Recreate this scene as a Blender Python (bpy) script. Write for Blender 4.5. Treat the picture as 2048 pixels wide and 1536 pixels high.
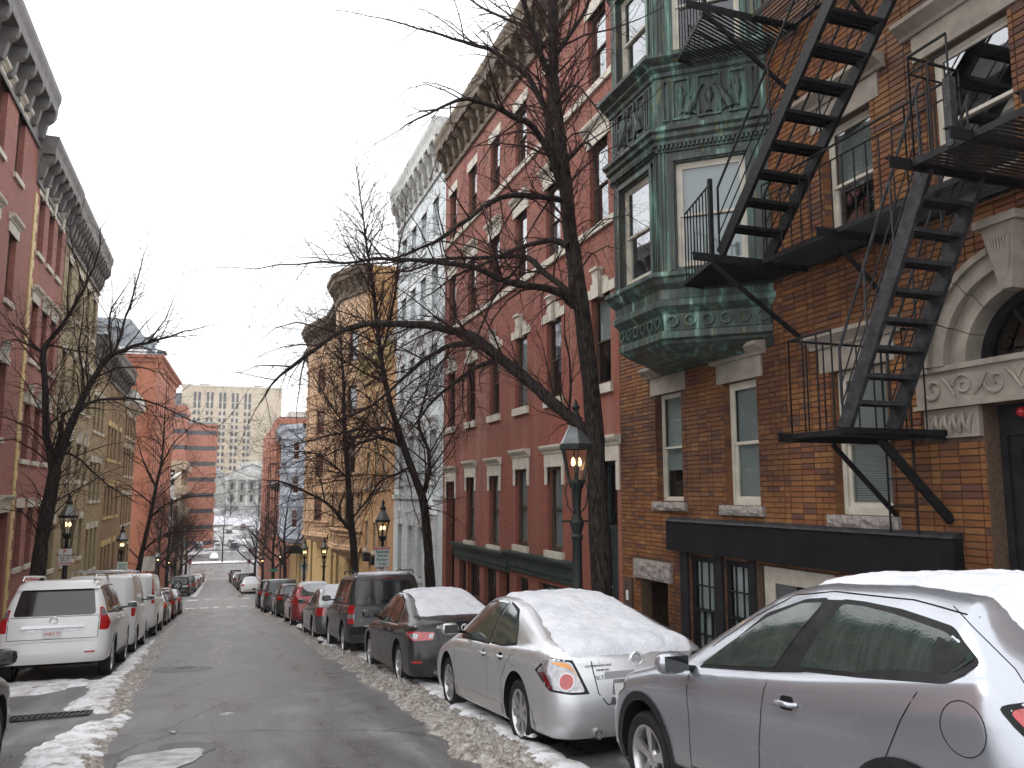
import bpy, bmesh, math, random
import numpy as np
from mathutils import Vector, Matrix, noise
from mathutils.bvhtree import BVHTree
from mathutils.geometry import delaunay_2d_cdt
R = math.radians
random.seed(7)
scn = bpy.context.scene
for o in list(bpy.data.objects): bpy.data.objects.remove(o)

# ------------------------------------------------------------------ camera, light, exposure
EYE = Vector((0, 0, 1.75)); PITCH = R(7.4923); YAW = R(19.337); FPX = 1650.0
cam = bpy.data.cameras.new('camera'); camo = bpy.data.objects.new('camera', cam); scn.collection.objects.link(camo)
cam.sensor_width = 36; cam.lens = FPX/2048*36; cam.clip_start = .05; cam.clip_end = 5000
camo.location = EYE; camo.rotation_euler = (math.pi/2+PITCH, 0, -YAW); scn.camera = camo
scn.view_settings.view_transform = 'Standard'; scn.view_settings.look = 'None'
scn.view_settings.gamma = 1; scn.view_settings.use_curve_mapping = False
scn.view_settings.exposure = 0.9
w = bpy.data.worlds.new('World'); scn.world = w; w.use_nodes = True
nt = w.node_tree; nt.nodes.clear()
out = nt.nodes.new('ShaderNodeOutputWorld'); bg = nt.nodes.new('ShaderNodeBackground')
sky = nt.nodes.new('ShaderNodeTexSky'); sky.sky_type = 'NISHITA'; sky.sun_disc = False
sky.sun_elevation = R(42); sky.sun_rotation = R(-50)
hsv = nt.nodes.new('ShaderNodeHueSaturation'); hsv.inputs['Saturation'].default_value = .25
# an even overcast layer in front of the clear sky; background strength .1, so cloud radiance is written x10
tc = nt.nodes.new('ShaderNodeTexCoord'); cn = nt.nodes.new('ShaderNodeTexNoise'); cn.inputs['Scale'].default_value = 1.6; cn.inputs['Detail'].default_value = 4
cr = nt.nodes.new('ShaderNodeMix'); cr.data_type = 'RGBA'
cr.inputs[6].default_value = (10.3, 10.5, 11.0, 1); cr.inputs[7].default_value = (12.4, 12.4, 12.5, 1)
mx = nt.nodes.new('ShaderNodeMix'); mx.data_type = 'RGBA'; mx.inputs[0].default_value = .93
nt.links.new(tc.outputs['Generated'], cn.inputs['Vector']); nt.links.new(cn.outputs['Fac'], cr.inputs[0])
nt.links.new(sky.outputs[0], hsv.inputs['Color']); nt.links.new(hsv.outputs[0], mx.inputs[6]); nt.links.new(cr.outputs[2], mx.inputs[7])
nt.links.new(mx.outputs[2], bg.inputs['Color']); bg.inputs['Strength'].default_value = .1
nt.links.new(bg.outputs[0], out.inputs[0])
sl = bpy.data.lights.new('sun', 'SUN'); sl.energy = .7; sl.angle = R(25); sl.color = (1, .97, .93)
so = bpy.data.objects.new('sun', sl); scn.collection.objects.link(so)
so.rotation_euler = Vector((math.sin(R(-50))*math.cos(R(42)), math.cos(R(-50))*math.cos(R(42)), math.sin(R(42)))).to_track_quat('Z', 'Y').to_euler()

# ------------------------------------------------------------------ pixel (2048x1536 photo) -> place
cf = Vector((math.sin(YAW)*math.cos(PITCH), math.cos(YAW)*math.cos(PITCH), math.sin(PITCH)))
cr_ = Vector((math.cos(YAW), -math.sin(YAW), 0)); cu = cr_.cross(cf)
def ray(px, py): return cf + cr_*((px-1024)/FPX) - cu*((py-768)/FPX)
def atY(px, py, Y): d = ray(px, py); return EYE + d*(Y/d.y)
def atX(px, py, X): d = ray(px, py); return EYE + d*(X/d.x)
PROF = [(-30, 3.0), (0, 0), (62, -6.2), (68, -6.35), (82, -7.6), (143, -12.3), (155, -12.9), (196, -13.1), (260, -12.2), (330, -8.6), (370, -5.2), (3000, -5.2)]
def gz(y):
    for (a, b), (c, d) in zip(PROF, PROF[1:]):
        if y <= c: return b+(d-b)*(y-a)/(c-a)
    return PROF[-1][1]
def gp(px, py):
    d = ray(px, py); t = 5
    for i in range(60):
        P = EYE+d*t; e = P.z-gz(P.y)
        if abs(e) < 1e-3: break
        t -= e/(d.z+(.1 if P.y < 62 else .075)*d.y) if (d.z+.1*d.y) < -1e-4 else -1
    return EYE+d*t

# ------------------------------------------------------------------ materials
MAT = {}
def nm(name):
    m = bpy.data.materials.new(name); m.use_nodes = True; MAT[name] = m
    return m, m.node_tree, m.node_tree.nodes['Principled BSDF']
def N(nt, t, **k):
    n = nt.nodes.new('ShaderNode'+t)
    for a, b in k.items():
        if hasattr(n, a): setattr(n, a, b)
        else: n.inputs[a.replace('_', ' ')].default_value = b
    return n
def ramp(nt, stops):
    r = nt.nodes.new('ShaderNodeValToRGB'); e = r.color_ramp.elements
    while len(e) < len(stops): e.new(.5)
    for i, (p, c) in enumerate(stops): e[i].position = p; e[i].color = (*c, 1) if len(c) == 3 else c
    return r
def mixc(nt, fac, a, b, mode='MIX'):
    m = nt.nodes.new('ShaderNodeMix'); m.data_type = 'RGBA'; m.blend_type = mode
    for i, v in ((0, fac), (6, a), (7, b)):
        if isinstance(v, (int, float)): m.inputs[i].default_value = v
        elif isinstance(v, tuple): m.inputs[i].default_value = (*v, 1)
        else: nt.links.new(v, m.inputs[i])
    return m.outputs[2]
def coords(nt, kind='Object'): return nt.nodes.new('ShaderNodeTexCoord').outputs[kind]
def simple(name, col, rough=.6, metal=0, var=.15, scale=6, bump=0, bscale=40, coat=0, spec=None, stretch=None, emis=None):
    m, nt, p = nm(name)
    co = coords(nt)
    if stretch:
        mp = N(nt, 'Mapping'); mp.inputs['Scale'].default_value = stretch; nt.links.new(co, mp.inputs[0]); co = mp.outputs[0]
    n1 = N(nt, 'TexNoise', Scale=scale, Detail=5.0); nt.links.new(co, n1.inputs['Vector'])
    dark = tuple(c*(1-var) for c in col); lite = tuple(min(1, c*(1+var)) for c in col)
    r = ramp(nt, [(.3, dark), (.7, lite)]); nt.links.new(n1.outputs['Fac'], r.inputs[0])
    nt.links.new(r.outputs[0], p.inputs['Base Color'])
    p.inputs['Roughness'].default_value = rough; p.inputs['Metallic'].default_value = metal
    p.inputs['Coat Weight'].default_value = coat; p.inputs['Coat Roughness'].default_value = .05
    if spec is not None: p.inputs['Specular IOR Level'].default_value = spec
    if bump:
        n2 = N(nt, 'TexNoise', Scale=bscale, Detail=4.0); nt.links.new(co, n2.inputs['Vector'])
        b = N(nt, 'Bump', Strength=bump, Distance=.02); nt.links.new(n2.outputs['Fac'], b.inputs['Height']); nt.links.new(b.outputs[0], p.inputs['Normal'])
    if emis: p.inputs['Emission Color'].default_value = (*emis[0], 1); p.inputs['Emission Strength'].default_value = emis[1]
    return m
def brickmat(name, c1, c2, mortar, bw=.21, rh=.075, ms=.006, stain=(.5, .5, .5), stainamt=.25, bump=.5, rough=.8, streak=None):
    m, nt, p = nm(name); uv = coords(nt, 'UV')
    b = N(nt, 'TexBrick'); b.inputs['Scale'].default_value = 1; b.inputs['Brick Width'].default_value = bw; b.inputs['Row Height'].default_value = rh
    b.inputs['Mortar Size'].default_value = ms; b.inputs['Mortar Smooth'].default_value = .3; b.inputs['Bias'].default_value = 0
    b.inputs['Color1'].default_value = (*c1, 1); b.inputs['Color2'].default_value = (*c2, 1); b.inputs['Mortar'].default_value = (*mortar, 1)
    nt.links.new(uv, b.inputs['Vector'])
    n1 = N(nt, 'TexNoise', Scale=.45, Detail=7.0, Roughness=.65); nt.links.new(uv, n1.inputs['Vector'])
    r = ramp(nt, [(.35, (0, 0, 0)), (.72, (1, 1, 1))]); nt.links.new(n1.outputs['Fac'], r.inputs[0])
    mm = N(nt, 'Math', operation='MULTIPLY'); mm.inputs[1].default_value = stainamt; nt.links.new(r.outputs[0], mm.inputs[0])
    c = mixc(nt, mm.outputs[0], b.outputs['Color'], stain)
    n3 = N(nt, 'TexNoise', Scale=14.0, Detail=5.0); nt.links.new(uv, n3.inputs['Vector'])
    r3 = ramp(nt, [(.25, (.72, .72, .72)), (.75, (1.2, 1.2, 1.2))]); nt.links.new(n3.outputs['Fac'], r3.inputs[0])
    c = mixc(nt, 1.0, c, r3.outputs[0], 'MULTIPLY')
    if streak:
        mp = N(nt, 'Mapping'); mp.inputs['Scale'].default_value = (2.5, .12, 1); nt.links.new(uv, mp.inputs[0])
        n4 = N(nt, 'TexNoise', Scale=1.0, Detail=6.0); nt.links.new(mp.outputs[0], n4.inputs['Vector'])
        r4 = ramp(nt, [(.5, (0, 0, 0)), (.78, (.55, .55, .55))]); nt.links.new(n4.outputs['Fac'], r4.inputs[0])
        c = mixc(nt, r4.outputs[0], c, streak)
    nt.links.new(c, p.inputs['Base Color']); p.inputs['Roughness'].default_value = rough
    bp = N(nt, 'Bump', Strength=bump, Distance=.01); nt.links.new(b.outputs['Fac'], bp.inputs['Height']); bp.invert = True
    b2 = N(nt, 'Bump', Strength=.25, Distance=.01); nt.links.new(n3.outputs['Fac'], b2.inputs['Height']); nt.links.new(bp.outputs[0], b2.inputs['Normal'])
    nt.links.new(b2.outputs[0], p.inputs['Normal'])
    return m
brickmat('brick_red', (.28, .070, .040), (.21, .054, .033), (.20, .055, .04), stain=(.19, .085, .055), stainamt=.6, bump=.35, streak=(.30, .16, .12))
brickmat('brick_red_left', (.37, .125, .09), (.29, .095, .07), (.20, .12, .10), stain=(.20, .10, .08), stainamt=.5)
brickmat('brick_tan', (.40, .31, .175), (.30, .225, .12), (.17, .13, .08), stain=(.24, .2, .13), stainamt=.5)
brickmat('brick_tan_dark', (.37, .25, .12), (.30, .19, .095), (.15, .1, .07), stain=(.2, .15, .1), stainamt=.5)
brickmat('brick_yellow', (.62, .43, .17), (.54, .36, .14), (.36, .24, .1), stain=(.42, .3, .14), stainamt=.4, bump=.2)
brickmat('brick_orange_far', (.45, .16, .085), (.38, .13, .07), (.33, .14, .09), stain=(.38, .17, .1), stainamt=.35, bump=.2)
brickmat('brick_salmon', (.60, .33, .14), (.48, .25, .105), (.3, .2, .12), stain=(.42, .26, .12), stainamt=.5)
brickmat('brick_side', (.22, .12, .08), (.17, .09, .06), (.12, .09, .07), stain=(.16, .12, .09), stainamt=.5)
simple('paint_pale', (.58, .63, .64), .6, var=.10, scale=1.2, bump=.15, bscale=14)
simple('paint_blue', (.50, .56, .63), .55, var=.12, scale=1.5)
simple('terracotta', (.56, .36, .21), .65, var=.25, scale=3, bump=.2, bscale=12)
simple('trim_cream', (.52, .48, .40), .7, var=.14, scale=5, bump=.15)
simple('trim_yellow', (.60, .46, .2), .6, var=.12, scale=4)
simple('trim_white', (.68, .69, .68), .5, var=.07, scale=5)
simple('granite', (.25, .22, .20), .9, var=.35, scale=22, bump=.9, bscale=16)
simple('stone_carved', (.27, .235, .195), .85, var=.22, scale=5, bump=.35, bscale=26)
simple('cornice_grey', (.15, .142, .135), .7, var=.25, scale=3, bump=.15)
simple('cornice_brown', (.12, .085, .05), .75, var=.5, scale=4, bump=.3, bscale=12)
simple('cornice_pale', (.44, .44, .42), .65, var=.25, scale=4)
simple('slate', (.18, .20, .215), .5, var=.3, scale=7, bump=.2)
simple('green_wood', (.035, .05, .045), .5, var=.3, scale=6, bump=.1)
simple('wood_brown', (.085, .055, .042), .55, var=.3, scale=9, stretch=(1, 1, .2))
simple('wood_door', (.02, .02, .022), .4, var=.3, scale=5)
simple('black_iron', (.012, .012, .013), .48, var=.45, scale=14, bump=.35, bscale=60)
simple('iron_worn', (.034, .034, .037), .5, var=.5, scale=11, bump=.4, bscale=50)
simple('black_fascia', (.010, .010, .011), .75, var=.35, scale=3, bump=.15, bscale=8)
simple('blind_white', (.74, .75, .77), .8, var=.05, scale=2)
simple('blind_grey', (.38, .39, .40), .85, var=.08, scale=2)
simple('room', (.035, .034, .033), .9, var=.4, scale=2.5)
simple('room_warm', (.16, .10, .045), .9, var=.5, scale=3)
simple('mortar', (.10, .062, .040), .95, var=.3, scale=20, bump=.4)
simple('roof_tar', (.08, .08, .08), .9)
simple('concrete_beige', (.50, .41, .29), .85, var=.07, scale=.3)
simple('concrete_light', (.56, .52, .44), .85, var=.06, scale=.3)
simple('stone_grey', (.56, .56, .52), .85, var=.12, scale=.8)
simple('window_far', (.045, .045, .05), .15, var=.4, scale=1.0)
simple('lamp_metal', (.018, .020, .019), .5, var=.3, scale=12)
simple('lamp_roof', (.16, .17, .17), .4, metal=.6, var=.3, scale=6)
simple('flame', (1, .7, .3), .5, emis=((1, .68, .28), 5))
simple('red_bulb', (.25, .008, .012), .15, emis=((1, .05, .03), .02))
simple('sign_white', (.66, .67, .66), .45, var=.06, scale=4)
simple('sign_red', (.55, .04, .05), .5, var=.05); simple('sign_green', (.04, .25, .16), .5, var=.05)
simple('ink', (.03, .03, .035), .6, var=.05); simple('rubber', (.022, .022, .023), .75, var=.35, scale=25, bump=.3, bscale=90)
simple('alloy', (.55, .55, .55), .32, metal=.8, var=.15, scale=9); simple('alloy_dark', (.05, .05, .05), .5, metal=.4)
simple('chrome', (.80, .81, .83), .28, metal=.75, var=.04)
simple('plastic_black', (.02, .02, .021), .5, var=.25, scale=12, bump=.1)
simple('underbody', (.01, .01, .01), .9)
simple('lamp_red', (.40, .008, .012), .12, coat=1, var=.25, scale=18, spec=.7)
simple('lamp_red_dark', (.13, .01, .016), .12, coat=1, var=.25, scale=18)
simple('lamp_amber', (.72, .26, .02), .15, coat=1, var=.2, scale=18); simple('lamp_clear', (.33, .33, .34), .12, metal=.5, coat=1, var=.35, scale=22)
simple('plate', (.62, .63, .62), .45, var=.05); simple('plate_ink', (.45, .05, .05), .5); simple('tan_paper', (.42, .33, .22), .8)
simple('planter', (.03, .03, .035), .6); simple('twig_dry', (.16, .09, .05), .9)
def paint(name, col, metal=.0, rough=.32, dirt=.35, dirtcol=(.22, .20, .18)):
    m, nt, p = nm(name); co = coords(nt)
    n1 = N(nt, 'TexNoise', Scale=2.2, Detail=9.0, Roughness=.7); nt.links.new(co, n1.inputs['Vector'])
    sp = N(nt, 'SeparateXYZ'); nt.links.new(co, sp.inputs[0])
    lo = N(nt, 'MapRange'); lo.inputs[1].default_value = .95; lo.inputs[2].default_value = .25; lo.inputs[3].default_value = .12; lo.inputs[4].default_value = 1.0
    nt.links.new(sp.outputs[2], lo.inputs[0])
    m1 = N(nt, 'Math', operation='MULTIPLY'); nt.links.new(lo.outputs[0], m1.inputs[0]); nt.links.new(n1.outputs['Fac'], m1.inputs[1])
    m2 = N(nt, 'Math', operation='MULTIPLY'); nt.links.new(m1.outputs[0], m2.inputs[0]); m2.inputs[1].default_value = dirt
    nt.links.new(mixc(nt, m2.outputs[0], col, dirtcol), p.inputs['Base Color'])
    rr = N(nt, 'MapRange'); rr.inputs[3].default_value = rough; rr.inputs[4].default_value = min(.9, rough+.35); nt.links.new(m1.outputs[0], rr.inputs[0])
    nt.links.new(rr.outputs[0], p.inputs['Roughness'])
    p.inputs['Metallic'].default_value = metal; p.inputs['Coat Weight'].default_value = .8; p.inputs['Coat Roughness'].default_value = .08
    # road-salt speckle and water beads as fine relief
    v = N(nt, 'TexVoronoi', Scale=160.0); nt.links.new(co, v.inputs['Vector'])
    b = N(nt, 'Bump', Strength=.03, Distance=.003); nt.links.new(v.outputs['Distance'], b.inputs['Height']); nt.links.new(b.outputs[0], p.inputs['Normal'])
    return m
paint('paint_silver', (.60, .61, .62), metal=.6, rough=.24, dirt=.30, dirtcol=(.30, .29, .27))
paint('paint_silver_blue', (.42, .44, .48), metal=.7, rough=.2, dirt=.32, dirtcol=(.30, .29, .27))
paint('paint_black', (.013, .013, .015), rough=.2, dirt=.25); paint('paint_dark', (.035, .037, .038), rough=.25, dirt=.35)
paint('paint_gunmetal', (.10, .105, .11), metal=.4, dirt=.4); paint('paint_white', (.68, .69, .68), rough=.35, dirt=.3, dirtcol=(.30, .27, .23))
paint('paint_crimson', (.30, .012, .018), metal=.2, rough=.22, dirt=.3); paint('paint_dkred', (.10, .015, .018), rough=.25); paint('paint_blue_dark', (.02, .03, .07), rough=.25)
def glassmat(name, tint=(.6, .66, .64), ior=1.75, dirt=.0, dark=1.0):
    m, nt, p = nm(name); nt.nodes.remove(p); o = nt.nodes['Material Output']
    tr = N(nt, 'BsdfTransparent'); tr.inputs[0].default_value = (*[c*dark for c in tint], 1)
    ior = {1.75: .085, 2.3: .32, 1.45: .04}[ior]; gl = N(nt, 'BsdfGlossy'); gl.inputs['Roughness'].default_value = .02; gl.inputs[0].default_value = (.95, .97, 1, 1)
    # Schlick reflectance of the two panes, the same from either face
    ge = N(nt, 'NewGeometry'); dt = N(nt, 'VectorMath', operation='DOT_PRODUCT'); nt.links.new(ge.outputs['Incoming'], dt.inputs[0]); nt.links.new(ge.outputs['Normal'], dt.inputs[1])
    ab = N(nt, 'Math', operation='ABSOLUTE'); nt.links.new(dt.outputs['Value'], ab.inputs[0]); iv = N(nt, 'Math', operation='SUBTRACT'); iv.inputs[0].default_value = 1; nt.links.new(ab.outputs[0], iv.inputs[1])
    pw = N(nt, 'Math', operation='POWER'); nt.links.new(iv.outputs[0], pw.inputs[0]); pw.inputs[1].default_value = 5
    fr = N(nt, 'MapRange'); nt.links.new(pw.outputs[0], fr.inputs[0]); fr.inputs[3].default_value = ior; fr.inputs[4].default_value = 1
    co = coords(nt); n1 = N(nt, 'TexNoise', Scale=1.3, Detail=1.0); nt.links.new(co, n1.inputs['Vector'])
    b = N(nt, 'Bump', Strength=.10, Distance=.02); nt.links.new(n1.outputs['Fac'], b.inputs['Height']); nt.links.new(b.outputs[0], gl.inputs['Normal'])
    ms = N(nt, 'MixShader'); nt.links.new(fr.outputs[0], ms.inputs[0]); nt.links.new(tr.outputs[0], ms.inputs[1]); nt.links.new(gl.outputs[0], ms.inputs[2])
    last = ms.outputs[0]
    if dirt:
        df = N(nt, 'BsdfDiffuse'); df.inputs[0].default_value = (.30, .32, .31, 1)
        mp = N(nt, 'Mapping'); mp.inputs['Scale'].default_value = (1, 14, 1.6); nt.links.new(co, mp.inputs[0])
        n2 = N(nt, 'TexNoise', Scale=2.2, Detail=9.0, Roughness=.75); nt.links.new(mp.outputs[0], n2.inputs['Vector'])
        r = ramp(nt, [(.38, (0, 0, 0)), (.75, (dirt, dirt, dirt))]); nt.links.new(n2.outputs['Fac'], r.inputs[0])
        m2 = N(nt, 'MixShader'); nt.links.new(r.outputs[0], m2.inputs[0]); nt.links.new(last, m2.inputs[1]); nt.links.new(df.outputs[0], m2.inputs[2]); last = m2.outputs[0]
    nt.links.new(last, o.inputs[0])
    return m
glassmat('glass'); glassmat('glass_sky', ior=2.3); glassmat('glass_lamp', tint=(.9, .9, .85), ior=1.45)
def carglass(name, col, rough=.05, streak=.35):
    m, nt, p = nm(name); co = coords(nt)
    mp = N(nt, 'Mapping'); mp.inputs['Scale'].default_value = (3, 9, 1.2); nt.links.new(co, mp.inputs[0])
    n = N(nt, 'TexNoise', Scale=2.0, Detail=9.0, Roughness=.7); nt.links.new(mp.outputs[0], n.inputs['Vector'])
    r = ramp(nt, [(.42, col), (.8, tuple(c+streak*.10 for c in col))]); nt.links.new(n.outputs['Fac'], r.inputs[0]); nt.links.new(r.outputs[0], p.inputs['Base Color'])
    n5 = N(nt, 'TexVoronoi', Scale=70.0); nt.links.new(co, n5.inputs['Vector'])
    b = N(nt, 'Bump', Strength=.07, Distance=.004); nt.links.new(n5.outputs['Distance'], b.inputs['Height']); nt.links.new(b.outputs[0], p.inputs['Normal'])
    p.inputs['Roughness'].default_value = rough; p.inputs['Coat Weight'].default_value = .6; p.inputs['IOR'].default_value = 1.5
    return m
carglass('car_glass', (.022, .036, .031)); carglass('car_glass_dark', (.008, .009, .010), .04, .1)
# copper with verdigris runs
m, nt, p = nm('copper'); co = coords(nt)
mp = N(nt, 'Mapping'); mp.inputs['Scale'].default_value = (7, 7, .8); nt.links.new(co, mp.inputs[0])
n1 = N(nt, 'TexNoise', Scale=1.0, Detail=7.0, Roughness=.6); nt.links.new(mp.outputs[0], n1.inputs['Vector'])
r1 = ramp(nt, [(.32, (.020, .022, .020)), (.47, (.035, .052, .045)), (.56, (.055, .11, .09)), (.63, (.12, .23, .18)), (.70, (.34, .50, .40))]); nt.links.new(n1.outputs['Fac'], r1.inputs[0])
n2 = N(nt, 'TexNoise', Scale=1.1, Detail=4.0); nt.links.new(co, n2.inputs['Vector'])
r2 = ramp(nt, [(.48, (0, 0, 0)), (.66, (.8, .8, .8))]); nt.links.new(n2.outputs['Fac'], r2.inputs[0])
c = mixc(nt, r2.outputs[0], r1.outputs[0], (.045, .040, .034))
n3 = N(nt, 'TexNoise', Scale=2.3, Detail=5.0); nt.links.new(mp.outputs[0], n3.inputs['Vector'])
r3 = ramp(nt, [(.60, (0, 0, 0)), (.72, (.8, .8, .8))]); nt.links.new(n3.outputs['Fac'], r3.inputs[0])
c = mixc(nt, r3.outputs[0], c, (.20, .17, .05)); nt.links.new(c, p.inputs['Base Color'])
p.inputs['Roughness'].default_value = .55; p.inputs['Metallic'].default_value = .15
n4 = N(nt, 'TexNoise', Scale=18.0, Detail=4.0); nt.links.new(co, n4.inputs['Vector'])
b = N(nt, 'Bump', Strength=.3, Distance=.01); nt.links.new(n4.outputs['Fac'], b.inputs['Height']); nt.links.new(b.outputs[0], p.inputs['Normal'])
# each brick its own burnt-orange shade
m, nt, p = nm('brick_piece'); at = N(nt, 'Attribute', attribute_name='rnd'); oi = N(nt, 'ObjectInfo')
ad = N(nt, 'Math', operation='ADD'); nt.links.new(at.outputs['Fac'], ad.inputs[0]); nt.links.new(oi.outputs['Random'], ad.inputs[1])
fr = N(nt, 'Math', operation='FRACT'); nt.links.new(ad.outputs[0], fr.inputs[0])
r1 = ramp(nt, [(0, (.16, .058, .016)), (.22, (.20, .082, .020)), (.42, (.15, .047, .017)), (.60, (.23, .105, .032)), (.80, (.115, .042, .020)), (.93, (.082, .036, .026)), (1, (.19, .068, .018))])
nt.links.new(fr.outputs[0], r1.inputs[0]); co = coords(nt, 'Object'); n1 = N(nt, 'TexNoise', Scale=.55, Detail=6.0); g = N(nt, 'NewGeometry'); nt.links.new(g.outputs['Position'], n1.inputs['Vector'])
r2 = ramp(nt, [(.34, (.42, .36, .34)), (.52, (1.0, 1.0, 1.0)), (.7, (1.3, 1.3, 1.25))]); nt.links.new(n1.outputs['Fac'], r2.inputs[0])
n3 = N(nt, 'TexNoise', Scale=45.0, Detail=3.0); nt.links.new(g.outputs['Position'], n3.inputs['Vector'])
r3 = ramp(nt, [(.3, (.75, .75, .75)), (.7, (1.15, 1.15, 1.15))]); nt.links.new(n3.outputs['Fac'], r3.inputs[0])
nt.links.new(mixc(nt, 1.0, mixc(nt, 1.0, r1.outputs[0], r2.outputs[0], 'MULTIPLY'), r3.outputs[0], 'MULTIPLY'), p.inputs['Base Color']); p.inputs['Roughness'].default_value = .7
b = N(nt, 'Bump', Strength=.3, Distance=.006); nt.links.new(n3.outputs['Fac'], b.inputs['Height']); nt.links.new(b.outputs[0], p.inputs['Normal'])
# asphalt: wheel-worn, damp streaks, salt film
m, nt, p = nm('asphalt'); co = coords(nt)
n1 = N(nt, 'TexNoise', Scale=.9, Detail=11.0, Roughness=.72); nt.links.new(co, n1.inputs['Vector'])
mp = N(nt, 'Mapping'); mp.inputs['Scale'].default_value = (1.6, .16, 1); nt.links.new(co, mp.inputs[0])
n2 = N(nt, 'TexNoise', Scale=1.2, Detail=7.0, Roughness=.6); nt.links.new(mp.outputs[0], n2.inputs['Vector'])
av = N(nt, 'Math', operation='ADD'); nt.links.new(n1.outputs['Fac'], av.inputs[0]); nt.links.new(n2.outputs['Fac'], av.inputs[1])
hf = N(nt, 'Math', operation='MULTIPLY'); hf.inputs[1].default_value = .5; nt.links.new(av.outputs[0], hf.inputs[0])
r1 = ramp(nt, [(.36, (.040, .039, .038)), (.45, (.095, .093, .091)), (.53, (.155, .151, .148)), (.62, (.27, .265, .26))]); nt.links.new(hf.outputs[0], r1.inputs[0])
v = N(nt, 'TexVoronoi', Scale=70.0); nt.links.new(co, v.inputs['Vector']); r3 = ramp(nt, [(.1, (1.6, 1.6, 1.6)), (.5, (.72, .72, .72))]); nt.links.new(v.outputs['Distance'], r3.inputs[0])
c = mixc(nt, 1.0, r1.outputs[0], r3.outputs[0], 'MULTIPLY')
vc = N(nt, 'TexVoronoi', Scale=.38, feature='DISTANCE_TO_EDGE'); wn = N(nt, 'TexNoise', Scale=2.0, Detail=6.0); nt.links.new(co, wn.inputs['Vector'])
wm = mixc(nt, .30, co, wn.outputs['Color']); nt.links.new(wm, vc.inputs['Vector']); r4 = ramp(nt, [(.0, (.32, .32, .32)), (.010, (1, 1, 1))]); nt.links.new(vc.outputs['Distance'], r4.inputs[0])
c = mixc(nt, 1.0, c, r4.outputs[0], 'MULTIPLY'); nt.links.new(c, p.inputs['Base Color'])
rr = ramp(nt, [(.38, (.22, .22, .22)), (.52, (.45, .45, .45)), (.68, (.75, .75, .75))]); nt.links.new(hf.outputs[0], rr.inputs[0]); nt.links.new(rr.outputs[0], p.inputs['Roughness'])
b = N(nt, 'Bump', Strength=.55, Distance=.012); nt.links.new(v.outputs['Distance'], b.inputs['Height']); nt.links.new(b.outputs[0], p.inputs['Normal'])
def snowmat(name, stops, scale, rough=.75):
    m, nt, p = nm(name); co = coords(nt); n1 = N(nt, 'TexNoise', Scale=scale, Detail=10.0, Roughness=.68); nt.links.new(co, n1.inputs['Vector'])
    r = ramp(nt, stops); nt.links.new(n1.outputs['Fac'], r.inputs[0]); nt.links.new(r.outputs[0], p.inputs['Base Color']); p.inputs['Roughness'].default_value = rough
    n2 = N(nt, 'TexNoise', Scale=34.0, Detail=6.0); nt.links.new(co, n2.inputs['Vector']); b = N(nt, 'Bump', Strength=.6, Distance=.02)
    nt.links.new(n2.outputs['Fac'], b.inputs['Height']); nt.links.new(b.outputs[0], p.inputs['Normal'])
snowmat('snow', [(.3, (.54, .56, .60)), (.55, (.69, .70, .73)), (.8, (.76, .77, .79))], 3)
snowmat('snow_trodden', [(.34, (.22, .20, .18)), (.44, (.48, .47, .45)), (.54, (.70, .71, .73)), (.7, (.78, .79, .81))], 3.6)
snowmat('slush', [(.30, (.07, .058, .048)), (.41, (.17, .145, .12)), (.50, (.28, .25, .22)), (.61, (.44, .42, .39)), (.76, (.78, .78, .79))], 11)
snowmat('snow_far', [(.38, (.10, .095, .09)), (.47, (.26, .25, .24)), (.54, (.55, .55, .56)), (.7, (.72, .73, .75))], .09)
snowmat('walk', [(.36, (.12, .09, .075)), (.50, (.22, .20, .19)), (.60, (.60, .60, .62))], 1.4)
simple('kerb', (.27, .265, .26), .8, var=.25, scale=10, bump=.3)
m, nt, p = nm('bark'); co = coords(nt); mp = N(nt, 'Mapping'); mp.inputs['Scale'].default_value = (1, 1, .25); nt.links.new(co, mp.inputs[0])
n1 = N(nt, 'TexNoise', Scale=28.0, Detail=6.0); nt.links.new(mp.outputs[0], n1.inputs['Vector'])
r1 = ramp(nt, [(.35, (.008, .006, .005)), (.65, (.048, .039, .034))]); nt.links.new(n1.outputs['Fac'], r1.inputs[0]); nt.links.new(r1.outputs[0], p.inputs['Base Color']); p.inputs['Roughness'].default_value = .85
b = N(nt, 'Bump', Strength=1.0, Distance=.05); nt.links.new(n1.outputs['Fac'], b.inputs['Height']); nt.links.new(b.outputs[0], p.inputs['Normal'])
simple('twig', (.030, .016, .014), .8, var=.3, scale=3)

for n_ in ('bark', 'twig', 'black_iron', 'iron_worn', 'black_fascia', 'plastic_black', 'rubber', 'wood_door', 'green_wood', 'room', 'underbody', 'wood_brown', 'lamp_metal', 'planter'):
    MAT[n_].node_tree.nodes['Principled BSDF'].inputs['Specular IOR Level'].default_value = .14 if n_ != 'lamp_metal' else .25
for n_ in ('paint_black', 'paint_dark', 'paint_blue_dark', 'paint_dkred'):
    q_ = MAT[n_].node_tree.nodes['Principled BSDF']; q_.inputs['Specular IOR Level'].default_value = .25; q_.inputs['Coat Weight'].default_value = .45
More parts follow.
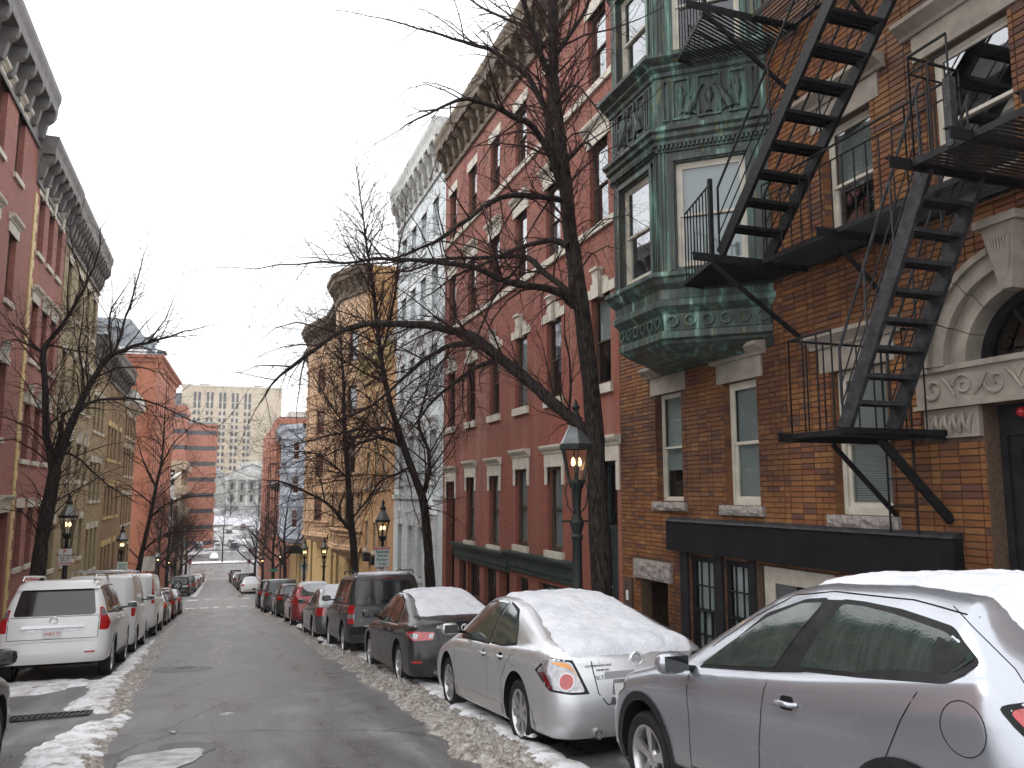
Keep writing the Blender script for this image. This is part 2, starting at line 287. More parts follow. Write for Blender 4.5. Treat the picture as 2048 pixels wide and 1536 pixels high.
# ------------------------------------------------------------------ mesh helpers
ORG = {}
C = scn.collection
def tagp(o, label=None, cat=None, group=None, kind=None):
    if label: o['label'] = label
    if cat: o['category'] = cat
    if group: o['group'] = group
    if kind: o['kind'] = kind
    return o
def empty(name, loc, label=None, cat=None, group=None, rz=0, rx=0):
    o = bpy.data.objects.new(name, None); C.objects.link(o); o.location = loc; o.rotation_euler = (rx, 0, rz); o.empty_display_size = .2
    ORG[o.name] = Vector(loc); return tagp(o, label, cat, group)
class MB:
    def __init__(s): s.v = []; s.f = []; s.m = []; s.rnd = None
    def add(s, vs, fs, mi=0):
        n = len(s.v); s.v += [tuple(q) for q in vs]; s.f += [tuple(i+n for i in q) for q in fs]; s.m += [mi]*len(fs); return s
    def quad(s, a, b, c, d, mi=0): return s.add([a, b, c, d], [(0, 1, 2, 3)], mi)
    def box(s, x0, x1, y0, y1, z0, z1, mi=0):
        return s.add([(x0,y0,z0),(x1,y0,z0),(x1,y1,z0),(x0,y1,z0),(x0,y0,z1),(x1,y0,z1),(x1,y1,z1),(x0,y1,z1)], [(0,3,2,1),(4,5,6,7),(0,1,5,4),(1,2,6,5),(2,3,7,6),(3,0,4,7)], mi)
    def hexa(s, p, mi=0): return s.add(p, [(0,3,2,1),(4,5,6,7),(0,1,5,4),(1,2,6,5),(2,3,7,6),(3,0,4,7)], mi)
    def beam(s, a, b, w, h, up=(0,0,1), mi=0):
        a = Vector(a); b = Vector(b); d = (b-a).normalized(); up = Vector(up)
        sd = d.cross(up)
        if sd.length < 1e-4: sd = d.cross(Vector((1, 0, 0)))
        sd.normalize(); u = sd.cross(d); q = []
        for P in (a, b):
            for i, j in ((-1,-1),(1,-1),(1,1),(-1,1)): q.append(P+sd*(i*w/2)+u*(j*h/2))
        return s.add(q, [(0,3,2,1),(4,5,6,7),(0,1,5,4),(1,2,6,5),(2,3,7,6),(3,0,4,7)], mi)
    def prism(s, poly, off, mi=0):
        n = len(poly); off = Vector(off); q = [Vector(p) for p in poly]; q += [p+off for p in q[:n]]
        return s.add(q, [tuple(range(n))[::-1], tuple(range(n, 2*n))]+[(i, (i+1) % n, (i+1) % n+n, i+n) for i in range(n)], mi)
    def tube(s, pts, rad, n=6, cap=False, mi=0):
        pts = [Vector(p) for p in pts]; base = len(s.v); k = len(pts)
        if isinstance(rad, (int, float)): rad = [rad]*k
        t0 = (pts[1]-pts[0]).normalized(); ref = Vector((0, 0, 1)) if abs(t0.z) < .9 else Vector((1, 0, 0)); u = t0.cross(ref).normalized()
        for i in range(k):
            t = (pts[min(i+1, k-1)]-pts[max(i-1, 0)])
            t = t.normalized() if t.length > 1e-9 else t0
            u = (u-t*u.dot(t)); u = u.normalized() if u.length > 1e-6 else t.orthogonal().normalized(); v = t.cross(u)
            for j in range(n):
                a = 2*math.pi*j/n; s.v.append(tuple(pts[i]+(u*math.cos(a)+v*math.sin(a))*rad[i]))
        for i in range(k-1):
            for j in range(n):
                s.f.append((base+i*n+j, base+i*n+(j+1) % n, base+(i+1)*n+(j+1) % n, base+(i+1)*n+j)); s.m.append(mi)
        if cap:
            s.f.append(tuple(base+j for j in range(n))[::-1]); s.m.append(mi); s.f.append(tuple(base+(k-1)*n+j for j in range(n))); s.m.append(mi)
        return s
    def lathe(s, prof, n=16, c=(0,0,0), axis='z', mi=0, a0=0, a1=2*math.pi):
        base = len(s.v); k = len(prof); full = abs(a1-a0-2*math.pi) < 1e-6; nn = n if full else n+1
        for r, h in prof:
            for j in range(nn):
                a = a0+(a1-a0)*j/n; x, y, z = r*math.cos(a), r*math.sin(a), h
                if axis == 'x': x, y, z = h, r*math.cos(a), r*math.sin(a)
                elif axis == 'y': x, y, z = r*math.cos(a), h, r*math.sin(a)
                s.v.append((x+c[0], y+c[1], z+c[2]))
        for i in range(k-1):
            for j in range(n):
                jj = (j+1) % nn; s.f.append((base+i*nn+j, base+i*nn+jj, base+(i+1)*nn+jj, base+(i+1)*nn+j)); s.m.append(mi)
        return s
    def mesh(s, name, mats, smooth=None, org=(0,0,0), uv=True):
        me = bpy.data.meshes.new(name); o = Vector(org)
        a = np.array(s.v, dtype=np.float64).reshape(-1, 3)-np.array(o); me.from_pydata([tuple(q) for q in a.tolist()], [], s.f)
        for mm in ([mats] if isinstance(mats, str) else mats): me.materials.append(MAT[mm])
        if len(me.materials) > 1: me.polygons.foreach_set('material_index', s.m)
        if smooth is not None:
            me.polygons.foreach_set('use_smooth', [True]*len(s.f))
            if smooth < 180: me.set_sharp_from_angle(angle=R(smooth))
        if uv and len(s.f) < 60000 and len(s.f):
            l = me.uv_layers.new(name='UVMap'); nl = len(me.loops); vi = np.empty(nl, dtype=np.int32); me.loops.foreach_get('vertex_index', vi)
            co = np.array(s.v).reshape(-1, 3)[vi]; npoly = len(me.polygons); nr = np.empty(npoly*3); me.polygons.foreach_get('normal', nr); nr = nr.reshape(-1, 3)
            tot = np.empty(npoly, dtype=np.int32); me.polygons.foreach_get('loop_total', tot); nr = np.repeat(nr, tot, axis=0)
            hz = np.hypot(nr[:, 0], nr[:, 1]); hz[hz < 1e-6] = 1; t = np.stack([-nr[:, 1]/hz, nr[:, 0]/hz], 1)
            u = np.where(np.abs(nr[:, 2]) > .7, co[:, 0], co[:, 0]*t[:, 0]+co[:, 1]*t[:, 1]); v = np.where(np.abs(nr[:, 2]) > .7, co[:, 1], co[:, 2])
            l.data.foreach_set('uv', np.stack([u, v], 1).ravel())
        if s.rnd is not None:
            at = me.attributes.new('rnd', 'FLOAT', 'FACE'); at.data.foreach_set('value', s.rnd)
        me.update(); return me
    def build(s, name, mats, parent=None, smooth=None, label=None, cat=None, group=None, kind=None, local=False, uv=True, loc=None):
        org = Vector((0,0,0)) if (local or parent is None) else ORG[parent.name]
        if loc is not None: org = Vector(loc)
        o = bpy.data.objects.new(name, s.mesh(name, mats, smooth, org, uv)); C.objects.link(o)
        if parent: o.parent = parent
        if loc is not None and parent is None: o.location = loc
        ORG[o.name] = org; return tagp(o, label, cat, group, kind)
def inst(src, parent=None, loc=None, rz=None, name=None, mat=None, scale=None):
    o = bpy.data.objects.new(name or src.name.split('.')[0], src if isinstance(src, bpy.types.Mesh) else src.data); C.objects.link(o)
    if parent: o.parent = parent
    if loc is not None: o.location = loc
    if rz is not None: o.rotation_euler = (0, 0, rz)
    if scale is not None: o.scale = scale
    return o
def text_mesh(s, size, matname, ext=.001, bold=.0):
    cu_ = bpy.data.curves.new('t', 'FONT'); cu_.body = s; cu_.size = size; cu_.align_x = 'CENTER'; cu_.align_y = 'CENTER'; cu_.extrude = ext; cu_.offset = bold; cu_.resolution_u = 2
    t = bpy.data.objects.new('t', cu_); me = bpy.data.meshes.new_from_object(t); me.materials.clear(); me.materials.append(MAT[matname])
    bpy.data.objects.remove(t); bpy.data.curves.remove(cu_); me.name = 'lettering'; return me
class Fr:   # facade frame: s along, d outward
    def __init__(s, O, S, Nv): s.O = Vector((O[0], O[1], 0)); s.S = Vector((S[0], S[1], 0)).normalized(); s.N = Vector((Nv[0], Nv[1], 0)).normalized()
    def P(s, a, d, z): return s.O+s.S*a+s.N*d+Vector((0, 0, z))
    def rz(s): return math.atan2(s.N.y, s.N.x)-math.pi/2
    def box(s, mb, a0, a1, d0, d1, z0, z1, mi=0):
        mb.hexa([s.P(a0,d0,z0), s.P(a1,d0,z0), s.P(a1,d1,z0), s.P(a0,d1,z0), s.P(a0,d0,z1), s.P(a1,d0,z1), s.P(a1,d1,z1), s.P(a0,d1,z1)], mi)
FR_R = Fr((7, 0), (0, 1), (-1, 0)); FR_L = Fr((-5.6, 0), (0, 1), (1, 0))
def fr2(a, b, side):  # facade between two points, outward = side * left normal
    d = Vector((b[0]-a[0], b[1]-a[1])).normalized(); n = Vector((-d.y, d.x))*side; return Fr(a, d, n), (Vector(b)-Vector(a)).length
def wallmesh(mb, F, s0, s1, z0, z1, ops, rev=.16, d=0, mi=0):
    ss = sorted({s0, s1, *[min(max(v, s0), s1) for o in ops for v in (o[0], o[1])]}); zs = sorted({z0, z1, *[min(max(v, z0), z1) for o in ops for v in (o[2], o[3])]})
    for a, b in zip(ss, ss[1:]):
        for e, f in zip(zs, zs[1:]):
            m_, n_ = (a+b)/2, (e+f)/2
            if any(o[0] < m_ < o[1] and o[2] < n_ < o[3] for o in ops): continue
            mb.quad(F.P(a,d,e), F.P(b,d,e), F.P(b,d,f), F.P(a,d,f), mi)
    for o in ops:
        a, b, e, f = o[:4]
        mb.quad(F.P(a,d,e), F.P(a,d-rev,e), F.P(a,d-rev,f), F.P(a,d,f), mi); mb.quad(F.P(b,d,e), F.P(b,d-rev,e), F.P(b,d-rev,f), F.P(b,d,f), mi)
        mb.quad(F.P(a,d,e), F.P(b,d,e), F.P(b,d-rev,e), F.P(a,d-rev,e), mi); mb.quad(F.P(a,d,f), F.P(b,d,f), F.P(b,d-rev,f), F.P(a,d-rev,f), mi)
WC = {}
def window(B, F, s, z0, wd, h, rev=.16, frame='wood_brown', glass='glass', blind=None, bl=1.0, cols=1, rows=1, fw=.055, d=0, simple_=False, slats=False, name='window'):
    key = (round(wd, 2), round(h, 2), frame, glass, blind, bl, cols, rows, fw, simple_, slats)
    if key not in WC:
        f = MB(); hw = wd/2; t = .045
        for a, b, e, g in ((-hw, -hw+fw, 0, h), (hw-fw, hw, 0, h), (-hw+fw, hw-fw, 0, fw*1.3), (-hw+fw, hw-fw, h-fw, h)): f.box(a, b, -t, .02, e, g)
        s1 = fw*.75; mid = h/2
        for (lo, hi, y0, y1) in ((fw*1.3, mid+.02, -t-.01, -.012), (mid-.02, h-fw, -.010, .012)):
            x0, x1 = -hw+fw, hw-fw
            for a, b, e, g in ((x0, x0+s1, lo, hi), (x1-s1, x1, lo, hi), (x0+s1, x1-s1, lo, lo+s1), (x0+s1, x1-s1, hi-s1, hi)): f.box(a, b, y0, y1, e, g)
            for i in range(1, cols): xx = x0+(x1-x0)*i/cols; f.box(xx-.012, xx+.012, y0+.004, y1+.002, lo+s1, hi-s1)
            for i in range(1, rows): zz = lo+(hi-lo)*i/rows; f.box(x0+s1, x1-s1, y0+.005, y1+.001, zz-.012, zz+.012)
        g1 = MB(); x0, x1 = -hw+fw+.01, hw-fw-.01; g1.quad((x0, -.034, fw), (x1, -.034, fw), (x1, -.034, mid), (x0, -.034, mid))
        g2 = MB(); g2.quad((x0, -.002, mid), (x1, -.002, mid), (x1, -.002, h-fw), (x0, -.002, h-fw))
        r = MB()
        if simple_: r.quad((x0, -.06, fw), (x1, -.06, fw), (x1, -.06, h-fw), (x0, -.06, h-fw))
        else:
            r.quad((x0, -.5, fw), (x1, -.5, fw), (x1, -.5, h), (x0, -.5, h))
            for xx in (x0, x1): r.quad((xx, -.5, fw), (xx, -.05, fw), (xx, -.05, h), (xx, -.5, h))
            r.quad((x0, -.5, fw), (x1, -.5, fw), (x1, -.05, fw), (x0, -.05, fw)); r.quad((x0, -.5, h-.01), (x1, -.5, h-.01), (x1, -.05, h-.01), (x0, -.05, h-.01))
        bm_ = None
        if blind:
            bm_ = MB(); zb = h-fw-(h-2*fw)*bl
            if slats:
                n = int((h-2*fw)*bl/.028)
                for i in range(n): zz = h-fw-.028*i; bm_.quad((x0, -.075, zz-.024), (x1, -.075, zz-.024), (x1, -.058, zz), (x0, -.058, zz))
            else: bm_.quad((x0, -.065, zb), (x1, -.065, zb), (x1, -.065, h-fw), (x0, -.065, h-fw))
            bm_ = bm_.mesh('blind', blind)
        WC[key] = (f.mesh('sash', frame), g1.mesh('pane', glass), g2.mesh('pane', glass), r.mesh('room', 'room'), bm_)
    f, g1, g2, r, bm_ = WC[key]
    o = inst(f, B, F.P(s, d-rev, z0)-ORG[B.name], F.rz(), name); ORG[o.name] = ORG[B.name]
    inst(g1, o, name='pane'); inst(g2, o, name='pane'); inst(r, o, name='backing')
    if bm_: inst(bm_, o, name='blind')
    return o
def tb(B, name, mat, F, a0, a1, d0, d1, z0, z1, bev=0):   # one trim block as a part
    mb = MB(); F.box(mb, a0, a1, d0, d1, z0, z1); return mb.build(name, mat, B)
def sweep(mb, F, prof, s0, s1, mi=0, caps=True):  # prof: list of (d, z)
    n = len(prof); A = [F.P(s0, d, z) for d, z in prof]; Bv = [F.P(s1, d, z) for d, z in prof]
    mb.add(A+Bv, [(i, i+1, n+i+1, n+i) for i in range(n-1)], mi)
    if caps: mb.add(A, [tuple(range(n))], mi); mb.add(Bv, [tuple(range(n))], mi)
BRK = {}
def bracket_mesh(mat, p, h, w_):
    k = (mat, p, h, w_)
    if k not in BRK:
        mb = MB(); pr = [(0, 0), (.25*p, .05*h), (.42*p, .3*h), (.5*p, .55*h), (.85*p, .7*h), (p, .85*h), (p, h), (0, h)]
        mb.prism([(-w_/2, y, z) for y, z in pr], (w_, 0, 0)); BRK[k] = mb.mesh('bracket', mat)
    return BRK[k]
def cornice(B, F, s0, s1, z0, z1, proj, mat, step=.6, bw=.14, ret=True):
    h = z1-z0; mb = MB()
    sweep(mb, F, [(-.05, z0), (.07, z0), (.07, z0+.06*h), (.03, z0+.1*h), (.03, z0+.50*h), (.1, z0+.56*h), (.1, z0+.62*h), (proj*.86, z0+.63*h), (proj*.88, z0+.78*h), (proj, z0+.90*h), (proj, z1), (-.05, z1)], s0, s1)
    mb.build('cornice', mat, B)
    n = max(2, int((s1-s0)/step)); me = bracket_mesh(mat, proj*.8, h*.5, bw)
    for i in range(n+1):
        s = s0+bw+(s1-s0-2*bw)*i/n; inst(me, B, F.P(s, .035, z0+.13*h)-ORG[B.name], F.rz(), 'bracket')
def shell(B, F, s0, s1, z0, z1, depth, mat, name='side_wall', roof='roof_tar'):   # sides, back and roof of a building
    mb = MB()
    for s in (s0, s1): mb.quad(F.P(s, 0, z0), F.P(s, -depth, z0), F.P(s, -depth, z1), F.P(s, 0, z1))
    mb.quad(F.P(s0, -depth, z0), F.P(s1, -depth, z0), F.P(s1, -depth, z1), F.P(s0, -depth, z1)); mb.build(name, mat, B)
    r = MB(); r.quad(F.P(s0, 0, z1-.05), F.P(s1, 0, z1-.05), F.P(s1, -depth, z1-.05), F.P(s0, -depth, z1-.05)); r.build('roof', roof, B)

# ------------------------------------------------------------------ ground, road, pavements
def strip(name, x0, x1, y0, y1, mat, dz=0, nx=2, kind='structure', step=2.0, crown=0):
    mb = MB(); ys = sorted({y0, y1, *[p_[0] for p_ in PROF if y0 < p_[0] < y1], *[y0+step*i for i in range(1, int((y1-y0)/step)+1) if y0+step*i < y1]})
    q = []
    for y in ys:
        for i in range(nx+1):
            t = i/nx; q.append((x0+(x1-x0)*t, y, gz(y)+dz+crown*(1-(2*t-1)**2)))
    n = nx+1; fs = [(a*n+i, a*n+i+1, (a+1)*n+i+1, (a+1)*n+i) for a in range(len(ys)-1) for i in range(nx)]
    return mb.add(q, fs).build(name, mat, kind=kind, smooth=180)
strip('ground', -900, 900, -30, 2600, 'snow_far', -.30, 4, step=40)
strip('road', -3.95, 4.95, -12, 154, 'asphalt', 0, 14, crown=.06)
strip('side_street', -60, -3.95, 62, 70, 'asphalt', -.004, 2)
strip('cross_road', -300, 300, 154, 187, 'asphalt', -.01, 4)
strip('median', -300, 300, 187, 193, 'snow_trodden', .12, 20, step=1.5)
strip('cross_road', -300, 300, 193, 214, 'asphalt', -.012, 4)
def kerbwalk(name, x0, x1, y0, y1):
    strip(name, x0, x1, y0, y1, 'walk', .13, 3)
for (a, b) in ((-12, 61.5), (70.5, 152)): kerbwalk('pavement', -5.6, -4.10, a, b); strip('kerb', -4.10, -3.95, a, b, 'kerb', .13, 1)
kerbwalk('pavement', 5.10, 7.0, -12, 152); strip('kerb', 4.95, 5.10, -12, 152, 'kerb', .13, 1)
mb = MB()
for x, s_ in ((4.95, 1), (-3.95, -1)):
    for y in range(-12, 152, 2):
        if s_ < 0 and 60 < y < 70: continue
        mb.quad((x, y, gz(y)-.02), (x, y+2, gz(y+2)-.02), (x, y+2, gz(y+2)+.13), (x, y, gz(y)+.13))
mb.build('kerb_face', 'kerb', kind='structure')
# crossing bars
simple('road_paint', (.55, .56, .56), .7, var=.5, scale=2.0)
mb = MB()
def dab(x0, x1, y0, y1, dz=.066): mb.quad((x0, y0, gz(y0)+dz), (x1, y0, gz(y0)+dz), (x1, y1, gz(y1)+dz), (x0, y1, gz(y1)+dz))
for x in np.arange(-2.8, 3.8, .9): dab(x, x+random.uniform(.4, .8), 61.6+random.uniform(-.1, .1), 62.4)
for x in np.arange(-2.0, 3.4, 1.3): dab(x, x+random.uniform(.4, 1.0), 67.6, 68.6)
dab(-2, 2, 150, 150.7)
mb.build('crossing_marking', 'road_paint', kind='structure')
# tar patches, cracks and the two covers in the carriageway
simple('tar_patch', (.055, .053, .052), .5, var=.4, scale=5, bump=.4)
simple('ice_patch', (.34, .34, .345), .45, var=.5, scale=6, bump=.2)
def ground_poly(name, pix, mat, dz, h=.0, n=.05, kind='structure', seed=0, label=None):
    pts = [gp(*q) for q in pix]; pts = [(p_.x, p_.y) for p_ in pts]; return ground_xy(name, pts, mat, dz, h, n, kind, seed, label)
def round_poly(pts, r=.035):
    o = []; n = len(pts)
    for i in range(n):
        p = Vector(pts[i]); a = Vector(pts[i-1]); b = Vector(pts[(i+1) % n]); da, db = (a-p), (b-p); k = min(r, da.length*.4, db.length*.4)
        p0 = p+da.normalized()*k; p1 = p+db.normalized()*k
        for t in (0, .33, .67, 1): q = p0*(1-t)**2+p*2*t*(1-t)+p1*t*t; o.append((q.x, q.y))
    return o
def smooth_poly(pts, it=2):
    for _ in range(it):
        q = []
        for i in range(len(pts)):
            a = pts[i]; b = pts[(i+1) % len(pts)]
            q.append((a[0]*.75+b[0]*.25, a[1]*.75+b[1]*.25)); q.append((a[0]*.25+b[0]*.75, a[1]*.25+b[1]*.75))
        pts = q
    return pts
def polydist(p, poly):
    A = poly; B_ = np.roll(poly, -1, axis=0); d = B_-A; t = np.clip(((p[:, None, :]-A)*d).sum(-1)/np.maximum((d*d).sum(-1), 1e-12), 0, 1)
    return np.sqrt((((A+t[..., None]*d)-p[:, None, :])**2).sum(-1)).min(1)
def inside(p, poly):
    x, y = p[:, 0], p[:, 1]; c = np.zeros(len(p), bool); n = len(poly)
    for i in range(n):
        x1, y1 = poly[i]; x2, y2 = poly[(i+1) % n]
        if y1 == y2: continue
        c ^= ((y1 > y) != (y2 > y)) & (x < (x2-x1)*(y-y1)/(y2-y1)+x1)
    return c
def patch2d(pts, step):
    """fill polygon: boundary resampled + inner grid -> verts (np), faces, edge distance"""
    bd = []
    for i in range(len(pts)):
        a = np.array(pts[i]); b = np.array(pts[(i+1) % len(pts)]); k = max(1, int(np.linalg.norm(b-a)/step+.5))
        for j in range(k): bd.append(a+(b-a)*j/k)
    bd = np.array(bd); lo = bd.min(0); hi = bd.max(0)
    gx, gy = np.meshgrid(np.arange(lo[0]+step/2, hi[0], step), np.arange(lo[1]+step/2, hi[1], step)); g = np.stack([gx.ravel(), gy.ravel()], 1)
    if len(g): g = g[inside(g, bd)]
    if len(g): g = g[polydist(g, bd) > step*.45]
    n = len(bd); vs = [Vector(q) for q in bd]+[Vector(q) for q in g]
    r_ = delaunay_2d_cdt(vs, [(i, (i+1) % n) for i in range(n)], [], 1, 1e-6)
    v = np.array([tuple(q) for q in r_[0]]); return v, [tuple(f) for f in r_[2]], polydist(v, bd)
def fbm(x, y, z, s): return noise.fractal(Vector((x*s, y*s, z)), .8, 2.1, 4)
def ground_xy(name, pts, mat, dz, h, n, kind, seed, label, step=None, edge=.06):
    pts = smooth_poly(pts, 1); ext = max(max(p_[0] for p_ in pts)-min(p_[0] for p_ in pts), max(p_[1] for p_ in pts)-min(p_[1] for p_ in pts))
    # ragged outline
    bd = []
    for i in range(len(pts)):
        a = np.array(pts[i]); b = np.array(pts[(i+1) % len(pts)]); k = max(1, int(np.linalg.norm(b-a)/.07)); nn = np.array([-(b-a)[1], (b-a)[0]]); nn = nn/max(np.linalg.norm(nn), 1e-6)
        for j in range(k): q = a+(b-a)*j/k; bd.append(tuple(q+nn*n*fbm(q[0], q[1], seed, 3.5)))
    v, f, d = patch2d(bd, step or max(.028, ext/170)); cr0 = lambda x: .06*(1-((x-.5)/4.45)**2)
    q = [(x, y, gz(y)+cr0(x)+dz+(h*(1-math.exp(-dd/edge))*(1+.25*fbm(x, y, seed+5, 1.6))+h*.35*fbm(x, y, seed, 9)+h*.2*fbm(x, y, seed, 22) if h and dd > 1e-4 else (-.01 if h else 0))) for (x, y), dd in zip(v, d)]
    return MB().add(q, f).build(name, mat, kind=kind, smooth=180, label=label)
ground_poly('tar_patch', [(300, 1340), (420, 1337), (430, 1346), (310, 1352)], 'tar_patch', .004)
ground_poly('tar_patch', [(310, 1500), (420, 1492), (430, 1520), (318, 1530)], 'tar_patch', .004, seed=2)
ground_poly('ice_patch', [(230, 1532), (330, 1512), (410, 1508), (400, 1530), (330, 1560), (240, 1575)], 'ice_patch', .008, seed=3)
ground_poly('tar_patch', [(560, 1205), (640, 1222), (600, 1228), (540, 1212)], 'tar_patch', .004, seed=4)
ground_poly('ice_patch', [(332, 1474), (350, 1472), (356, 1477), (340, 1479)], 'ice_patch', .009, seed=5)
def cover(px, py, r, mat, label):
    P = gp(px, py); B = empty('manhole_cover', (P.x, P.y, P.z+.055), label, 'manhole cover', rx=-math.atan(.1))
    MB().lathe([(0, .004), (r*.78, .004), (r*.8, .0), (r*.84, .0), (r*.86, .008), (r, .008), (r, -.01)], 24).build('rim', mat, B, smooth=30, local=True)
    for i in range(6): a = i*math.pi/3; MB().box(-.01, .01, .03, r*.7, .002, .009).build('rib', mat, B, local=True).rotation_euler = (0, 0, a)
cover(453, 1437, .09, 'alloy', 'small pale round valve cover set in the carriageway')
cover(370, 1342, .2, 'iron_worn', 'dark worn iron cover in a sunken patch of the road')
P = gp(108, 1440); B = empty('drain_grate', (P.x, P.y, P.z+.05), 'rusty rectangular storm drain grate by the snow at the left kerb', 'drain grate', rx=-math.atan(.1))
mb = MB(); mb.box(-.55, .45, -.22, -.18, 0, .02); mb.box(-.55, .45, .18, .22, 0, .02); mb.box(-.55, -.51, -.18, .18, 0, .02); mb.box(.41, .45, -.18, .18, 0, .02); mb.build('frame', 'iron_worn', B, local=True)
for i in range(13): MB().box(-.48+i*.07, -.45+i*.07, -.18, .18, 0, .018).build('bar', 'iron_worn', B, local=True)
MB().quad((-.5, -.18, -.012), (.41, -.18, -.012), (.41, .18, -.012), (-.5, .18, -.012)).build('sump', 'underbody', B, local=True)

# ploughed slush ridges: lumpy heaps between two edges
def ridge(name, edgeL, edgeR, y0, y1, H, mat, seed, label, nx=26, rough=1.0):
    def ev(e, y):
        for (a, b), (c, d) in zip(e, e[1:]):
            if y <= c: return b+(d-b)*(y-a)/(c-a)
        return e[-1][1]
    ys = [y0]
    while ys[-1] < y1: ys.append(ys[-1]+max(.020, ys[-1]*.0028))
    q = []
    for y in ys:
        a = ev(edgeL, y)+.13*fbm(0, y, seed, 1.3)+.05*fbm(0, y, seed+3, 6); b = ev(edgeR, y)+.10*fbm(0, y, seed+9, 1.1)
        hm = H*(.8+.55*fbm(1, y, seed+4, .8))
        for i in range(nx+1):
            t = i/nx; x = a+(b-a)*t; e = math.sin(math.pi*t)**.55 if 0 < t < 1 else 0
            lump = abs(noise.noise(Vector((x*3.5, y*3.5, seed))))*.6+abs(noise.noise(Vector((x*14, y*14, seed+2))))*.45+abs(noise.noise(Vector((x*33, y*33, seed+2))))*.6
            z = gz(y)+.02+e*hm*(.35+.75*lump*rough) if e > 0 else gz(y)-.03
            q.append((x+.02*e*noise.noise(Vector((x*20, y*20, 7))), y, z))
    n = nx+1; fs = [(k*n+i, k*n+i+1, (k+1)*n+i+1, (k+1)*n+i) for k in range(len(ys)-1) for i in range(nx)]
    MB().add(q, fs).build(name, mat, kind='stuff', label=label, smooth=180, uv=False)
def pe(pix): return sorted([(gp(*q).y, gp(*q).x) for q in pix])
LE = pe([(1000, 1590), (905, 1515), (770, 1400), (690, 1345), (610, 1292), (575, 1262), (540, 1240), (500, 1218)])
RE = pe([(1210, 1590), (1080, 1510), (900, 1405), (800, 1352), (700, 1300), (630, 1262), (575, 1238), (530, 1218)])
ridge('slush_ridge', LE, RE, 5.5, 58, .17, 'slush', 11, 'brown ploughed slush heaped in a long ridge beside the right-hand parked cars', 42)
ridge('slush_ridge', [(70, 1.7), (150, 1.6)], [(70, 2.3), (150, 2.2)], 74, 148, .22, 'slush', 31, 'low grey slush ridge beside the far right-hand cars', 8)
LE2 = pe([(60, 1600), (170, 1500), (215, 1440), (225, 1380), (262, 1330), (290, 1298), (330, 1262)]); RE2 = pe([(190, 1600), (215, 1535), (262, 1430), (290, 1380), (322, 1318), (336, 1285), (352, 1255)])
ridge('slush_ridge', LE2, RE2, 6.5, 40, .12, 'slush', 51, 'low muddy slush along the edge of the left-hand snow', 20)
ridge('slush_ridge', [(70, -2.0), (150, -1.9)], [(70, -1.5), (150, -1.4)], 76, 148, .2, 'snow_trodden', 71, 'low snowy ridge beside the far left-hand cars', 8)
SN = dict(kind='stuff')
ground_poly('snow_patch', [(20, 1600), (40, 1520), (110, 1490), (150, 1462), (215, 1450), (262, 1425), (262, 1445), (200, 1500), (190, 1600)], 'snow_trodden', .0, .05, .12, 'stuff', 1, 'white snow bank in front of the drain grate at the left kerb')
ground_poly('snow_patch', [(110, 1432), (160, 1402), (185, 1385), (160, 1375), (100, 1392), (30, 1396), (-40, 1400), (-40, 1375), (60, 1368), (150, 1362), (190, 1372), (225, 1352), (250, 1322), (290, 1292), (318, 1275), (292, 1325), (238, 1380), (218, 1432), (195, 1440), (165, 1428)], 'snow_trodden', .0, .05, .10, 'stuff', 2, 'white snow strip running beside the rear of the white suv')
ground_poly('snow_patch', [(620, 1290), (700, 1315), (800, 1365), (900, 1428), (1010, 1510), (1140, 1600), (1260, 1600), (1000, 1440), (880, 1365), (760, 1310), (700, 1285)], 'snow_trodden', .0, .07, .08, 'stuff', 3, 'thin white snow between the slush ridge and the right-hand cars')
for i, (px, py, s_) in enumerate(((600, 1262, 10), (640, 1290, 8), (545, 1232, 8), (985, 1430, 22), (1060, 1500, 16))):
    ground_poly('snow_patch', [(px-s_, py), (px, py-s_*.5), (px+s_*1.2, py), (px+s_*.4, py+s_*.6)], 'snow_trodden', .12, .05, .03, 'stuff', 20+i, 'small fresh snow clump on the slush ridge')

# ================================================================== BUILDINGS
ZB = -3.0
def wins_row(B, F, cols, z0, h, wd, **k):
    for c in cols: window(B, F, c, z0, wd, h, **k)
def ops_of(cols, z0, h, wd): return [(c-wd/2, c+wd/2, z0, z0+h) for c in cols]
def lintel(B, F, c, z, wd, kind, mat, rnd_=0):
    if kind == 'flat': tb(B, 'lintel', mat, F, c-wd/2-.12, c+wd/2+.12, -.08, .03, z, z+.28)
    elif kind == 'cap':
        tb(B, 'lintel', mat, F, c-wd/2-.14, c+wd/2+.14, -.08, .035, z, z+.30); mb = MB()
        sweep(mb, F, [(-.05, z+.30), (.06, z+.30), (.06, z+.34), (.13, z+.40), (.15, z+.44), (.15, z+.48), (-.05, z+.48)], c-wd/2-.2, c+wd/2+.2); mb.build('lintel_cap', mat, B)
    elif kind == 'key':
        mb = MB(); w2 = wd/2
        for i, (a, b, h) in enumerate(((-w2-.26, -w2+.02, .20), (-w2+.02, -.30, .30), (-.30, -.12, .36), (.12, .30, .36), (.30, w2-.02, .30), (w2-.02, w2+.26, .20))):
            t = MB(); F.box(t, c+a, c+b-.008, -.08, .03+.004*(i % 2), z, z+h); t.build('arch_stone', mat, B)
        t = MB(); t.hexa([F.P(c-.085, -.05, z-.03), F.P(c+.085, -.05, z-.03), F.P(c+.085, .09, z-.03), F.P(c-.085, .09, z-.03), F.P(c-.14, -.05, z+.50), F.P(c+.14, -.05, z+.50), F.P(c+.14, .13, z+.50), F.P(c-.14, .13, z+.50)]); t.build('keystone', mat, B)
        t = MB(); F.box(t, c-.17, c+.17, -.05, .17, z+.50, z+.55); t.build('keystone_cap', mat, B)
def sill(B, F, c, z, wd, mat, h=.14): tb(B, 'sill', mat, F, c-wd/2-.1, c+wd/2+.1, -.12, .07, z-h, z)
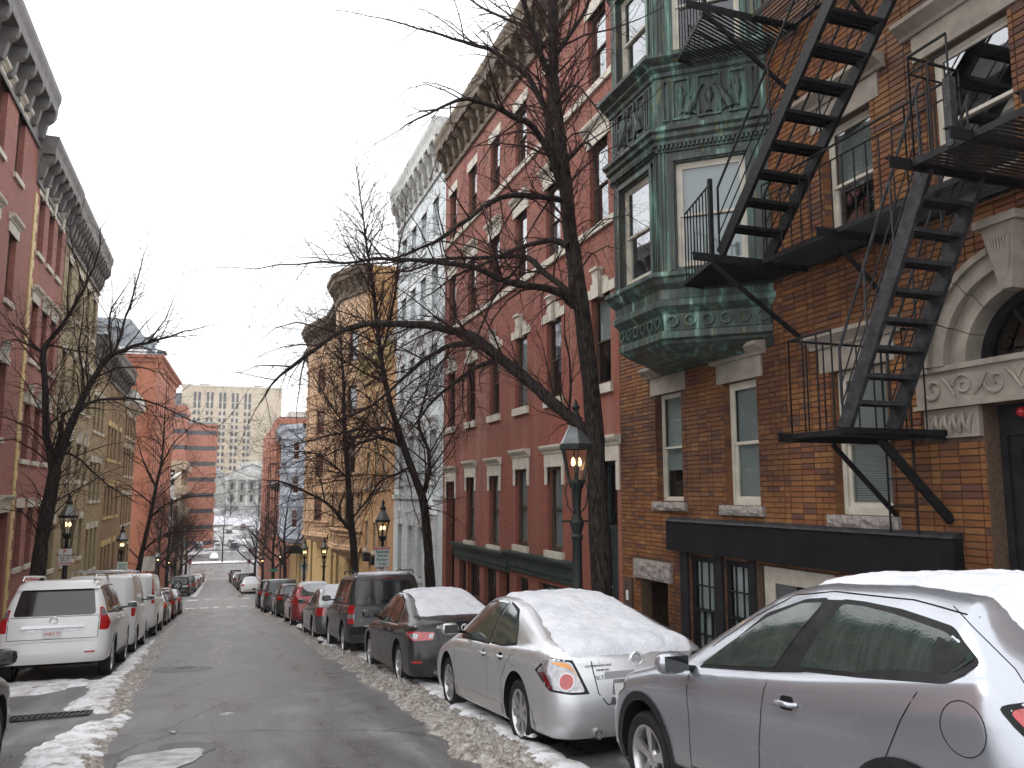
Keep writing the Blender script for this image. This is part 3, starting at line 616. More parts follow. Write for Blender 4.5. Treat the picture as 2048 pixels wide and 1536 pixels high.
def panel_door(B, F, s, z0, wd, h, mat='green_wood', glazed=True, light='glass', rev=.3):
    hw = wd/2; root = MB(); root.box(-hw, hw, -.06, 0, 0, h*.62)
    o = root.build('door', mat, B, local=True); o.location = F.P(s, -rev, z0)-ORG[B.name]; o.rotation_euler = (0, 0, F.rz())
    fr_ = MB(); fr_.box(-hw-.002, -hw+.07, -.05, .03, 0, h); fr_.box(hw-.07, hw+.002, -.05, .03, 0, h); fr_.box(-hw+.07, hw-.07, -.05, .03, h-.07, h); fr_.box(-hw+.07, hw-.07, -.05, .04, h*.62, h*.62+.08); fr_.build('door_frame', mat, o, local=True)
    for a, b in ((-hw+.14, -.04), (.04, hw-.14)):
        for e, f in ((.12, h*.24), (h*.28, h*.56)): MB().box(a, b, 0, .015, e, f).build('door_panel', mat, o, local=True)
    MB().quad((-hw+.07, -.02, h*.62+.08), (hw-.07, -.02, h*.62+.08), (hw-.07, -.02, h-.07), (-hw+.07, -.02, h-.07)).build('transom_pane', light, o, local=True)
    MB().quad((-hw, -.3, h*.55), (hw, -.3, h*.55), (hw, -.3, h), (-hw, -.3, h)).build('backing', 'room_warm', o, local=True)
    MB().beam((-hw+.1, -.01, h*.62+.1), (hw-.1, -.01, h-.1), .02, .012, (0, 1, 0)).beam((hw-.1, -.005, h*.62+.1), (-hw+.1, -.005, h-.1), .02, .012, (0, 1, 0)).build('transom_bar', mat, o, local=True)
    MB().lathe([(0, .05), (.025, .045), (.03, .03), (.012, .01), (.012, 0)], 8, (hw-.14, 0, h*.3), 'y').build('handle', 'chrome', o, local=True, smooth=40)

# ---------------- R1: orange brick building with copper bay and arched door
B1 = empty('brick_apartment_building', (7, 8, -1), 'orange brick building with green copper bay window and arched stone doorway', 'building')
F = FR_R
W = dict(w1=(12.08, 1.60, .84, 1.80), w2=(10.06, 1.57, .82, 1.78), w3=(7.72, 1.49, .90, 1.72), u1=(7.70, 4.78, .84, 1.52), u2=(5.95, 4.86, .98, 1.56))
ops1 = [(c-w_/2, c+w_/2, z, z+h) for c, z, w_, h in W.values()]
ops1 += [(c-w_/2, c+w_/2, z, z+h) for c, z, w_, h in ((7.70, 8.0, .84, 1.6), (5.95, 8.0, .98, 1.6))]
ops1 += [(10.80, 11.52, -.85, .80), (9.95, 10.58, -.85, .80), (8.25, 9.80, -.95, .78), (6.75, 8.05, -.95, .78), (12.22, 13.16, -2.2, .27)]   # shop and cellar
ops1 += [(4.95, 6.06, -1.2, 2.60), (4.84, 6.17, 3.02, 3.70)]       # door, fanlight (arch stones cover the corners)
wm = MB(); wallmesh(wm, F, 1.0, 13.85, -4, 12.2, ops1, .20, d=-.012); wm.build('wall', 'mortar', B1)
shell(B1, F, 1.0, 13.85, -4, 12.2, 9, 'brick_side')
def in_arch(s, z): return (s-5.5)**2+(z-3.02)**2 < 1.08**2 and z > 2.3
blocks = ops1+[(o[0]-.16, o[1]+.16, o[3], o[3]+.30) for o in ops1[:7]]+[(4.25, 6.80, 2.25, 3.03), (12.05, 13.35, .27, .62), (8.1, 9.0, 9.9, 9.9)]
brs = []; random.seed(3); rw = .070; z = -2.3; k = 0
while z < 11.2:
    iv = [(1.8, 13.84)]
    for o in blocks:
        if o[2]-.01 < z+rw/2 < o[3]+.01:
            nv = []
            for a, b in iv:
                if o[1] <= a or o[0] >= b: nv.append((a, b)); continue
                if o[0] > a: nv.append((a, o[0]))
                if o[1] < b: nv.append((o[1], b))
            iv = nv
    for a, b in iv:
        s = a-(.12 if k % 2 else 0)-(a % .24)
        while s < b:
            L_ = .24 if (int(s*50) % 5) else .12
            x0, x1 = max(a, s), min(b, s+L_); s += L_
            if x1-x0 < .03: continue
            if z > 2.9 and any(in_arch(q, z+rw/2) for q in (x0, x1)): continue
            brs.append((x0, x1, z))
    z += rw; k += 1
def brick_geo(mb, x0, x1, z, dd):
    g = .0032; b = .004
    p0, p1, q0, q1 = x0+g, x1-g, z+g, z+rw-g
    P_ = [F.P(p0, -.012, q0), F.P(p1, -.012, q0), F.P(p1, -.012, q1), F.P(p0, -.012, q1), F.P(p0+b, dd, q0+b), F.P(p1-b, dd, q0+b), F.P(p1-b, dd, q1-b), F.P(p0+b, dd, q1-b)]
    mb.add(P_, [(4,5,6,7), (0,1,5,4), (1,2,6,5), (2,3,7,6), (3,0,4,7)])
full = [b for b in brs if .236 < b[1]-b[0] < .243]
def bsize(b): return math.hypot((b[0]+b[1])/2-0, 7-0)+abs(b[2]-1.75)*.6
full.sort(key=bsize); full = [b for b in full if 4.6 < b[0] < 9.5 and 1.2 < b[2] < 5][:290]; fs_ = set(full)
mb = MB(); rn = []
for b in brs:
    if b in fs_: continue
    n0 = len(mb.f); brick_geo(mb, b[0], b[1], b[2], .003+random.random()*.006)
    rv = random.random()
    rn += [rv]*(len(mb.f)-n0)
# end-on bricks lining the window reveals
for o in ops1[:9]:
    for sx, dr in ((o[0], 1), (o[1], -1)):
        zz = o[2]
        while zz < o[3]-.03:
            a, b = zz+.004, min(zz+rw, o[3])-.004; n0 = len(mb.f)
            mb.quad(F.P(sx+dr*.004, -.01, a), F.P(sx+dr*.004, -.14, a), F.P(sx+dr*.004, -.14, b), F.P(sx+dr*.004, -.01, b)); rn += [random.random()]; zz += rw
mb.rnd = rn; mb.build('brickwork', 'brick_piece', B1, kind='stuff', uv=False)
bm0 = MB(); Fz = Fr((0, 0), (1, 0), (0, 1)); g = .0032
bm0.add([(-.12+g, -.015, g), (.12-g, -.015, g), (.12-g, -.015, rw-g), (-.12+g, -.015, rw-g), (-.12+g+.004, .004, g+.004), (.12-g-.004, .004, g+.004), (.12-g-.004, .004, rw-g-.004), (-.12+g+.004, .004, rw-g-.004)], [(4,5,6,7), (0,1,5,4), (1,2,6,5), (2,3,7,6), (3,0,4,7)])
bme = bm0.mesh('brick', 'brick_piece', uv=False)
for b in full: inst(bme, B1, F.P((b[0]+b[1])/2, random.random()*.005, b[2])-ORG[B1.name], F.rz(), 'brick')
window(B1, F, *[W['w1'][0], W['w1'][1], W['w1'][2], W['w1'][3]], rev=.14, frame='trim_cream', blind='blind_grey', bl=.72, fw=.04)
window(B1, F, *W['w2'], rev=.14, frame='trim_cream', blind='blind_grey', fw=.06)
window(B1, F, *W['w3'], rev=.14, frame='trim_cream', blind='blind_white', fw=.07, slats=True)
window(B1, F, *W['u1'], rev=.14, frame='trim_cream', glass='glass_sky', blind='blind_grey', bl=.55, fw=.05)
window(B1, F, *W['u2'], rev=.14, frame='trim_cream', glass='glass_sky', fw=.05, bl=.3)
for c_ in (7.70, 5.95): window(B1, F, c_, 8.0, .9, 1.6, rev=.14, frame='trim_cream', glass='glass_sky')
def rough_block(B, nmx, mat, a0, a1, d0, d1, z0, z1, amp=.02, seed=0):   # quarry-faced stone block
    mb = MB(); nx, nz = max(4, int((a1-a0)/.06)), max(3, int((z1-z0)/.05)); q = []
    for j in range(nz+1):
        for i in range(nx+1):
            e = min(i, nx-i, j, nz-j); s = a0+(a1-a0)*i/nx; z = z0+(z1-z0)*j/nz
            q.append(F.P(s, d1+(0 if e == 0 else amp*(.6+1.6*noise.noise(Vector((s*9, z*9, seed))))), z))
    mb.add(q, [(j*(nx+1)+i, j*(nx+1)+i+1, (j+1)*(nx+1)+i+1, (j+1)*(nx+1)+i) for j in range(nz) for i in range(nx)])
    for a in (a0, a1): mb.quad(F.P(a, d0, z0), F.P(a, d1, z0), F.P(a, d1, z1), F.P(a, d0, z1))
    for z in (z0, z1): mb.quad(F.P(a0, d0, z), F.P(a1, d0, z), F.P(a1, d1, z), F.P(a0, d1, z))
    mb.build(nmx, mat, B)
for i, (k_, (c, z, wd, h)) in enumerate(W.items()):
    if k_ != 'u2': rough_block(B1, 'sill', 'granite', c-wd/2-.11, c+wd/2+.11, -.15, .06, z-.145, z-.005, .03, i)
    e = .14 if k_ in ('w1', 'w2') else .16
    rough_block(B1, 'lintel', 'stone_carved', c-wd/2-e, c+wd/2+e, -.15, .02, z+h+.002, z+h+.30, .006, i+9)
    m2 = MB(); zz = z+h+.302; sweep(m2, F, [(-.02, zz), (.05, zz), (.07, zz+.04), (.16, zz+.10), (.19, zz+.12), (.19, zz+.17), (-.02, zz+.19)], c-wd/2-e-.12, c+wd/2+e+.12); m2.build('lintel_cap', 'stone_carved', B1)
rough_block(B1, 'cellar_lintel', 'granite', 12.07, 13.34, -.15, .05, .28, .60, .03, 31)
# shop front under a black fascia
mb = MB(); F.box(mb, 6.38, 12.02, -.02, .13, .83, 1.29); mb.build('shop_fascia', 'black_fascia', B1)
mb = MB(); sweep(mb, F, [(-.01, 1.293), (.15, 1.293), (.13, 1.32), (-.01, 1.36)], 6.38, 12.02); mb.build('fascia_flashing', 'iron_worn', B1)
for c, wd in ((11.16, .72), (10.265, .63)):
    window(B1, F, c, -.85, wd, 1.63, rev=.05, frame='wood_door', blind='blind_white', bl=.98, cols=3, rows=2, fw=.05)
mb = MB(); F.box(mb, 10.585, 10.795, -.10, .05, -1.6, .825); mb.build('pilaster', 'wood_door', B1); mb = MB(); F.box(mb, 11.53, 11.75, -.10, .05, -1.6, .825); mb.build('pilaster', 'wood_door', B1)
mb = MB(); F.box(mb, 9.805, 9.945, -.10, .05, -1.6, .825); mb.build('pilaster', 'wood_door', B1)
window(B1, F, 9.02, -.95, 1.5, 1.70, rev=.12, frame='trim_cream', glass='glass', bl=.2, fw=.12, name='shop_window')
window(B1, F, 7.40, -.95, 1.3, 1.70, rev=.12, frame='wood_door', glass='glass', fw=.1, name='shop_window')
mb = MB(); F.box(mb, 12.20, 13.18, -1.5, -1.45, -2.6, .4); mb.build('cellar_recess', 'room', B1)
# doorway: arch stones, carved lintel, corbels, door
cx, cz = 5.5, 3.02
def arc_stone(nmx, r0, r1, a0, a1, d0, d1, mat):
    mb = MB(); n = 5; V = []
    for r_, d in ((r0, d0), (r0, d1), (r1, d1), (r1, d0)):
        for i in range(n+1): a = a0+(a1-a0)*i/n; V.append(F.P(cx+r_*math.cos(a), d, cz+r_*math.sin(a)))
    m_ = n+1; mb.add(V, [(k*m_+i, k*m_+i+1, ((k+1) % 4)*m_+i+1, ((k+1) % 4)*m_+i) for k in range(4) for i in range(n)]+[(0, m_, 2*m_, 3*m_), (n, m_+n, 2*m_+n, 3*m_+n)]); mb.build(nmx, mat, B1)
for k in range(7):
    a0, a1 = math.pi*k/7+.006, math.pi*(k+1)/7-.006
    arc_stone('arch_stone', .67, .86, a0, a1, -.3, .05, 'stone_carved'); arc_stone('arch_stone', .863, 1.02, a0, a1, -.1, .13, 'stone_carved'); arc_stone('arch_moulding', 1.022, 1.09, a0, a1, -.1, .17, 'stone_carved')
mb = MB(); mb.hexa([F.P(5.44, .05, 3.62), F.P(5.56, .05, 3.62), F.P(5.56, .24, 3.62), F.P(5.44, .24, 3.62), F.P(5.32, .0, 4.22), F.P(5.68, .0, 4.22), F.P(5.68, .30, 4.22), F.P(5.32, .30, 4.22)]); mb.build('keystone', 'stone_carved', B1)
tb(B1, 'keystone_cap', 'stone_carved', F, 5.27, 5.73, 0, .34, 4.222, 4.30)
mb = MB()
for i in range(9):
    a = R(-60+15*i); mb.tube([F.P(5.5+math.sin(a)*.02, .245, 3.72), F.P(5.5+math.sin(a)*.09, .285, 3.9), F.P(5.5+math.sin(a)*.13, .30, 4.1)], [.012, .020, .010], 5)
mb.build('carved_leaf', 'stone_carved', B1, smooth=60)
tb(B1, 'carved_lintel', 'stone_carved', F, 4.22, 6.78, -.25, .08, 2.62, 3.015)
tb(B1, 'lintel_moulding', 'stone_carved', F, 4.2, 6.80, .08, .12, 2.975, 3.03); tb(B1, 'lintel_moulding', 'stone_carved', F, 4.2, 6.80, .08, .11, 2.60, 2.64)
mb = MB()
for k in range(7):       # running scroll ornament
    s0 = 6.55-k*.37; sg = 1 if k % 2 else -1; pts = []
    for i in range(26): a = i/25*2.6*math.pi; r_ = .125*(1-i/25*.85); pts.append(F.P(s0+r_*math.cos(a), .092, 2.81+sg*(.0+r_*math.sin(a))))
    mb.tube(pts, [.013+.008*math.sin(i*.5) for i in range(26)], 5)
    mb.tube([F.P(s0-.12, .09, 2.81-sg*.10), F.P(s0-.2, .095, 2.81-sg*.02), F.P(s0-.27, .09, 2.81+sg*.10)], [.012, .022, .012], 5)
mb.build('scroll_carving', 'stone_carved', B1, smooth=60, uv=False)
for s0 in (6.40, 4.58):
    tb(B1, 'corbel_block', 'stone_carved', F, s0-.33, s0+.33, -.2, .04, 2.30, 2.598); mb = MB()
    for i in range(5):
        for sg in (1, -1): mb.tube([F.P(s0-.22+i*.11, .045, 2.34), F.P(s0-.22+i*.11+sg*.03, .09, 2.44), F.P(s0-.22+i*.11+sg*.055, .055, 2.54)], [.010, .020, .006], 5)
    mb.build('carved_leaf', 'stone_carved', B1, smooth=60)
fan = MB().build('fanlight', 'wood_door', B1) if False else None
mb = MB(); n = 20
for (r0, r1, d0, d1) in ((.58, .672, -.24, -.16),):
    for i in range(n):
        a, b = math.pi*i/n, math.pi*(i+1)/n
        p = lambda r_, t, d: F.P(cx+r_*math.cos(t), d, cz+r_*math.sin(t))
        mb.hexa([p(r0, a, d0), p(r1, a, d0), p(r1, a, d1), p(r0, a, d1), p(r0, b, d0), p(r1, b, d0), p(r1, b, d1), p(r0, b, d1)])
for a in (60, 120, 90): mb.beam(F.P(cx, -.2, cz), F.P(cx+.6*math.cos(R(a)), -.2, cz+.6*math.sin(R(a))), .025, .025)
fo = mb.build('fanlight', 'wood_door', B1)
mb = MB(); mb.add([F.P(cx, -.21, cz)]+[F.P(cx+.6*math.cos(math.pi*i/n), -.21, cz+.6*math.sin(math.pi*i/n)) for i in range(n+1)], [(0, i+1, i+2) for i in range(n)]); mb.build('pane', 'glass', fo)
mb = MB(); F.box(mb, 4.7, 6.3, -.9, -.88, -1.2, 3.8); mb.build('hall_wall', 'room_warm', B1)
mb = MB(); F.box(mb, 5.98, 6.055, -.35, -.2, -1.1, 2.62); F.box(mb, 4.955, 5.03, -.35, -.2, -1.1, 2.62); F.box(mb, 5.03, 5.98, -.35, -.2, 2.30, 2.62); d_o = mb.build('door_frame', 'wood_door', B1)
mb = MB(); F.box(mb, 5.86, 5.98, -.3, -.24, -1.1, 2.3); F.box(mb, 5.03, 5.13, -.3, -.24, -1.1, 2.3); F.box(mb, 5.13, 5.86, -.3, -.24, -1.1, -.1); F.box(mb, 5.13, 5.86, -.3, -.24, 2.18, 2.3)
for z in (.35, 1.30, 1.78): F.box(mb, 5.13, 5.86, -.29, -.25, z-.015, z+.015)
for s in (5.37, 5.61): F.box(mb, s-.012, s+.012, -.288, -.252, 1.3, 2.18)
dd = mb.build('door', 'wood_door', B1)
mb = MB(); F.box(mb, 5.14, 5.84, -.275, -.27, .36, 2.18); mb.build('pane', 'glass', dd)
mb = MB(); F.box(mb, 5.16, 5.75, -.25, -.24, -.1, .85); mb.build('notice_board', 'tan_paper', dd)
mb = MB(); mb.lathe([(0, -.05), (.035, -.035), (.05, 0), (.035, .035), (0, .05)], 12, tuple(F.P(5.68, -.05, 2.50))); mb.build('door_bulb', 'red_bulb', B1, smooth=180)
tb(B1, 'doorstep', 'granite', F, 4.9, 6.1, -.9, .25, -1.4, -.92)
B1rb = tb(B1, 'meter_box', 'wood_brown', F, 13.42, 13.72, 0, .05, -.7, .25); MB().build  # small brown hatch at the party wall
tb(B1, 'paper_notice', 'sign_white', F, 13.53, 13.62, .052, .056, -.15, .02)

# copper bay: canted, swept mouldings, relief panels
BAYP = [(7.0, 9.18), (5.84, 10.20), (5.84, 11.62), (7.0, 12.72)]
def bay_ring(e):   # mitred offset of the bay plan
    P_ = [Vector(p) for p in BAYP]; ns = []
    for a, b in zip(P_, P_[1:]): d = (b-a).normalized(); ns.append(Vector((-d.y, d.x)))
    r_ = []
    for i, p in enumerate(P_):
        if i == 0: n_ = ns[0]; k = 1
        elif i == len(P_)-1: n_ = ns[-1]; k = 1
        else: n_ = (ns[i-1]+ns[i]).normalized(); k = 1/max(.3, n_.dot(ns[i]))
        q = p+n_*e*k
        if i in (0, len(P_)-1): q = Vector((7.0, p.y+(-e if i == 0 else e)*1.1))
        r_.append(q)
    return r_
def bay_sweep(nmx, prof, mat='copper', cap=False):
    mb = MB(); rs = [[(q.x, q.y, z) for q in bay_ring(e)] for e, z in prof]; V = [q for r_ in rs for q in r_]
    mb.add(V, [(k*4+i, k*4+i+1, (k+1)*4+i+1, (k+1)*4+i) for k in range(len(prof)-1) for i in range(3)])
    if cap: mb.add(rs[0], [(0, 1, 2, 3)])
    return mb.build(nmx, mat, BAY)
BAY = MB(); BAY.quad((6.99, 9.2, 3.72), (6.99, 12.7, 3.72), (6.99, 12.7, 11.4), (6.99, 9.2, 11.4)); BAY = BAY.build('bay_window', 'room', B1)
ORG[BAY.name] = ORG[B1.name]
bay_sweep('base_moulding', [(-.45, 3.70), (-.40, 3.72), (-.12, 3.86), (-.10, 3.90), (-.03, 3.93), (-.03, 4.02), (-.07, 4.05), (-.05, 4.28), (.0, 4.33), (.05, 4.38), (.05, 4.46), (.01, 4.49), (.02, 4.62), (.10, 4.70), (.12, 4.76), (.17, 4.79), (.17, 4.85), (0, 4.88)], cap=True)
fb = []
for i in range(3):
    a, b = BAYP[i], BAYP[i+1]; Fb, L_ = fr2(a, b, 1); fb.append((Fb, L_))
wz0, wz1 = 4.93, 6.50
for zz0, fl in ((4.88, 0), (8.12, 1)):
    mb = MB()
    for i, (Fb, L_) in enumerate(fb):
        ww = .98 if i == 0 else (.95 if i == 1 else .9); c = L_/2+(.03 if i == 0 else 0)
        wallmesh(mb, Fb, 0, L_, zz0, zz0+1.80, [(c-ww/2, c+ww/2, zz0+.06, zz0+1.62)], .09)
        window(B1, Fb, c, zz0+.06, ww, 1.56, rev=.09, frame='trim_cream' if i == 0 or i == 1 else 'wood_brown', glass='glass_sky' if i else 'glass', blind='blind_white' if i == 0 and not fl else 'blind_grey', bl=1.0 if i == 0 and not fl else .5 if i == 1 and not fl else .25, fw=.05, slats=(i == 0 and not fl))
    mb.build('bay_wall', 'copper', BAY)
    for i, (Fb, L_) in enumerate(fb):       # reeded corner posts and window architrave
        ww = .98 if i == 0 else .95; c = L_/2+(.03 if i == 0 else 0); m2 = MB()
        for s0, s1 in ((c-ww/2-.09, c-ww/2-.02), (c+ww/2+.02, c+ww/2+.09)): Fb.box(m2, s0, s1, -.01, .035, zz0+.02, zz0+1.70)
        Fb.box(m2, c-ww/2-.09, c+ww/2+.09, -.01, .04, zz0+1.64, zz0+1.71); m2.build('architrave', 'copper', BAY)
        m2 = MB()
        for s in (.035, .085, L_-.085, L_-.035): Fb.box(m2, s-.014, s+.014, -.01, .022, zz0, zz0+1.8)
        m2.build('corner_reed', 'copper', BAY, kind='stuff')
bay_sweep('window_cornice', [(0, 6.66), (.03, 6.67), (.03, 6.74), (.07, 6.77), (.07, 6.82), (.12, 6.86), (.12, 6.92), (.17, 6.95), (.17, 7.01), (.03, 7.06)])
m2 = MB()
for i, (Fb, L_) in enumerate(fb):
    n = int(L_/.06)
    for k in range(n): Fb.box(m2, k*L_/n+.01, k*L_/n+.04, .02, .085, 6.70, 6.755)
m2.build('dentils', 'copper', BAY, kind='stuff')
bay_sweep('frieze', [(.03, 7.06), (.03, 7.80)])
bay_sweep('upper_cornice', [(.03, 7.80), (.06, 7.82), (.07, 7.88), (.13, 7.93), (.13, 7.97), (.22, 8.03), (.24, 8.05), (.24, 8.11), (0, 8.13)])
bay_sweep('top_frieze', [(0, 9.92), (.12, 10.0), (.12, 10.1), (0, 10.15), (0, 10.9), (.25, 11.1), (.25, 11.3), (0, 11.35)], cap=False)
for i, (Fb, L_) in enumerate(fb[:2]):
    segs = [(.10, .20, 0), (.24, .50, 1), (.60, L_-.60, 2), (L_-.50, L_-.24, 1), (L_-.20, L_-.10, 0)]
    for a, b, kd in segs:
        m2 = MB(); z0, z1 = 7.12, 7.75
        for q in ((a, b, z0, z0+.03), (a, b, z1-.03, z1), (a, a+.03, z0+.03, z1-.03), (b-.03, b, z0+.03, z1-.03)): Fb.box(m2, q[0], q[1], .03, .065, q[2], q[3])
        m2.build('relief_frame', 'copper', BAY)
        c = (a+b)/2; m2 = MB()
        if kd == 1: m2.lathe([(.0, 0), (.03, .01), (.012, .06), (.03, .12), (.055, .22), (.06, .28), (.03, .33), (.045, .38), (.02, .42), (0, .44)], 10, tuple(Fb.P(c, .035, 7.2)))
        elif kd == 2:
            m2.lathe([(.06, 0), (.02, .04), (.015, .12), (.05, .2), (.065, .27), (.03, .30), (.04, .35), (0, .38)], 10, tuple(Fb.P(c, .035, 7.18)))
            for sg in (1, -1):   # seated winged beasts facing the urn
                g_ = lambda x, z, d=.05: Fb.P(c+sg*x, d, 7.15+z)
                m2.tube([g_(.30, .04), g_(.27, .14), g_(.20, .24), g_(.17, .34), g_(.12, .42)], [.055, .07, .05, .035, .02], 7); m2.tube([g_(.12, .42), g_(.10, .46), g_(.06, .44)], [.022, .034, .012], 7)
                m2.tube([g_(.19, .25), g_(.14, .14), g_(.12, .03)], [.025, .018, .014], 6); m2.tube([g_(.27, .12), g_(.22, .05), g_(.17, .02)], [.035, .02, .014], 6)
                m2.tube([g_(.22, .26, .04), g_(.30, .36, .04), g_(.30, .50, .04)], [.02, .035, .006], 6); m2.tube([g_(.31, .05, .04), g_(.39, .10, .04), g_(.38, .22, .04)], [.012, .010, .008], 5)
        if m2.v: m2.build('relief_figure', 'copper', BAY, smooth=180)
# roundels under the sill
m2 = MB()
for i, (Fb, L_) in enumerate(fb[:2]):
    for k in range(6):
        p = Fb.P(.15+(L_-.3)*k/5, -.05, 4.17); n_ = Fb.N
        for t in range(10): a, b = t*math.pi/5, (t+1)*math.pi/5; e = lambda r_, th: p+Fb.S*r_*math.cos(th)+Vector((0, 0, r_*math.sin(th))); m2.beam(e(.075, a)+n_*.02, e(.075, b)+n_*.02, .03, .03, tuple(n_))
m2.build('roundels', 'copper', BAY, kind='stuff')

# ---------------- fire escape
FE = empty('fire_escape', (6.4, 7, 2), 'black iron fire escape with zigzag stairs hung on the orange brick wall', 'fire escape')
def grate(nmx, poly, z, dirn=(1, 0), gap=.058, mat='black_iron'):
    """slatted deck: thin bars across a convex polygon"""
    mb = MB(); P_ = [Vector(p) for p in poly]; d = Vector(dirn).normalized(); n_ = Vector((-d.y, d.x)); ts = [p.dot(n_) for p in P_]; t = min(ts)+.02
    while t < max(ts)-.01:
        xs = []
        for a, b in zip(P_, P_[1:]+P_[:1]):
            ta, tb_ = a.dot(n_), b.dot(n_)
            if (ta-t)*(tb_-t) < 0: xs.append(a+(b-a)*((t-ta)/(tb_-ta)))
        if len(xs) == 2: mb.beam((xs[0].x, xs[0].y, z), (xs[1].x, xs[1].y, z), .013, .022)
        t += gap
    o = mb.build(nmx, mat, FE, kind='stuff', uv=False)
    for a, b in zip(P_, P_[1:]+P_[:1]): MB().beam((a.x, a.y, z-.01), (b.x, b.y, z-.01), .012, .06).build('deck_edge', 'black_iron', FE)
def beam(a, b, w_=.05, h=.09, nmx='bracket_beam', mat='black_iron'): return MB().beam(a, b, w_, h).build(nmx, mat, FE)
def channel(a, b, h=.10):
    beam(a, b, .012, h); A_ = Vector(a); B_ = Vector(b); beam(A_+Vector((0, .028, h/2)), B_+Vector((0, .028, h/2)), .055, .012, 'beam_flange')
def rail(pts, z0, z1, n=None, gap=.17, top2=True):
    P_ = [Vector(p) for p in pts]; MB().tube([(p.x, p.y, z1) for p in P_], .014, 6).build('handrail', 'black_iron', FE, smooth=60)
    if top2: MB().tube([(p.x, p.y, z1-.16) for p in P_], .010, 5).build('lower_rail', 'black_iron', FE, smooth=60)
    for a, b in zip(P_, P_[1:]):
        L_ = (b-a).length; k = max(1, int(L_/gap))
        for i in range(k+1): p = a+(b-a)*i/k; MB().tube([(p.x, p.y, z0), (p.x, p.y, z1-(.16 if top2 and i not in (0, k) else 0))], .0095, 5).build('baluster', 'black_iron', FE, smooth=60)
for zz in (4.62, 7.92):
    deck = [(5.62, 8.50), (5.93, 9.72), (6.30, 9.78), (6.95, 9.15), (6.95, 8.50)]; grate('deck_slats', deck, zz, (1, .35))
    channel((5.30, 8.46, zz-.02), (6.99, 8.46, zz-.02)); beam((5.55, 8.46, zz-.08), (6.99, 8.46, zz-1.05), .035, .05, 'brace')
    if zz < 6:
        rail([(5.66, 8.62), (5.96, 9.70)], zz, zz+.98, gap=.13, top2=False)
    else: rail([(5.66, 8.62), (5.96, 9.70)], zz, zz+.98, gap=.13, top2=False)
    MB().beam((5.66, 8.60, zz-.05), (5.66, 8.60, zz+1.05), .05, .05).build('post', 'black_iron', FE)
    narrow = [(6.28, 8.44), (6.28, 5.45), (6.95, 5.45), (6.95, 8.44)]; grate('deck_slats', narrow, zz, (0, 1))
    for y in (7.1,): channel((6.0, y, zz-.05), (6.99, y, zz-.05)); beam((6.2, y, zz-.1), (6.99, y, zz-.8), .03, .045, 'brace')
    rail([(6.30, 8.42), (6.30, 6.1)], zz, zz+.98)
    rail([(6.30, 6.1), (6.30, 5.55)], zz, zz+.98) if zz < 6 else None
# near wide landing
near = [(5.60, 5.36), (5.60, 4.15), (6.95, 4.15), (6.95, 5.36)]; grate('deck_slats', near, 4.62, (1, 0))
channel((5.36, 5.38, 4.60), (6.99, 5.38, 4.60)); channel((5.36, 4.75, 4.60), (6.99, 4.75, 4.60)); channel((5.36, 4.12, 4.60), (6.99, 4.12, 4.60))
rail([(5.62, 5.36), (5.62, 4.95)], 4.62, 5.6, gap=.2); MB().beam((5.62, 4.95, 4.6), (5.62, 4.95, 5.20), .07, .07).build('post', 'iron_worn', FE)
rail([(5.62, 5.36), (6.25, 5.40)], 4.62, 5.60, gap=.2)
def stair(o0, o1, width, n, depth=.17, mat='black_iron', nmx='tread', rails=True, rh=.85, plank=.03):
    """two stringers and n slatted treads; o0/o1 outer stringer foot/top"""
    a, b = Vector(o0), Vector(o1); w_ = Vector((width, 0, 0)); d = (b-a).normalized()
    for off in (Vector(), w_):
        MB().beam(a+off, b+off, .012, .16, (1, 0, 0) if False else (0, 0, 1)).build('stringer', 'iron_worn' if off.length and mat != 'black_iron' else mat, FE)
        for sg in (-1, 1): MB().beam(a+off+Vector((.02, 0, 0))+d.cross(Vector((1, 0, 0)))*(.078*sg), b+off+Vector((.02, 0, 0))+d.cross(Vector((1, 0, 0)))*(.078*sg), .045, .008).build('stringer_flange', mat, FE)
    for i in range(1, n):
        p = a+(b-a)*i/n; mb = MB()
        for k in range(4): y = p.y-depth/2+depth*k/3; mb.box(p.x+.012, p.x+width-.008, y-.014, y+.014, p.z-.010, p.z+.012)
        mb.box(p.x+.012, p.x+width-.008, p.y+depth/2+.014, p.y+depth/2+.022, p.z-plank, p.z+.012); mb.box(p.x+.012, p.x+width-.008, p.y-depth/2-.022, p.y-depth/2-.014, p.z-plank, p.z+.012); mb.build(nmx, mat, FE)
    if rails:
        for off in (Vector(),) if rails == 1 else (Vector(), w_):
            up = Vector((0, 0, rh)); MB().tube([a+off+up*.3+Vector((0, 0, .0)), a+off+up, b+off+up], .016, 6).build('stair_rail', mat, FE, smooth=50); MB().tube([a+off+up*.55, b+off+up*.55], .009, 5).build('stair_rail', mat, FE, smooth=50); MB().tube([a+off+up*.3, b+off+up*.3], .009, 5).build('stair_rail', mat, FE, smooth=50)
            for t in (.0, .33, .66, .97): q = a+(b-a)*t+off; MB().tube([q, q+up], .012, 5).build('rail_post', mat, FE, smooth=50)
stair((5.74, 8.55, 4.70), (5.74, 5.25, 8.0), .70, 13, rails=2)
stair((5.79, 6.60, 2.38), (5.79, 5.42, 4.62), .60, 9, .14, 'iron_worn', rails=2, rh=.8)
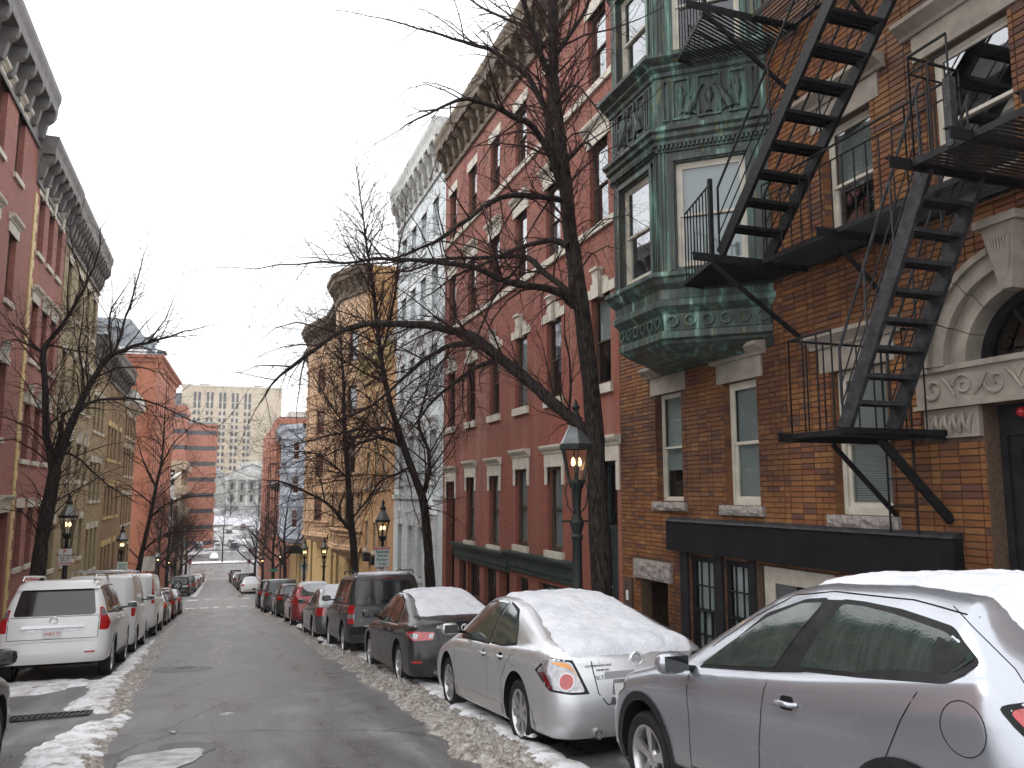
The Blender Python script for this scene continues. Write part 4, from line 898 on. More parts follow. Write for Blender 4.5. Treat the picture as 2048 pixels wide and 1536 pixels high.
# lowest balcony, braces, drop ladder
low = [(5.80, 7.42), (5.80, 6.45), (6.95, 6.45), (6.95, 7.42)]; grate('deck_slats', low, 2.36, (1, 0), .05)
for y in (6.48, 7.40): channel((5.62, y, 2.33), (6.99, y, 2.33), .09)
beam((6.30, 7.36, 2.27), (6.99, 7.22, 1.50), .03, .05, 'brace'); beam((6.25, 6.60, 2.27), (6.99, 6.50, 1.46), .05, .085, 'brace')
rail([(6.97, 7.42), (5.82, 7.42), (5.82, 6.75)], 2.38, 3.40, gap=.2, top2=False); rail([(6.97, 6.46), (6.45, 6.46)], 2.38, 3.40, gap=.2, top2=False)
for y in (7.20, 6.82): MB().tube([(6.88, y, 1.24), (6.88, y, 3.3)], .012, 6).build('ladder_rail', 'black_iron', FE)
for z in np.arange(1.3, 2.3, .3): MB().tube([(6.88, 7.20, z), (6.88, 6.82, z)], .010, 5).build('ladder_rung', 'black_iron', FE)

# ---------------- R2: red painted brick building
B2 = empty('red_brick_building', (7, 20, -3), 'tall red painted brick building with cream lintels and bracketed brown cornice', 'building')
cols = [25.9, 23.65, 21.4, 19.25, 17.08, 14.62]; W5 = .86
rows = [(0.47, 1.85), (3.85, 1.80), (7.15, 1.72), (10.18, 1.60)]
ops = []
for ri, (z0, h) in enumerate(rows):
    for ci, c in enumerate(cols):
        if ri == 0 and ci in (0, 5): continue
        dz = -.12 if ri == 0 and ci in (1, 2) else 0
        ops.append((c-W5/2, c+W5/2, z0+dz, z0+h+dz))
doors = [(25.9, -1.9, 1.05, 4.0), (14.50, -1.1, .98, 3.45)]
ops += [(c-w_/2, c+w_/2, z, z+h) for c, z, w_, h in doors]
shops = [(24.45, .75), (23.3, 1.2), (21.75, 1.1), (20.55, .85), (19.2, .85), (17.3, 1.7)]
ops += [(c-w_/2, c+w_/2, -2.2, -.28) for c, w_ in shops]
mb = MB(); wallmesh(mb, F, 13.85, 26.9, -5, 13.6, ops, .22); mb.build('wall', 'brick_red', B2); shell(B2, F, 13.852, 26.9, -5, 13.6, 10, 'brick_side')
bl_ = random.Random(5)
for ri, (z0, h) in enumerate(rows):
    for ci, c in enumerate(cols):
        if ri == 0 and ci in (0, 5): continue
        dz = -.12 if ri == 0 and ci in (1, 2) else 0
        window(B2, F, c, z0+dz, W5, h, rev=.11, fw=.042, frame='wood_brown', glass='glass_sky' if ri >= 2 else 'glass', blind='blind_grey' if bl_.random() < .55 or ri == 0 else None, bl=bl_.choice([.35, .5, .5, .98]) if ri else .98)
        lintel(B2, F, c, z0+h+dz, W5, ['cap', 'key', 'cap', 'flat'][ri], 'trim_cream')
        if ri in (0, 1): sill(B2, F, c, z0+dz, W5, 'trim_cream', .18)
        if ri == 0:
            for sx in (-1, 1): tb(B2, 'jamb_stone', 'trim_cream', F, *sorted((c+sx*W5/2, c+sx*(W5/2+.13))), -.05, .03, z0+dz+1.45, z0+h+dz-.002)
for z in (7.13, 10.16): tb(B2, 'sill_course', 'trim_cream', F, 13.87, 26.88, -.06, .06, z-.15, z)
for c, z, w_, h in doors:
    panel_door(B2, F, c, z, w_, h, 'green_wood'); lintel(B2, F, c, z+h, w_, 'cap', 'trim_cream')
    for sx in (-1, 1): tb(B2, 'jamb_stone', 'trim_cream', F, *sorted((c+sx*w_/2, c+sx*(w_/2+.14))), -.05, .03, z+h-.55, z+h-.002)
for a, b, z in ((20.12, 25.2, -.25), (15.85, 20.02, -.17)):
    mb = MB(); sweep(mb, F, [(-.02, z), (.06, z), (.06, z+.10), (.10, z+.13), (.10, z+.34), (.16, z+.38), (.22, z+.44), (.22, z+.49), (-.02, z+.50)], a, b); mb.build('shop_cornice', 'green_wood', B2)
for i, (c, w_) in enumerate(shops):
    if i in (3,): panel_door(B2, F, c, -2.4, w_, 2.12, 'wood_brown')
    else: window(B2, F, c, -2.2, w_, 1.92, rev=.15, frame='green_wood', cols=2 if w_ > 1 else 1, blind='blind_grey' if i in (0, 5) else None, bl=.98, name='shop_window')
for i in range(9): MB().tube([F.P(21.3+i*.11, -.03, -2.2), F.P(21.3+i*.11, -.03, -1.25)], .009, 5).build('window_bar', 'black_iron', B2)
for p_, s in (((-.02), 19.05), ((.0), 19.4)): tb(B2, 'poster', 'sign_white', F, s-.1, s+.08, -.14, -.135, -1.3, -.9)
cornice(B2, F, 13.87, 26.95, 12.60, 13.95, .46, 'cornice_brown', .72, .2)
m2 = MB()
for i in range(100): s = 13.95+i*.13; F.box(m2, s, s+.07, .02, .075, 12.53, 12.60)
m2.build('dentils', 'cornice_brown', B2, kind='stuff')

# ---------------- R3: pale painted building
B3 = empty('pale_painted_building', (7, 31, -4), 'tall pale blue-grey painted building with white trim and heavy pale cornice', 'building')
cols = [28.35, 30.2, 31.95, 33.8]; rows = [(-1.35, 1.85, .8), (2.15, 1.8, .85), (5.2, 1.8, .85), (8.1, 1.75, .85), (10.9, 1.5, .85)]; ops = []
for ri, (z0, h, wd) in enumerate(rows):
    for ci, c in enumerate(cols):
        if ri == 0 and ci == 0: continue
        ops.append((c-wd/2, c+wd/2, z0, z0+h))
ops.append((27.85, 28.85, -2.8, .45))
mb = MB(); wallmesh(mb, F, 26.9, 35.1, -6, 14.5, ops, .22); mb.build('wall', 'paint_pale', B3); shell(B3, F, 26.903, 35.1, -6, 14.5, 12, 'paint_pale')
for ri, (z0, h, wd) in enumerate(rows):
    for ci, c in enumerate(cols):
        if ri == 0 and ci == 0: continue
        window(B3, F, c, z0, wd, h, rev=.18, frame='trim_white', blind='blind_white' if (ri+ci) % 3 else None, bl=.5 if ci % 2 else .98)
        lintel(B3, F, c, z0+h, wd, 'key' if ri == 0 else 'cap' if ri < 3 else 'flat', 'trim_white'); sill(B3, F, c, z0, wd, 'trim_white')
panel_door(B3, F, 28.35, -2.9, 1.0, 3.35, 'wood_door'); lintel(B3, F, 28.35, .45, 1.0, 'cap', 'trim_white')
mb = MB(); mb.prism([F.P(27.6, 0, 1.0), F.P(29.1, 0, 1.0), F.P(28.35, 0, 1.75)], tuple(F.N*.2)); mb.build('door_pediment', 'trim_white', B3)
for a in (27.75, 28.95): tb(B3, 'pilaster', 'trim_white', F, a-.09, a+.09, 0, .12, -3.4, 1.0)
for z in (1.5, 7.6): tb(B3, 'string_course', 'paint_pale', F, 26.95, 35.08, 0, .08, z, z+.16)
cornice(B3, F, 26.95, 35.15, 13.1, 14.95, .45, 'cornice_pale', .85, .26)
# window box on the pale building
Bx = empty('window_box', tuple(F.P(32.1, .16, -1.6)), 'white window box with dry winter plants below the pale building window', 'window box'); MB().box(-.14, .14, -.42, .42, -.3, 0).build('box', 'trim_white', Bx, local=True)
mb = MB()
for i in range(40): a = random.uniform(-.38, .38); b = random.uniform(-.1, .1); mb.tube([(b, a, -.02), (b+random.uniform(-.06, .06), a+random.uniform(-.08, .08), random.uniform(.08, .24))], [.012, .004], 4)
mb.build('dry_plants', 'twig_dry', Bx, local=True)

# ---------------- R4: narrow salmon/yellow brick house with pale cornice
B4 = empty('salmon_brick_house', (7, 40, -5), 'low orange brick house with cream framed windows and stepped yellow cornice', 'building')
cols = [37.6, 39.6, 41.9]; rows = [(-1.0, 1.35, .75), (2.0, 1.7, .8), (4.9, 1.7, .8)]
ops = [(c-wd/2, c+wd/2, z0, z0+h) for z0, h, wd in rows for c in cols]
mb = MB(); wallmesh(mb, F, 35.1, 43.2, -7, 7.9, ops, .2); mb.build('wall', 'brick_salmon', B4); shell(B4, F, 35.105, 43.2, -7, 7.9, 9, 'brick_salmon')
for z0, h, wd in rows:
    for c in cols: window(B4, F, c, z0, wd, h, rev=.1, frame='trim_cream', fw=.09, blind='blind_grey', bl=.5); lintel(B4, F, c, z0+h, wd, 'flat', 'trim_yellow'); sill(B4, F, c, z0, wd, 'trim_cream')
mb = MB(); sweep(mb, F, [(0, 7.3), (.1, 7.3), (.12, 7.5), (.25, 7.6), (.27, 7.8), (.45, 7.95), (.48, 8.1), (.6, 8.25), (.6, 8.45), (-.05, 8.5)], 35.95, 43.2); mb.build('cornice', 'trim_yellow', B4)
mb = MB(); mb.prism([(7.0-.6, 35.95, 8.45), (7.9, 35.95, 8.45), (7.2, 35.95, 9.15)], (0, 7.2, 0)); mb.build('cornice_gable', 'trim_cream', B4)
for c in (40.9, 38.7):
    t = MB(); t.prism([F.P(c-.28, .02, -1.55), F.P(c+.28, .02, -1.55), F.P(c+.34, .02, -1.15), F.P(c-.34, .02, -1.15)], tuple(F.N*.3)); t.build('planter', 'planter', B4)
mb = MB(); mb.beam(F.P(36.2, .25, -3.7), F.P(41.6, .25, -2.6), .25, .35); mb.build('stair_parapet', 'trim_cream', B4)

# ---------------- R5: yellow brick block with two terracotta bays
B5 = empty('yellow_brick_building', (7, 56, -6), 'tall yellow brick building with two brown terracotta bay windows and deep cornice', 'building')
ZT = 13.9
ops = []
for c, z, w_, h in ((52.5, -4.3, 1.3, 3.4), (55.0, -4.2, 1.2, 3.2), (67.5, -5.4, 1.4, 3.5), (45.2, -3.0, .8, 1.7), (47.2, -3.2, .8, 1.7), (70.5, -4.6, .9, 1.8)): ops.append((c-w_/2, c+w_/2, z, z+h))
for z in (.6, 3.6, 6.6, 9.6):
    for c in (53.2, 55.6, 68.6, 71.5): ops.append((c-.45, c+.45, z, z+1.8))
mb = MB(); wallmesh(mb, F, 43.2, 74.2, -9, ZT, ops, .2); mb.build('wall', 'brick_yellow', B5); shell(B5, F, 43.2, 74.2, -9, ZT, 11, 'brick_salmon')
for i, o in enumerate(ops):
    c, wd, h = (o[0]+o[1])/2, o[1]-o[0], o[3]-o[2]
    if h > 3: panel_door(B5, F, c, o[2], wd, h, 'wood_door'); lintel(B5, F, c, o[3], wd, 'cap', 'terracotta')
    else: window(B5, F, c, o[2], wd, h, rev=.15, frame='wood_brown', blind='blind_grey' if i % 2 else None, bl=.5); lintel(B5, F, c, o[3], wd, 'flat', 'terracotta'); sill(B5, F, c, o[2], wd, 'terracotta')
def canted_bay(B, plan, z0, z1, floors, mat, trim, frame, rnd=0, wfrac=.5, glass='glass_sky'):
    fr_ = [fr2(a, b, 1) for a, b in zip(plan, plan[1:])]; P_ = [Vector(p) for p in plan]
    def ring(e):
        ns = [Vector((-(b-a).normalized().y, (b-a).normalized().x)) for a, b in zip(P_, P_[1:])]; r_ = []
        for i, p in enumerate(P_):
            n_ = ns[0] if i == 0 else ns[-1] if i == len(P_)-1 else (ns[i-1]+ns[i]).normalized(); k = 1 if i in (0, len(P_)-1) else 1/max(.35, n_.dot(ns[i])); r_.append(p+n_*e*k)
        return r_
    def sw(nmx, prof, cap=False):
        m_ = MB(); n = len(P_); rs = [[(q.x, q.y, z) for q in ring(e)] for e, z in prof]; m_.add([q for r_ in rs for q in r_], [(k*n+i, k*n+i+1, (k+1)*n+i+1, (k+1)*n+i) for k in range(len(prof)-1) for i in range(n-1)])
        if cap: m_.add(rs[0], [tuple(range(n))]); m_.add(rs[-1], [tuple(range(n))])
        m_.build(nmx, trim, B)
    m_ = MB()
    for Fb, L_ in fr_:
        o_ = [(L_/2-L_*wfrac/2, L_/2+L_*wfrac/2, z, z+1.7) for z in floors]; wallmesh(m_, Fb, 0, L_, z0, z1, o_, .12)
        for z in floors: window(B, Fb, L_/2, z, L_*wfrac, 1.7, rev=.12, frame=frame, glass=glass, blind='blind_grey' if (int(z*7)+int(L_*3)) % 2 else None, bl=.5, fw=.07)
        for z in floors:
            m2 = MB(); Fb.box(m2, .12, L_-.12, 0, .05, z-.95, z-.85); Fb.box(m2, .12, L_-.12, 0, .05, z-.35, z-.25); Fb.box(m2, L_*.1, L_*.1+.09, 0, .045, z-.84, z-.36); Fb.box(m2, L_*.9-.09, L_*.9, 0, .045, z-.84, z-.36); m2.build('spandrel_moulding', trim, B)
    m_.build('bay_wall', mat, B)
    sw('bay_base', [(-.5, z0-.55), (-.2, z0-.4), (-.1, z0-.25), (.06, z0-.15), (.14, z0-.08), (.14, z0), (.08, z0+.03), (.08, z0+.15), (0, z0+.2)], True)
    for z in floors: sw('bay_band', [(0, z-.14), (.10, z-.12), (.12, z-.03), (0, z)]); sw('bay_band', [(0, z+1.8), (.06, z+1.82), (.14, z+1.95), (.14, z+2.02), (0, z+2.05)])
    return sw, ring
plans = [[(7.0, 43.3), (6.0, 46.0), (6.0, 48.3), (7.0, 50.2)], [(7.0, 57.3), (5.95, 61.6), (5.95, 64.0), (7.0, 66.4)]]
for pl in plans:
    sw, _ = canted_bay(B5, pl, -1.2, ZT, [-.2, 2.8, 5.8, 8.8], 'terracotta', 'terracotta', 'wood_brown', wfrac=.36)
allp = [(7.0, 43.2)]+[plans[0][i] for i in (1, 2, 3)]+plans[1]+[(7.0, 74.2)]
P_ = [Vector(p) for p in allp]
def ring5(e):
    ns = [Vector((-(b-a).normalized().y, (b-a).normalized().x)) for a, b in zip(P_, P_[1:])]; r_ = []
    for i, p in enumerate(P_):
        n_ = Vector((-1, 0)) if i in (0, len(P_)-1) else (ns[i-1]+ns[i]).normalized(); k = 1 if i in (0, len(P_)-1) else 1/max(.5, n_.dot(ns[i])); r_.append(p+n_*e*k)
    return r_
prof = [(0, ZT-1.5), (.1, ZT-1.45), (.08, ZT-.9), (.2, ZT-.8), (.22, ZT-.6), (.48, ZT-.5), (.5, ZT-.3), (.6, ZT-.2), (.6, ZT), (-.3, ZT+.1)]
mb = MB(); rs = [[(q.x, q.y, z) for q in ring5(e)] for e, z in prof]; n = len(P_); mb.add([q for r_ in rs for q in r_], [(k*n+i, k*n+i+1, (k+1)*n+i+1, (k+1)*n+i) for k in range(len(prof)-1) for i in range(n-1)]); mb.add([r_[0] for r_ in rs], [tuple(range(len(prof)))]); mb.build('cornice', 'cornice_brown', B5)
mb = MB(); q0 = ring5(.59); mb.add([(q.x, q.y, ZT+.02) for q in q0], [tuple(range(n))]); mb.build('cornice_top', 'trim_yellow', B5)
bme2 = bracket_mesh('cornice_brown', .32, .55, .16)
for a, b in zip(P_, P_[1:]):
    L_ = (b-a).length; Fb, _ = fr2(a, b, 1)
    for i in range(int(L_/.6)+1): inst(bme2, B5, Fb.P(.1+(L_-.2)*i/max(1, int(L_/.6)), .08, ZT-1.1)-ORG[B5.name], Fb.rz(), 'bracket')
# ---------------- R6 light blue house with oriel and its black fire balcony
B6 = empty('light_blue_house', (7, 78, -7), 'narrow light blue painted house with projecting oriel window', 'building')
ops = [(c-.6, c+.6, -6.6, -3.6) for c in (77.0, 80.5)]
mb = MB(); wallmesh(mb, F, 74.2, 88.0, -10, 8.0, ops, .3); mb.build('wall', 'brick_yellow', B6); shell(B6, F, 74.2, 88, -10, 8.0, 9, 'brick_orange_far'); 
for o in ops: panel_door(B6, F, (o[0]+o[1])/2, o[2], 1.2, 3.0, 'wood_door')
sw, _ = canted_bay(B6, [(6.95, 74.6), (5.45, 77.6), (5.45, 83.5), (6.95, 86.5)], -2.2, 7.6, [-1.4, 1.6, 4.6], 'paint_blue', 'paint_blue', 'trim_white', wfrac=.36)
sw('roof_cornice', [(0, 7.2), (.3, 7.4), (.35, 7.7), (.35, 7.8), (-1, 7.9)], True)
tb(B6, 'entrance_hood', 'wood_door', F, 75.0, 79.5, 0, 1.2, -3.5, -3.1)
Bf = empty('fire_balcony', (5.2, 86, 0), 'black iron ladder balcony on the side of the light blue house', 'fire escape')
for x, y in ((5.35, 85.0), (5.35, 88.5), (4.6, 88.5), (4.6, 85.0)): MB().beam((x, y, -2.2), (x, y, 4.6), .07, .07).build('post', 'black_iron', Bf)
for z in (-2.2, -1.2, 1.2, 2.2, 4.6):
    for (a, b) in (((5.35, 85.0), (5.35, 88.5)), ((5.35, 88.5), (4.6, 88.5)), ((4.6, 88.5), (4.6, 85.0)), ((4.6, 85.0), (5.35, 85.0))): MB().beam((*a, z), (*b, z), .06, .08).build('rail', 'black_iron', Bf)
for z in (-2.2, 1.2):
    for i in range(5): MB().beam((4.6+.15*i, 85.0, z), (4.6+.15*i, 85.0, z+1), .025, .025).build('baluster', 'black_iron', Bf)
# R7 orange house and R8 modern brick block with long slots
B7 = empty('orange_brick_house', (7, 100, -9), 'orange brick house with snow-capped cornices beyond the light blue house', 'building')
ops = [(c-.5, c+.5, z, z+1.9) for z in (-5.5, -2.0, .8) for c in (90.5, 93.5, 96.5, 100, 103.5, 107, 111, 115)]
mb = MB(); wallmesh(mb, F, 88, 118, -13, 3.6, ops, .2); mb.build('wall', 'brick_orange_far', B7); shell(B7, F, 88, 118, -13, 3.6, 9, 'brick_orange_far', roof='snow')
for o in ops: window(B7, F, (o[0]+o[1])/2, o[2], 1.0, 1.9, frame='trim_cream', simple_=True)
for a, b, z in ((88.2, 99, 3.2), (99.2, 117.8, 1.9)):
    cornice(B7, F, a, b, z, z+.9, .9, 'cornice_brown', 1.6, .3); mb = MB(); F.box(mb, a, b, 0, .9, z+.905, z+1.12); mb.build('cornice_snow', 'snow', B7)
B8 = empty('modern_brick_block', (7, 140, -10), 'plain orange brick block with long vertical window slots at the far right', 'building')
ops = [(c-.45, c+.45, z, z+3.6) for z in (-6, -.5, 5) for c in [122+1.5*i+(i//3)*3.5 for i in range(12)] if c < 152]+[(119.5, 121, 8.5, 10.3)]
mb = MB(); wallmesh(mb, F, 118, 156, -16, 11.4, ops, .4); mb.build('wall', 'brick_orange_far', B8); shell(B8, F, 118, 156, -16, 11.4, 16, 'brick_orange_far')
for o in ops[:-1]: window(B8, F, (o[0]+o[1])/2, o[2], .9, 3.6, rev=.4, frame='wood_brown', simple_=True)
mb = MB(); mb.box(7.6, 9.6, 117.85, 117.99, 7.5, 9.3); mb.build('end_window', 'window_far', B8)
mb = MB(); mb.box(6.9, 9.4, 108, 117.7, 8.6, 10.4); mb.build('roof_house', 'cornice_grey', B8)

# ---------------- left side
FL = FR_L
def left_building(name, label, y0, y1, zb, zt, mat, rows, cols, cor, cormat, proj, lint='cap', trim='trim_cream', quoin=None, frame='wood_brown', depth=11, glass='glass', doors=(), cstep=.75, wd=.85, lrow=None):
    B = empty(name, (-5.6, (y0+y1)/2, zb+2), label, 'building'); ops = []
    for z, h in rows:
        for c in cols:
            if any(abs(c-d_[0]) < .7 and z < d_[1]+d_[3] for d_ in doors): continue
            ops.append((c-wd/2, c+wd/2, z, z+h))
    dops = [(c-w_/2, c+w_/2, z, z+h) for c, z, w_, h in doors]
    mb = MB(); wallmesh(mb, FL, y0, y1, zb, zt, ops+dops, .2); mb.build('wall', mat, B); shell(B, FL, y0+.003, y1, zb, zt, depth, mat if quoin is None else 'brick_side')
    rr = random.Random(int(y0*10))
    for o in ops:
        window(B, FL, (o[0]+o[1])/2, o[2], wd, o[3]-o[2], rev=.17, frame=frame, glass=glass, blind='blind_grey' if rr.random() < .3 else None, bl=.5)
        ri = [k for k, r_ in enumerate(rows) if abs(r_[0]-o[2]) < .01][0]
        lintel(B, FL, (o[0]+o[1])/2, o[3], wd, (lrow[ri] if lrow else lint), trim); sill(B, FL, (o[0]+o[1])/2, o[2], wd, trim)
    for d_ in doors: panel_door(B, FL, d_[0], d_[1], d_[2], d_[3], 'wood_brown'); lintel(B, FL, d_[0], d_[1]+d_[3], d_[2], 'cap', trim)
    if cor: cornice(B, FL, y0+.05, y1-.02, cor[0], cor[1], proj, cormat, cstep, .2)
    if quoin:
        z = zb; k = 0; mb_q = MB(); FL.box(mb_q, 0, .2, 0, .035, 0, .26); q1 = None
        while z < (cor[0] if cor else zt)-.3:
            m2 = MB(); FL.box(m2, y0+.01, y0+(.42 if k % 2 else .28), -.01, .03, z, z+.27)
            m2.build('quoin', quoin, B); z += .285; k += 1
    return B
left_building('left_red_building', 'red brick building at the far left edge with deep grey bracketed cornice', 12, 27.1, -4, 13.4, 'brick_red_left', [(-.55, 2.0), (3.2, 2.0), (6.85, 1.80), (10.3, 1.7)], [13.4, 16, 18.4, 20.8, 22.9, 24.95], (12.0, 13.75), 'cornice_grey', .52, lrow=['flat', 'key', 'cap', 'cap'], doors=((26.35, -2.2, .95, 3.4),), cstep=.95)
left_building('left_red_house', 'narrow red brick house with yellow quoins and grey cornice on the left', 27.1, 32.3, -5, 12.2, 'brick_red_left', [(-.45, 1.75), (2.73, 1.70), (5.75, 1.75), (9.05, 1.75)], [28.25, 29.75, 31.25], (10.97, 12.5), 'cornice_grey', .52, lrow=['flat', 'key', 'cap', 'key'], quoin='trim_yellow', cstep=.8, wd=.82)
left_building('left_tan_house', 'tan brick house with pale quoins and stepped grey cornice on the left', 32.3, 41.0, -6, 12.0, 'brick_tan', [(-.95, 1.6), (2.25, 1.5), (5.1, 1.8), (8.4, 1.8)], [33.6, 35.9, 38.1, 40.0], (10.65, 12.4), 'cornice_grey', .52, lrow=['flat', 'key', 'flat', 'flat'], quoin='brick_tan', cstep=.6)
left_building('left_low_tan_house', 'lower tan brick house with pairs of narrow windows behind the first left tree', 41.0, 46.2, -7, 7.6, 'brick_tan', [(-1.8, 1.9), (1.4, 1.75), (4.6, 1.6)], [42.1, 43.4, 44.8], (7.6, 8.9), 'cornice_grey', .55, lint='flat', cstep=1.0, wd=.75)
left_building('left_ochre_house', 'ochre brick house with triple windows and heavy dark cornice on the left', 46.2, 54.2, -8, 7.6, 'brick_tan_dark', [(-2.9, 1.9), (.5, 1.6), (3.5, 1.7)], [47.6, 49.0, 50.4, 52.6], (7.4, 8.9), 'cornice_grey', .6, lint='flat', cstep=1.0, wd=.8, trim='trim_yellow')
B9 = left_building('left_corner_house', 'ochre brick corner house with white parapet before the side street', 54.2, 61.8, -9, 7.2, 'brick_tan_dark', [(-3.6, 2.0), (-.2, 1.8), (2.8, 1.7), (5.2, 1.3)], [55.5, 57.0, 58.6, 60.4], None, 'trim_white', .5, lint='flat', wd=.8, trim='trim_cream')
mb = MB(); sweep(mb, FL, [(0, 6.9), (.1, 6.95), (.5, 7.3), (.55, 7.9), (0, 8.0)], 54.25, 61.8); mb.build('parapet', 'trim_white', B9)
# mansard institutional block, slightly turned
Bm = empty('mansard_brick_block', (-6, 90, -8), 'large orange brick building with slate mansard roof and dormers across the side street', 'building')
Fm, Lm = fr2((-6.15, 83.7), (-5.45, 103.5), -1); ZM = 14.3
ops = [(1.0+i*1.95, 1.65+i*1.95, z, z+h) for i in range(10) for z, h in ((-6.5, 2.4), (-2.2, 3.8), (3.4, 3.8), (8.4, 3.6)) if 1.65+i*1.95 < Lm-.3]
mb = MB(); wallmesh(mb, Fm, 0, Lm, -12, ZM, ops, .35); mb.build('wall', 'brick_orange_far', Bm)
mb = MB(); mb.quad((-6.15, 83.7, -12), (-30, 84.6, -12), (-30, 84.6, ZM), (-6.15, 83.7, ZM)); mb.quad((-30, 84.6, -12), (-29, 104.4, -12), (-29, 104.4, ZM), (-30, 84.6, ZM)); mb.quad((-5.45, 103.5, -12), (-29, 104.4, -12), (-29, 104.4, ZM), (-5.45, 103.5, ZM)); mb.build('side_wall', 'brick_orange_far', Bm)
for o in ops: window(Bm, Fm, (o[0]+o[1])/2, o[2], .65, o[3]-o[2], rev=.35, frame='wood_brown', simple_=True)
Fe, Le = fr2((-6.15, 83.7), (-30, 84.6), 1)
mb = MB()
for F_, L_ in ((Fm, Lm), (Fe, Le)): sweep(mb, F_, [(0, ZM-1.0), (.12, ZM-.95), (.12, ZM-.5), (.35, ZM-.35), (.4, ZM-.1), (.7, ZM), (.7, ZM+.25), (0, ZM+.3)], -.5, L_)
mb.build('cornice', 'brick_orange_far', Bm)
mb = MB(); a, b, c, d = (-6.0, 83.8, ZM+.25), (-5.3, 103.5, ZM+.25), (-29, 104.4, ZM+.25), (-30, 84.7, ZM+.25); s_ = 2.6; A, B_, C_, D = (-8.9, 86.6, ZM+4.2), (-8.3, 100.6, ZM+4.2), (-27, 101.5, ZM+4.2), (-27.5, 87.4, ZM+4.2)
mb.quad(a, b, B_, A); mb.quad(b, c, C_, B_); mb.quad(c, d, D, C_); mb.quad(d, a, A, D); mb.quad(A, B_, C_, D); mb.build('mansard_roof', 'slate', Bm)
def dormer(p, F_, w_=2.4, h=2.5):
    m2 = MB(); s = p; F_.box(m2, s-w_/2, s+w_/2, -3.2, -.6, ZM+.35, ZM+.35+h); o = m2.build('dormer', 'slate', Bm)
    m2 = MB(); F_.box(m2, s-w_/2+.45, s+w_/2-.45, -.62, -.57, ZM+.8, ZM+h-.1); m2.build('pane', 'glass_sky', o); m2 = MB(); F_.box(m2, s-w_/2-.15, s+w_/2+.15, -3.3, -.4, ZM+.36+h, ZM+.5+h); m2.build('dormer_roof', 'cornice_grey', o)
dormer(5.2, Fe, 3.0); dormer(4, Fm, 2.2, 2.0); dormer(12, Fm, 2.2, 2.0)
mb = MB(); Fe.box(mb, 1.0, 4.2, -1.5, -.1, ZM+.3, ZM+1.0); mb.build('roof_snow', 'snow', Bm)
# further left side: low mixed fronts, concrete garage, stepped brick office
def block(name, label, x0, x1, y0, y1, z0, z1, mat, rows=(), roof='roof_tar', cat='building'):
    B = empty(name, ((x0+x1)/2, (y0+y1)/2, z0), label, cat); MB().box(x0, x1, y0, y1, z0, z1).build('walls', mat, B); MB().box(x0+.3, x1-.3, y0+.3, y1-.3, z1, z1+.25).build('roof', roof, B)
    return B
Bq = block('grey_shop_house', 'narrow grey fronted house with snowy skylight roof past the mansard building', -16, -5.6, 106, 116, -14, 2.6, 'stone_grey', roof='snow')
for c in (108, 110.5, 113):
    for z in (-8, -4.4, -1): window(Bq, FL, c, z, 1.1, 2.0, rev=-.06, simple_=True)
mb = MB()
for i in range(4): mb.beam((-9+i*.9, 106.5, 2.9), (-7.4+i*.9, 108.5, 4.1), .5, .1)
mb.build('skylight', 'trim_white', Bq)
Bq = block('red_gabled_house', 'red brick house with white gable past the mansard building', -16, -5.6, 116, 126, -15, .8, 'brick_red_left', roof='snow')
for c in (118, 121, 124):
    for z in (-9, -5.5, -2): window(Bq, FL, c, z, 1.1, 1.9, rev=-.06, simple_=True)
mb = MB(); mb.prism([(-5.6, 116.2, .9), (-12, 116.2, .9), (-8.8, 116.2, 3.4)], (0, 6, 0)); mb.build('gable', 'trim_white', Bq)
Bq = empty('parking_garage', (-5.6, 138, -13), 'beige concrete parking garage with open dark decks down the left side', 'building')
MB().box(-22, -5.2, 127, 150, -15, -13).build('base', 'concrete_beige', Bq)
for i, z in enumerate((-9, -5.5, -2, 1.5, 5.0)): MB().box(-22, -4.7, 127, 150, z, z+1.25).build('deck_parapet', 'concrete_beige', Bq)
MB().box(-21.5, -6, 127.5, 149.5, -13, 6.2).build('core', 'room', Bq)
for y in (127.2, 134, 142, 149.4): MB().box(-6.2, -5.3, y, y+.6, -13, 5.5).build('column', 'concrete_beige', Bq)
Bq = empty('brick_office_block', (-14, 230, -12), 'stepped orange brick office block with horizontal ribbon windows', 'building')
for (x0, x1, y0, zt) in ((-60, -9, 232, 24.5), (-9.2, -1.3, 236, 20.0), (-60, -12.2, 236, 26)):
    z = -15
    k = 0
    while z < zt:
        MB().box(x0, x1, y0, y0+26, z, min(z+3.0, zt)).build('brick_band', 'brick_orange_far', Bq); z += 3.0
        if z < zt: MB().box(x0+.3, x1-.3, y0+.25, y0+25.7, z, z+1.15).build('ribbon_window', 'window_far', Bq); z += 1.15
    MB().box(x0+.4, x1-.4, y0+.4, y0+25, zt, zt+.5).build('roof', 'slate', Bq)
# big pale hospital slab
Bh = empty('beige_tower_block', (0, 430, -5), 'large pale beige hospital tower with rows of paired dark windows', 'building')
Ft = Fr((0, 430), (1, 0), (0, -1)); x0, x1, zt = -19.5, 27.5, 53.5
ops = []
for ci in range(7):
    c = -12+ci*5.9-.5
    if c > 16: continue
    for fl in range(13):
        z = 6+fl*3.35
        for dx in (-1.0, 1.0): ops.append((c+dx-.62, c+dx+.62, z, z+(1.9 if fl < 11 else 3.0) if fl != 12 else z+4.6))
ops = [o for o in ops if o[3] < zt-.8]
mb = MB(); wallmesh(mb, Ft, x0, x1, -8, zt, ops, .5); mb.build('wall', 'concrete_beige', Bh)
mb = MB(); mb.quad((x0, 430, -8), (x0, 455, -8), (x0, 455, zt), (x0, 430, zt)); mb.quad((x1, 430, -8), (x1, 455, -8), (x1, 455, zt), (x1, 430, zt)); mb.build('side_wall', 'concrete_beige', Bh)
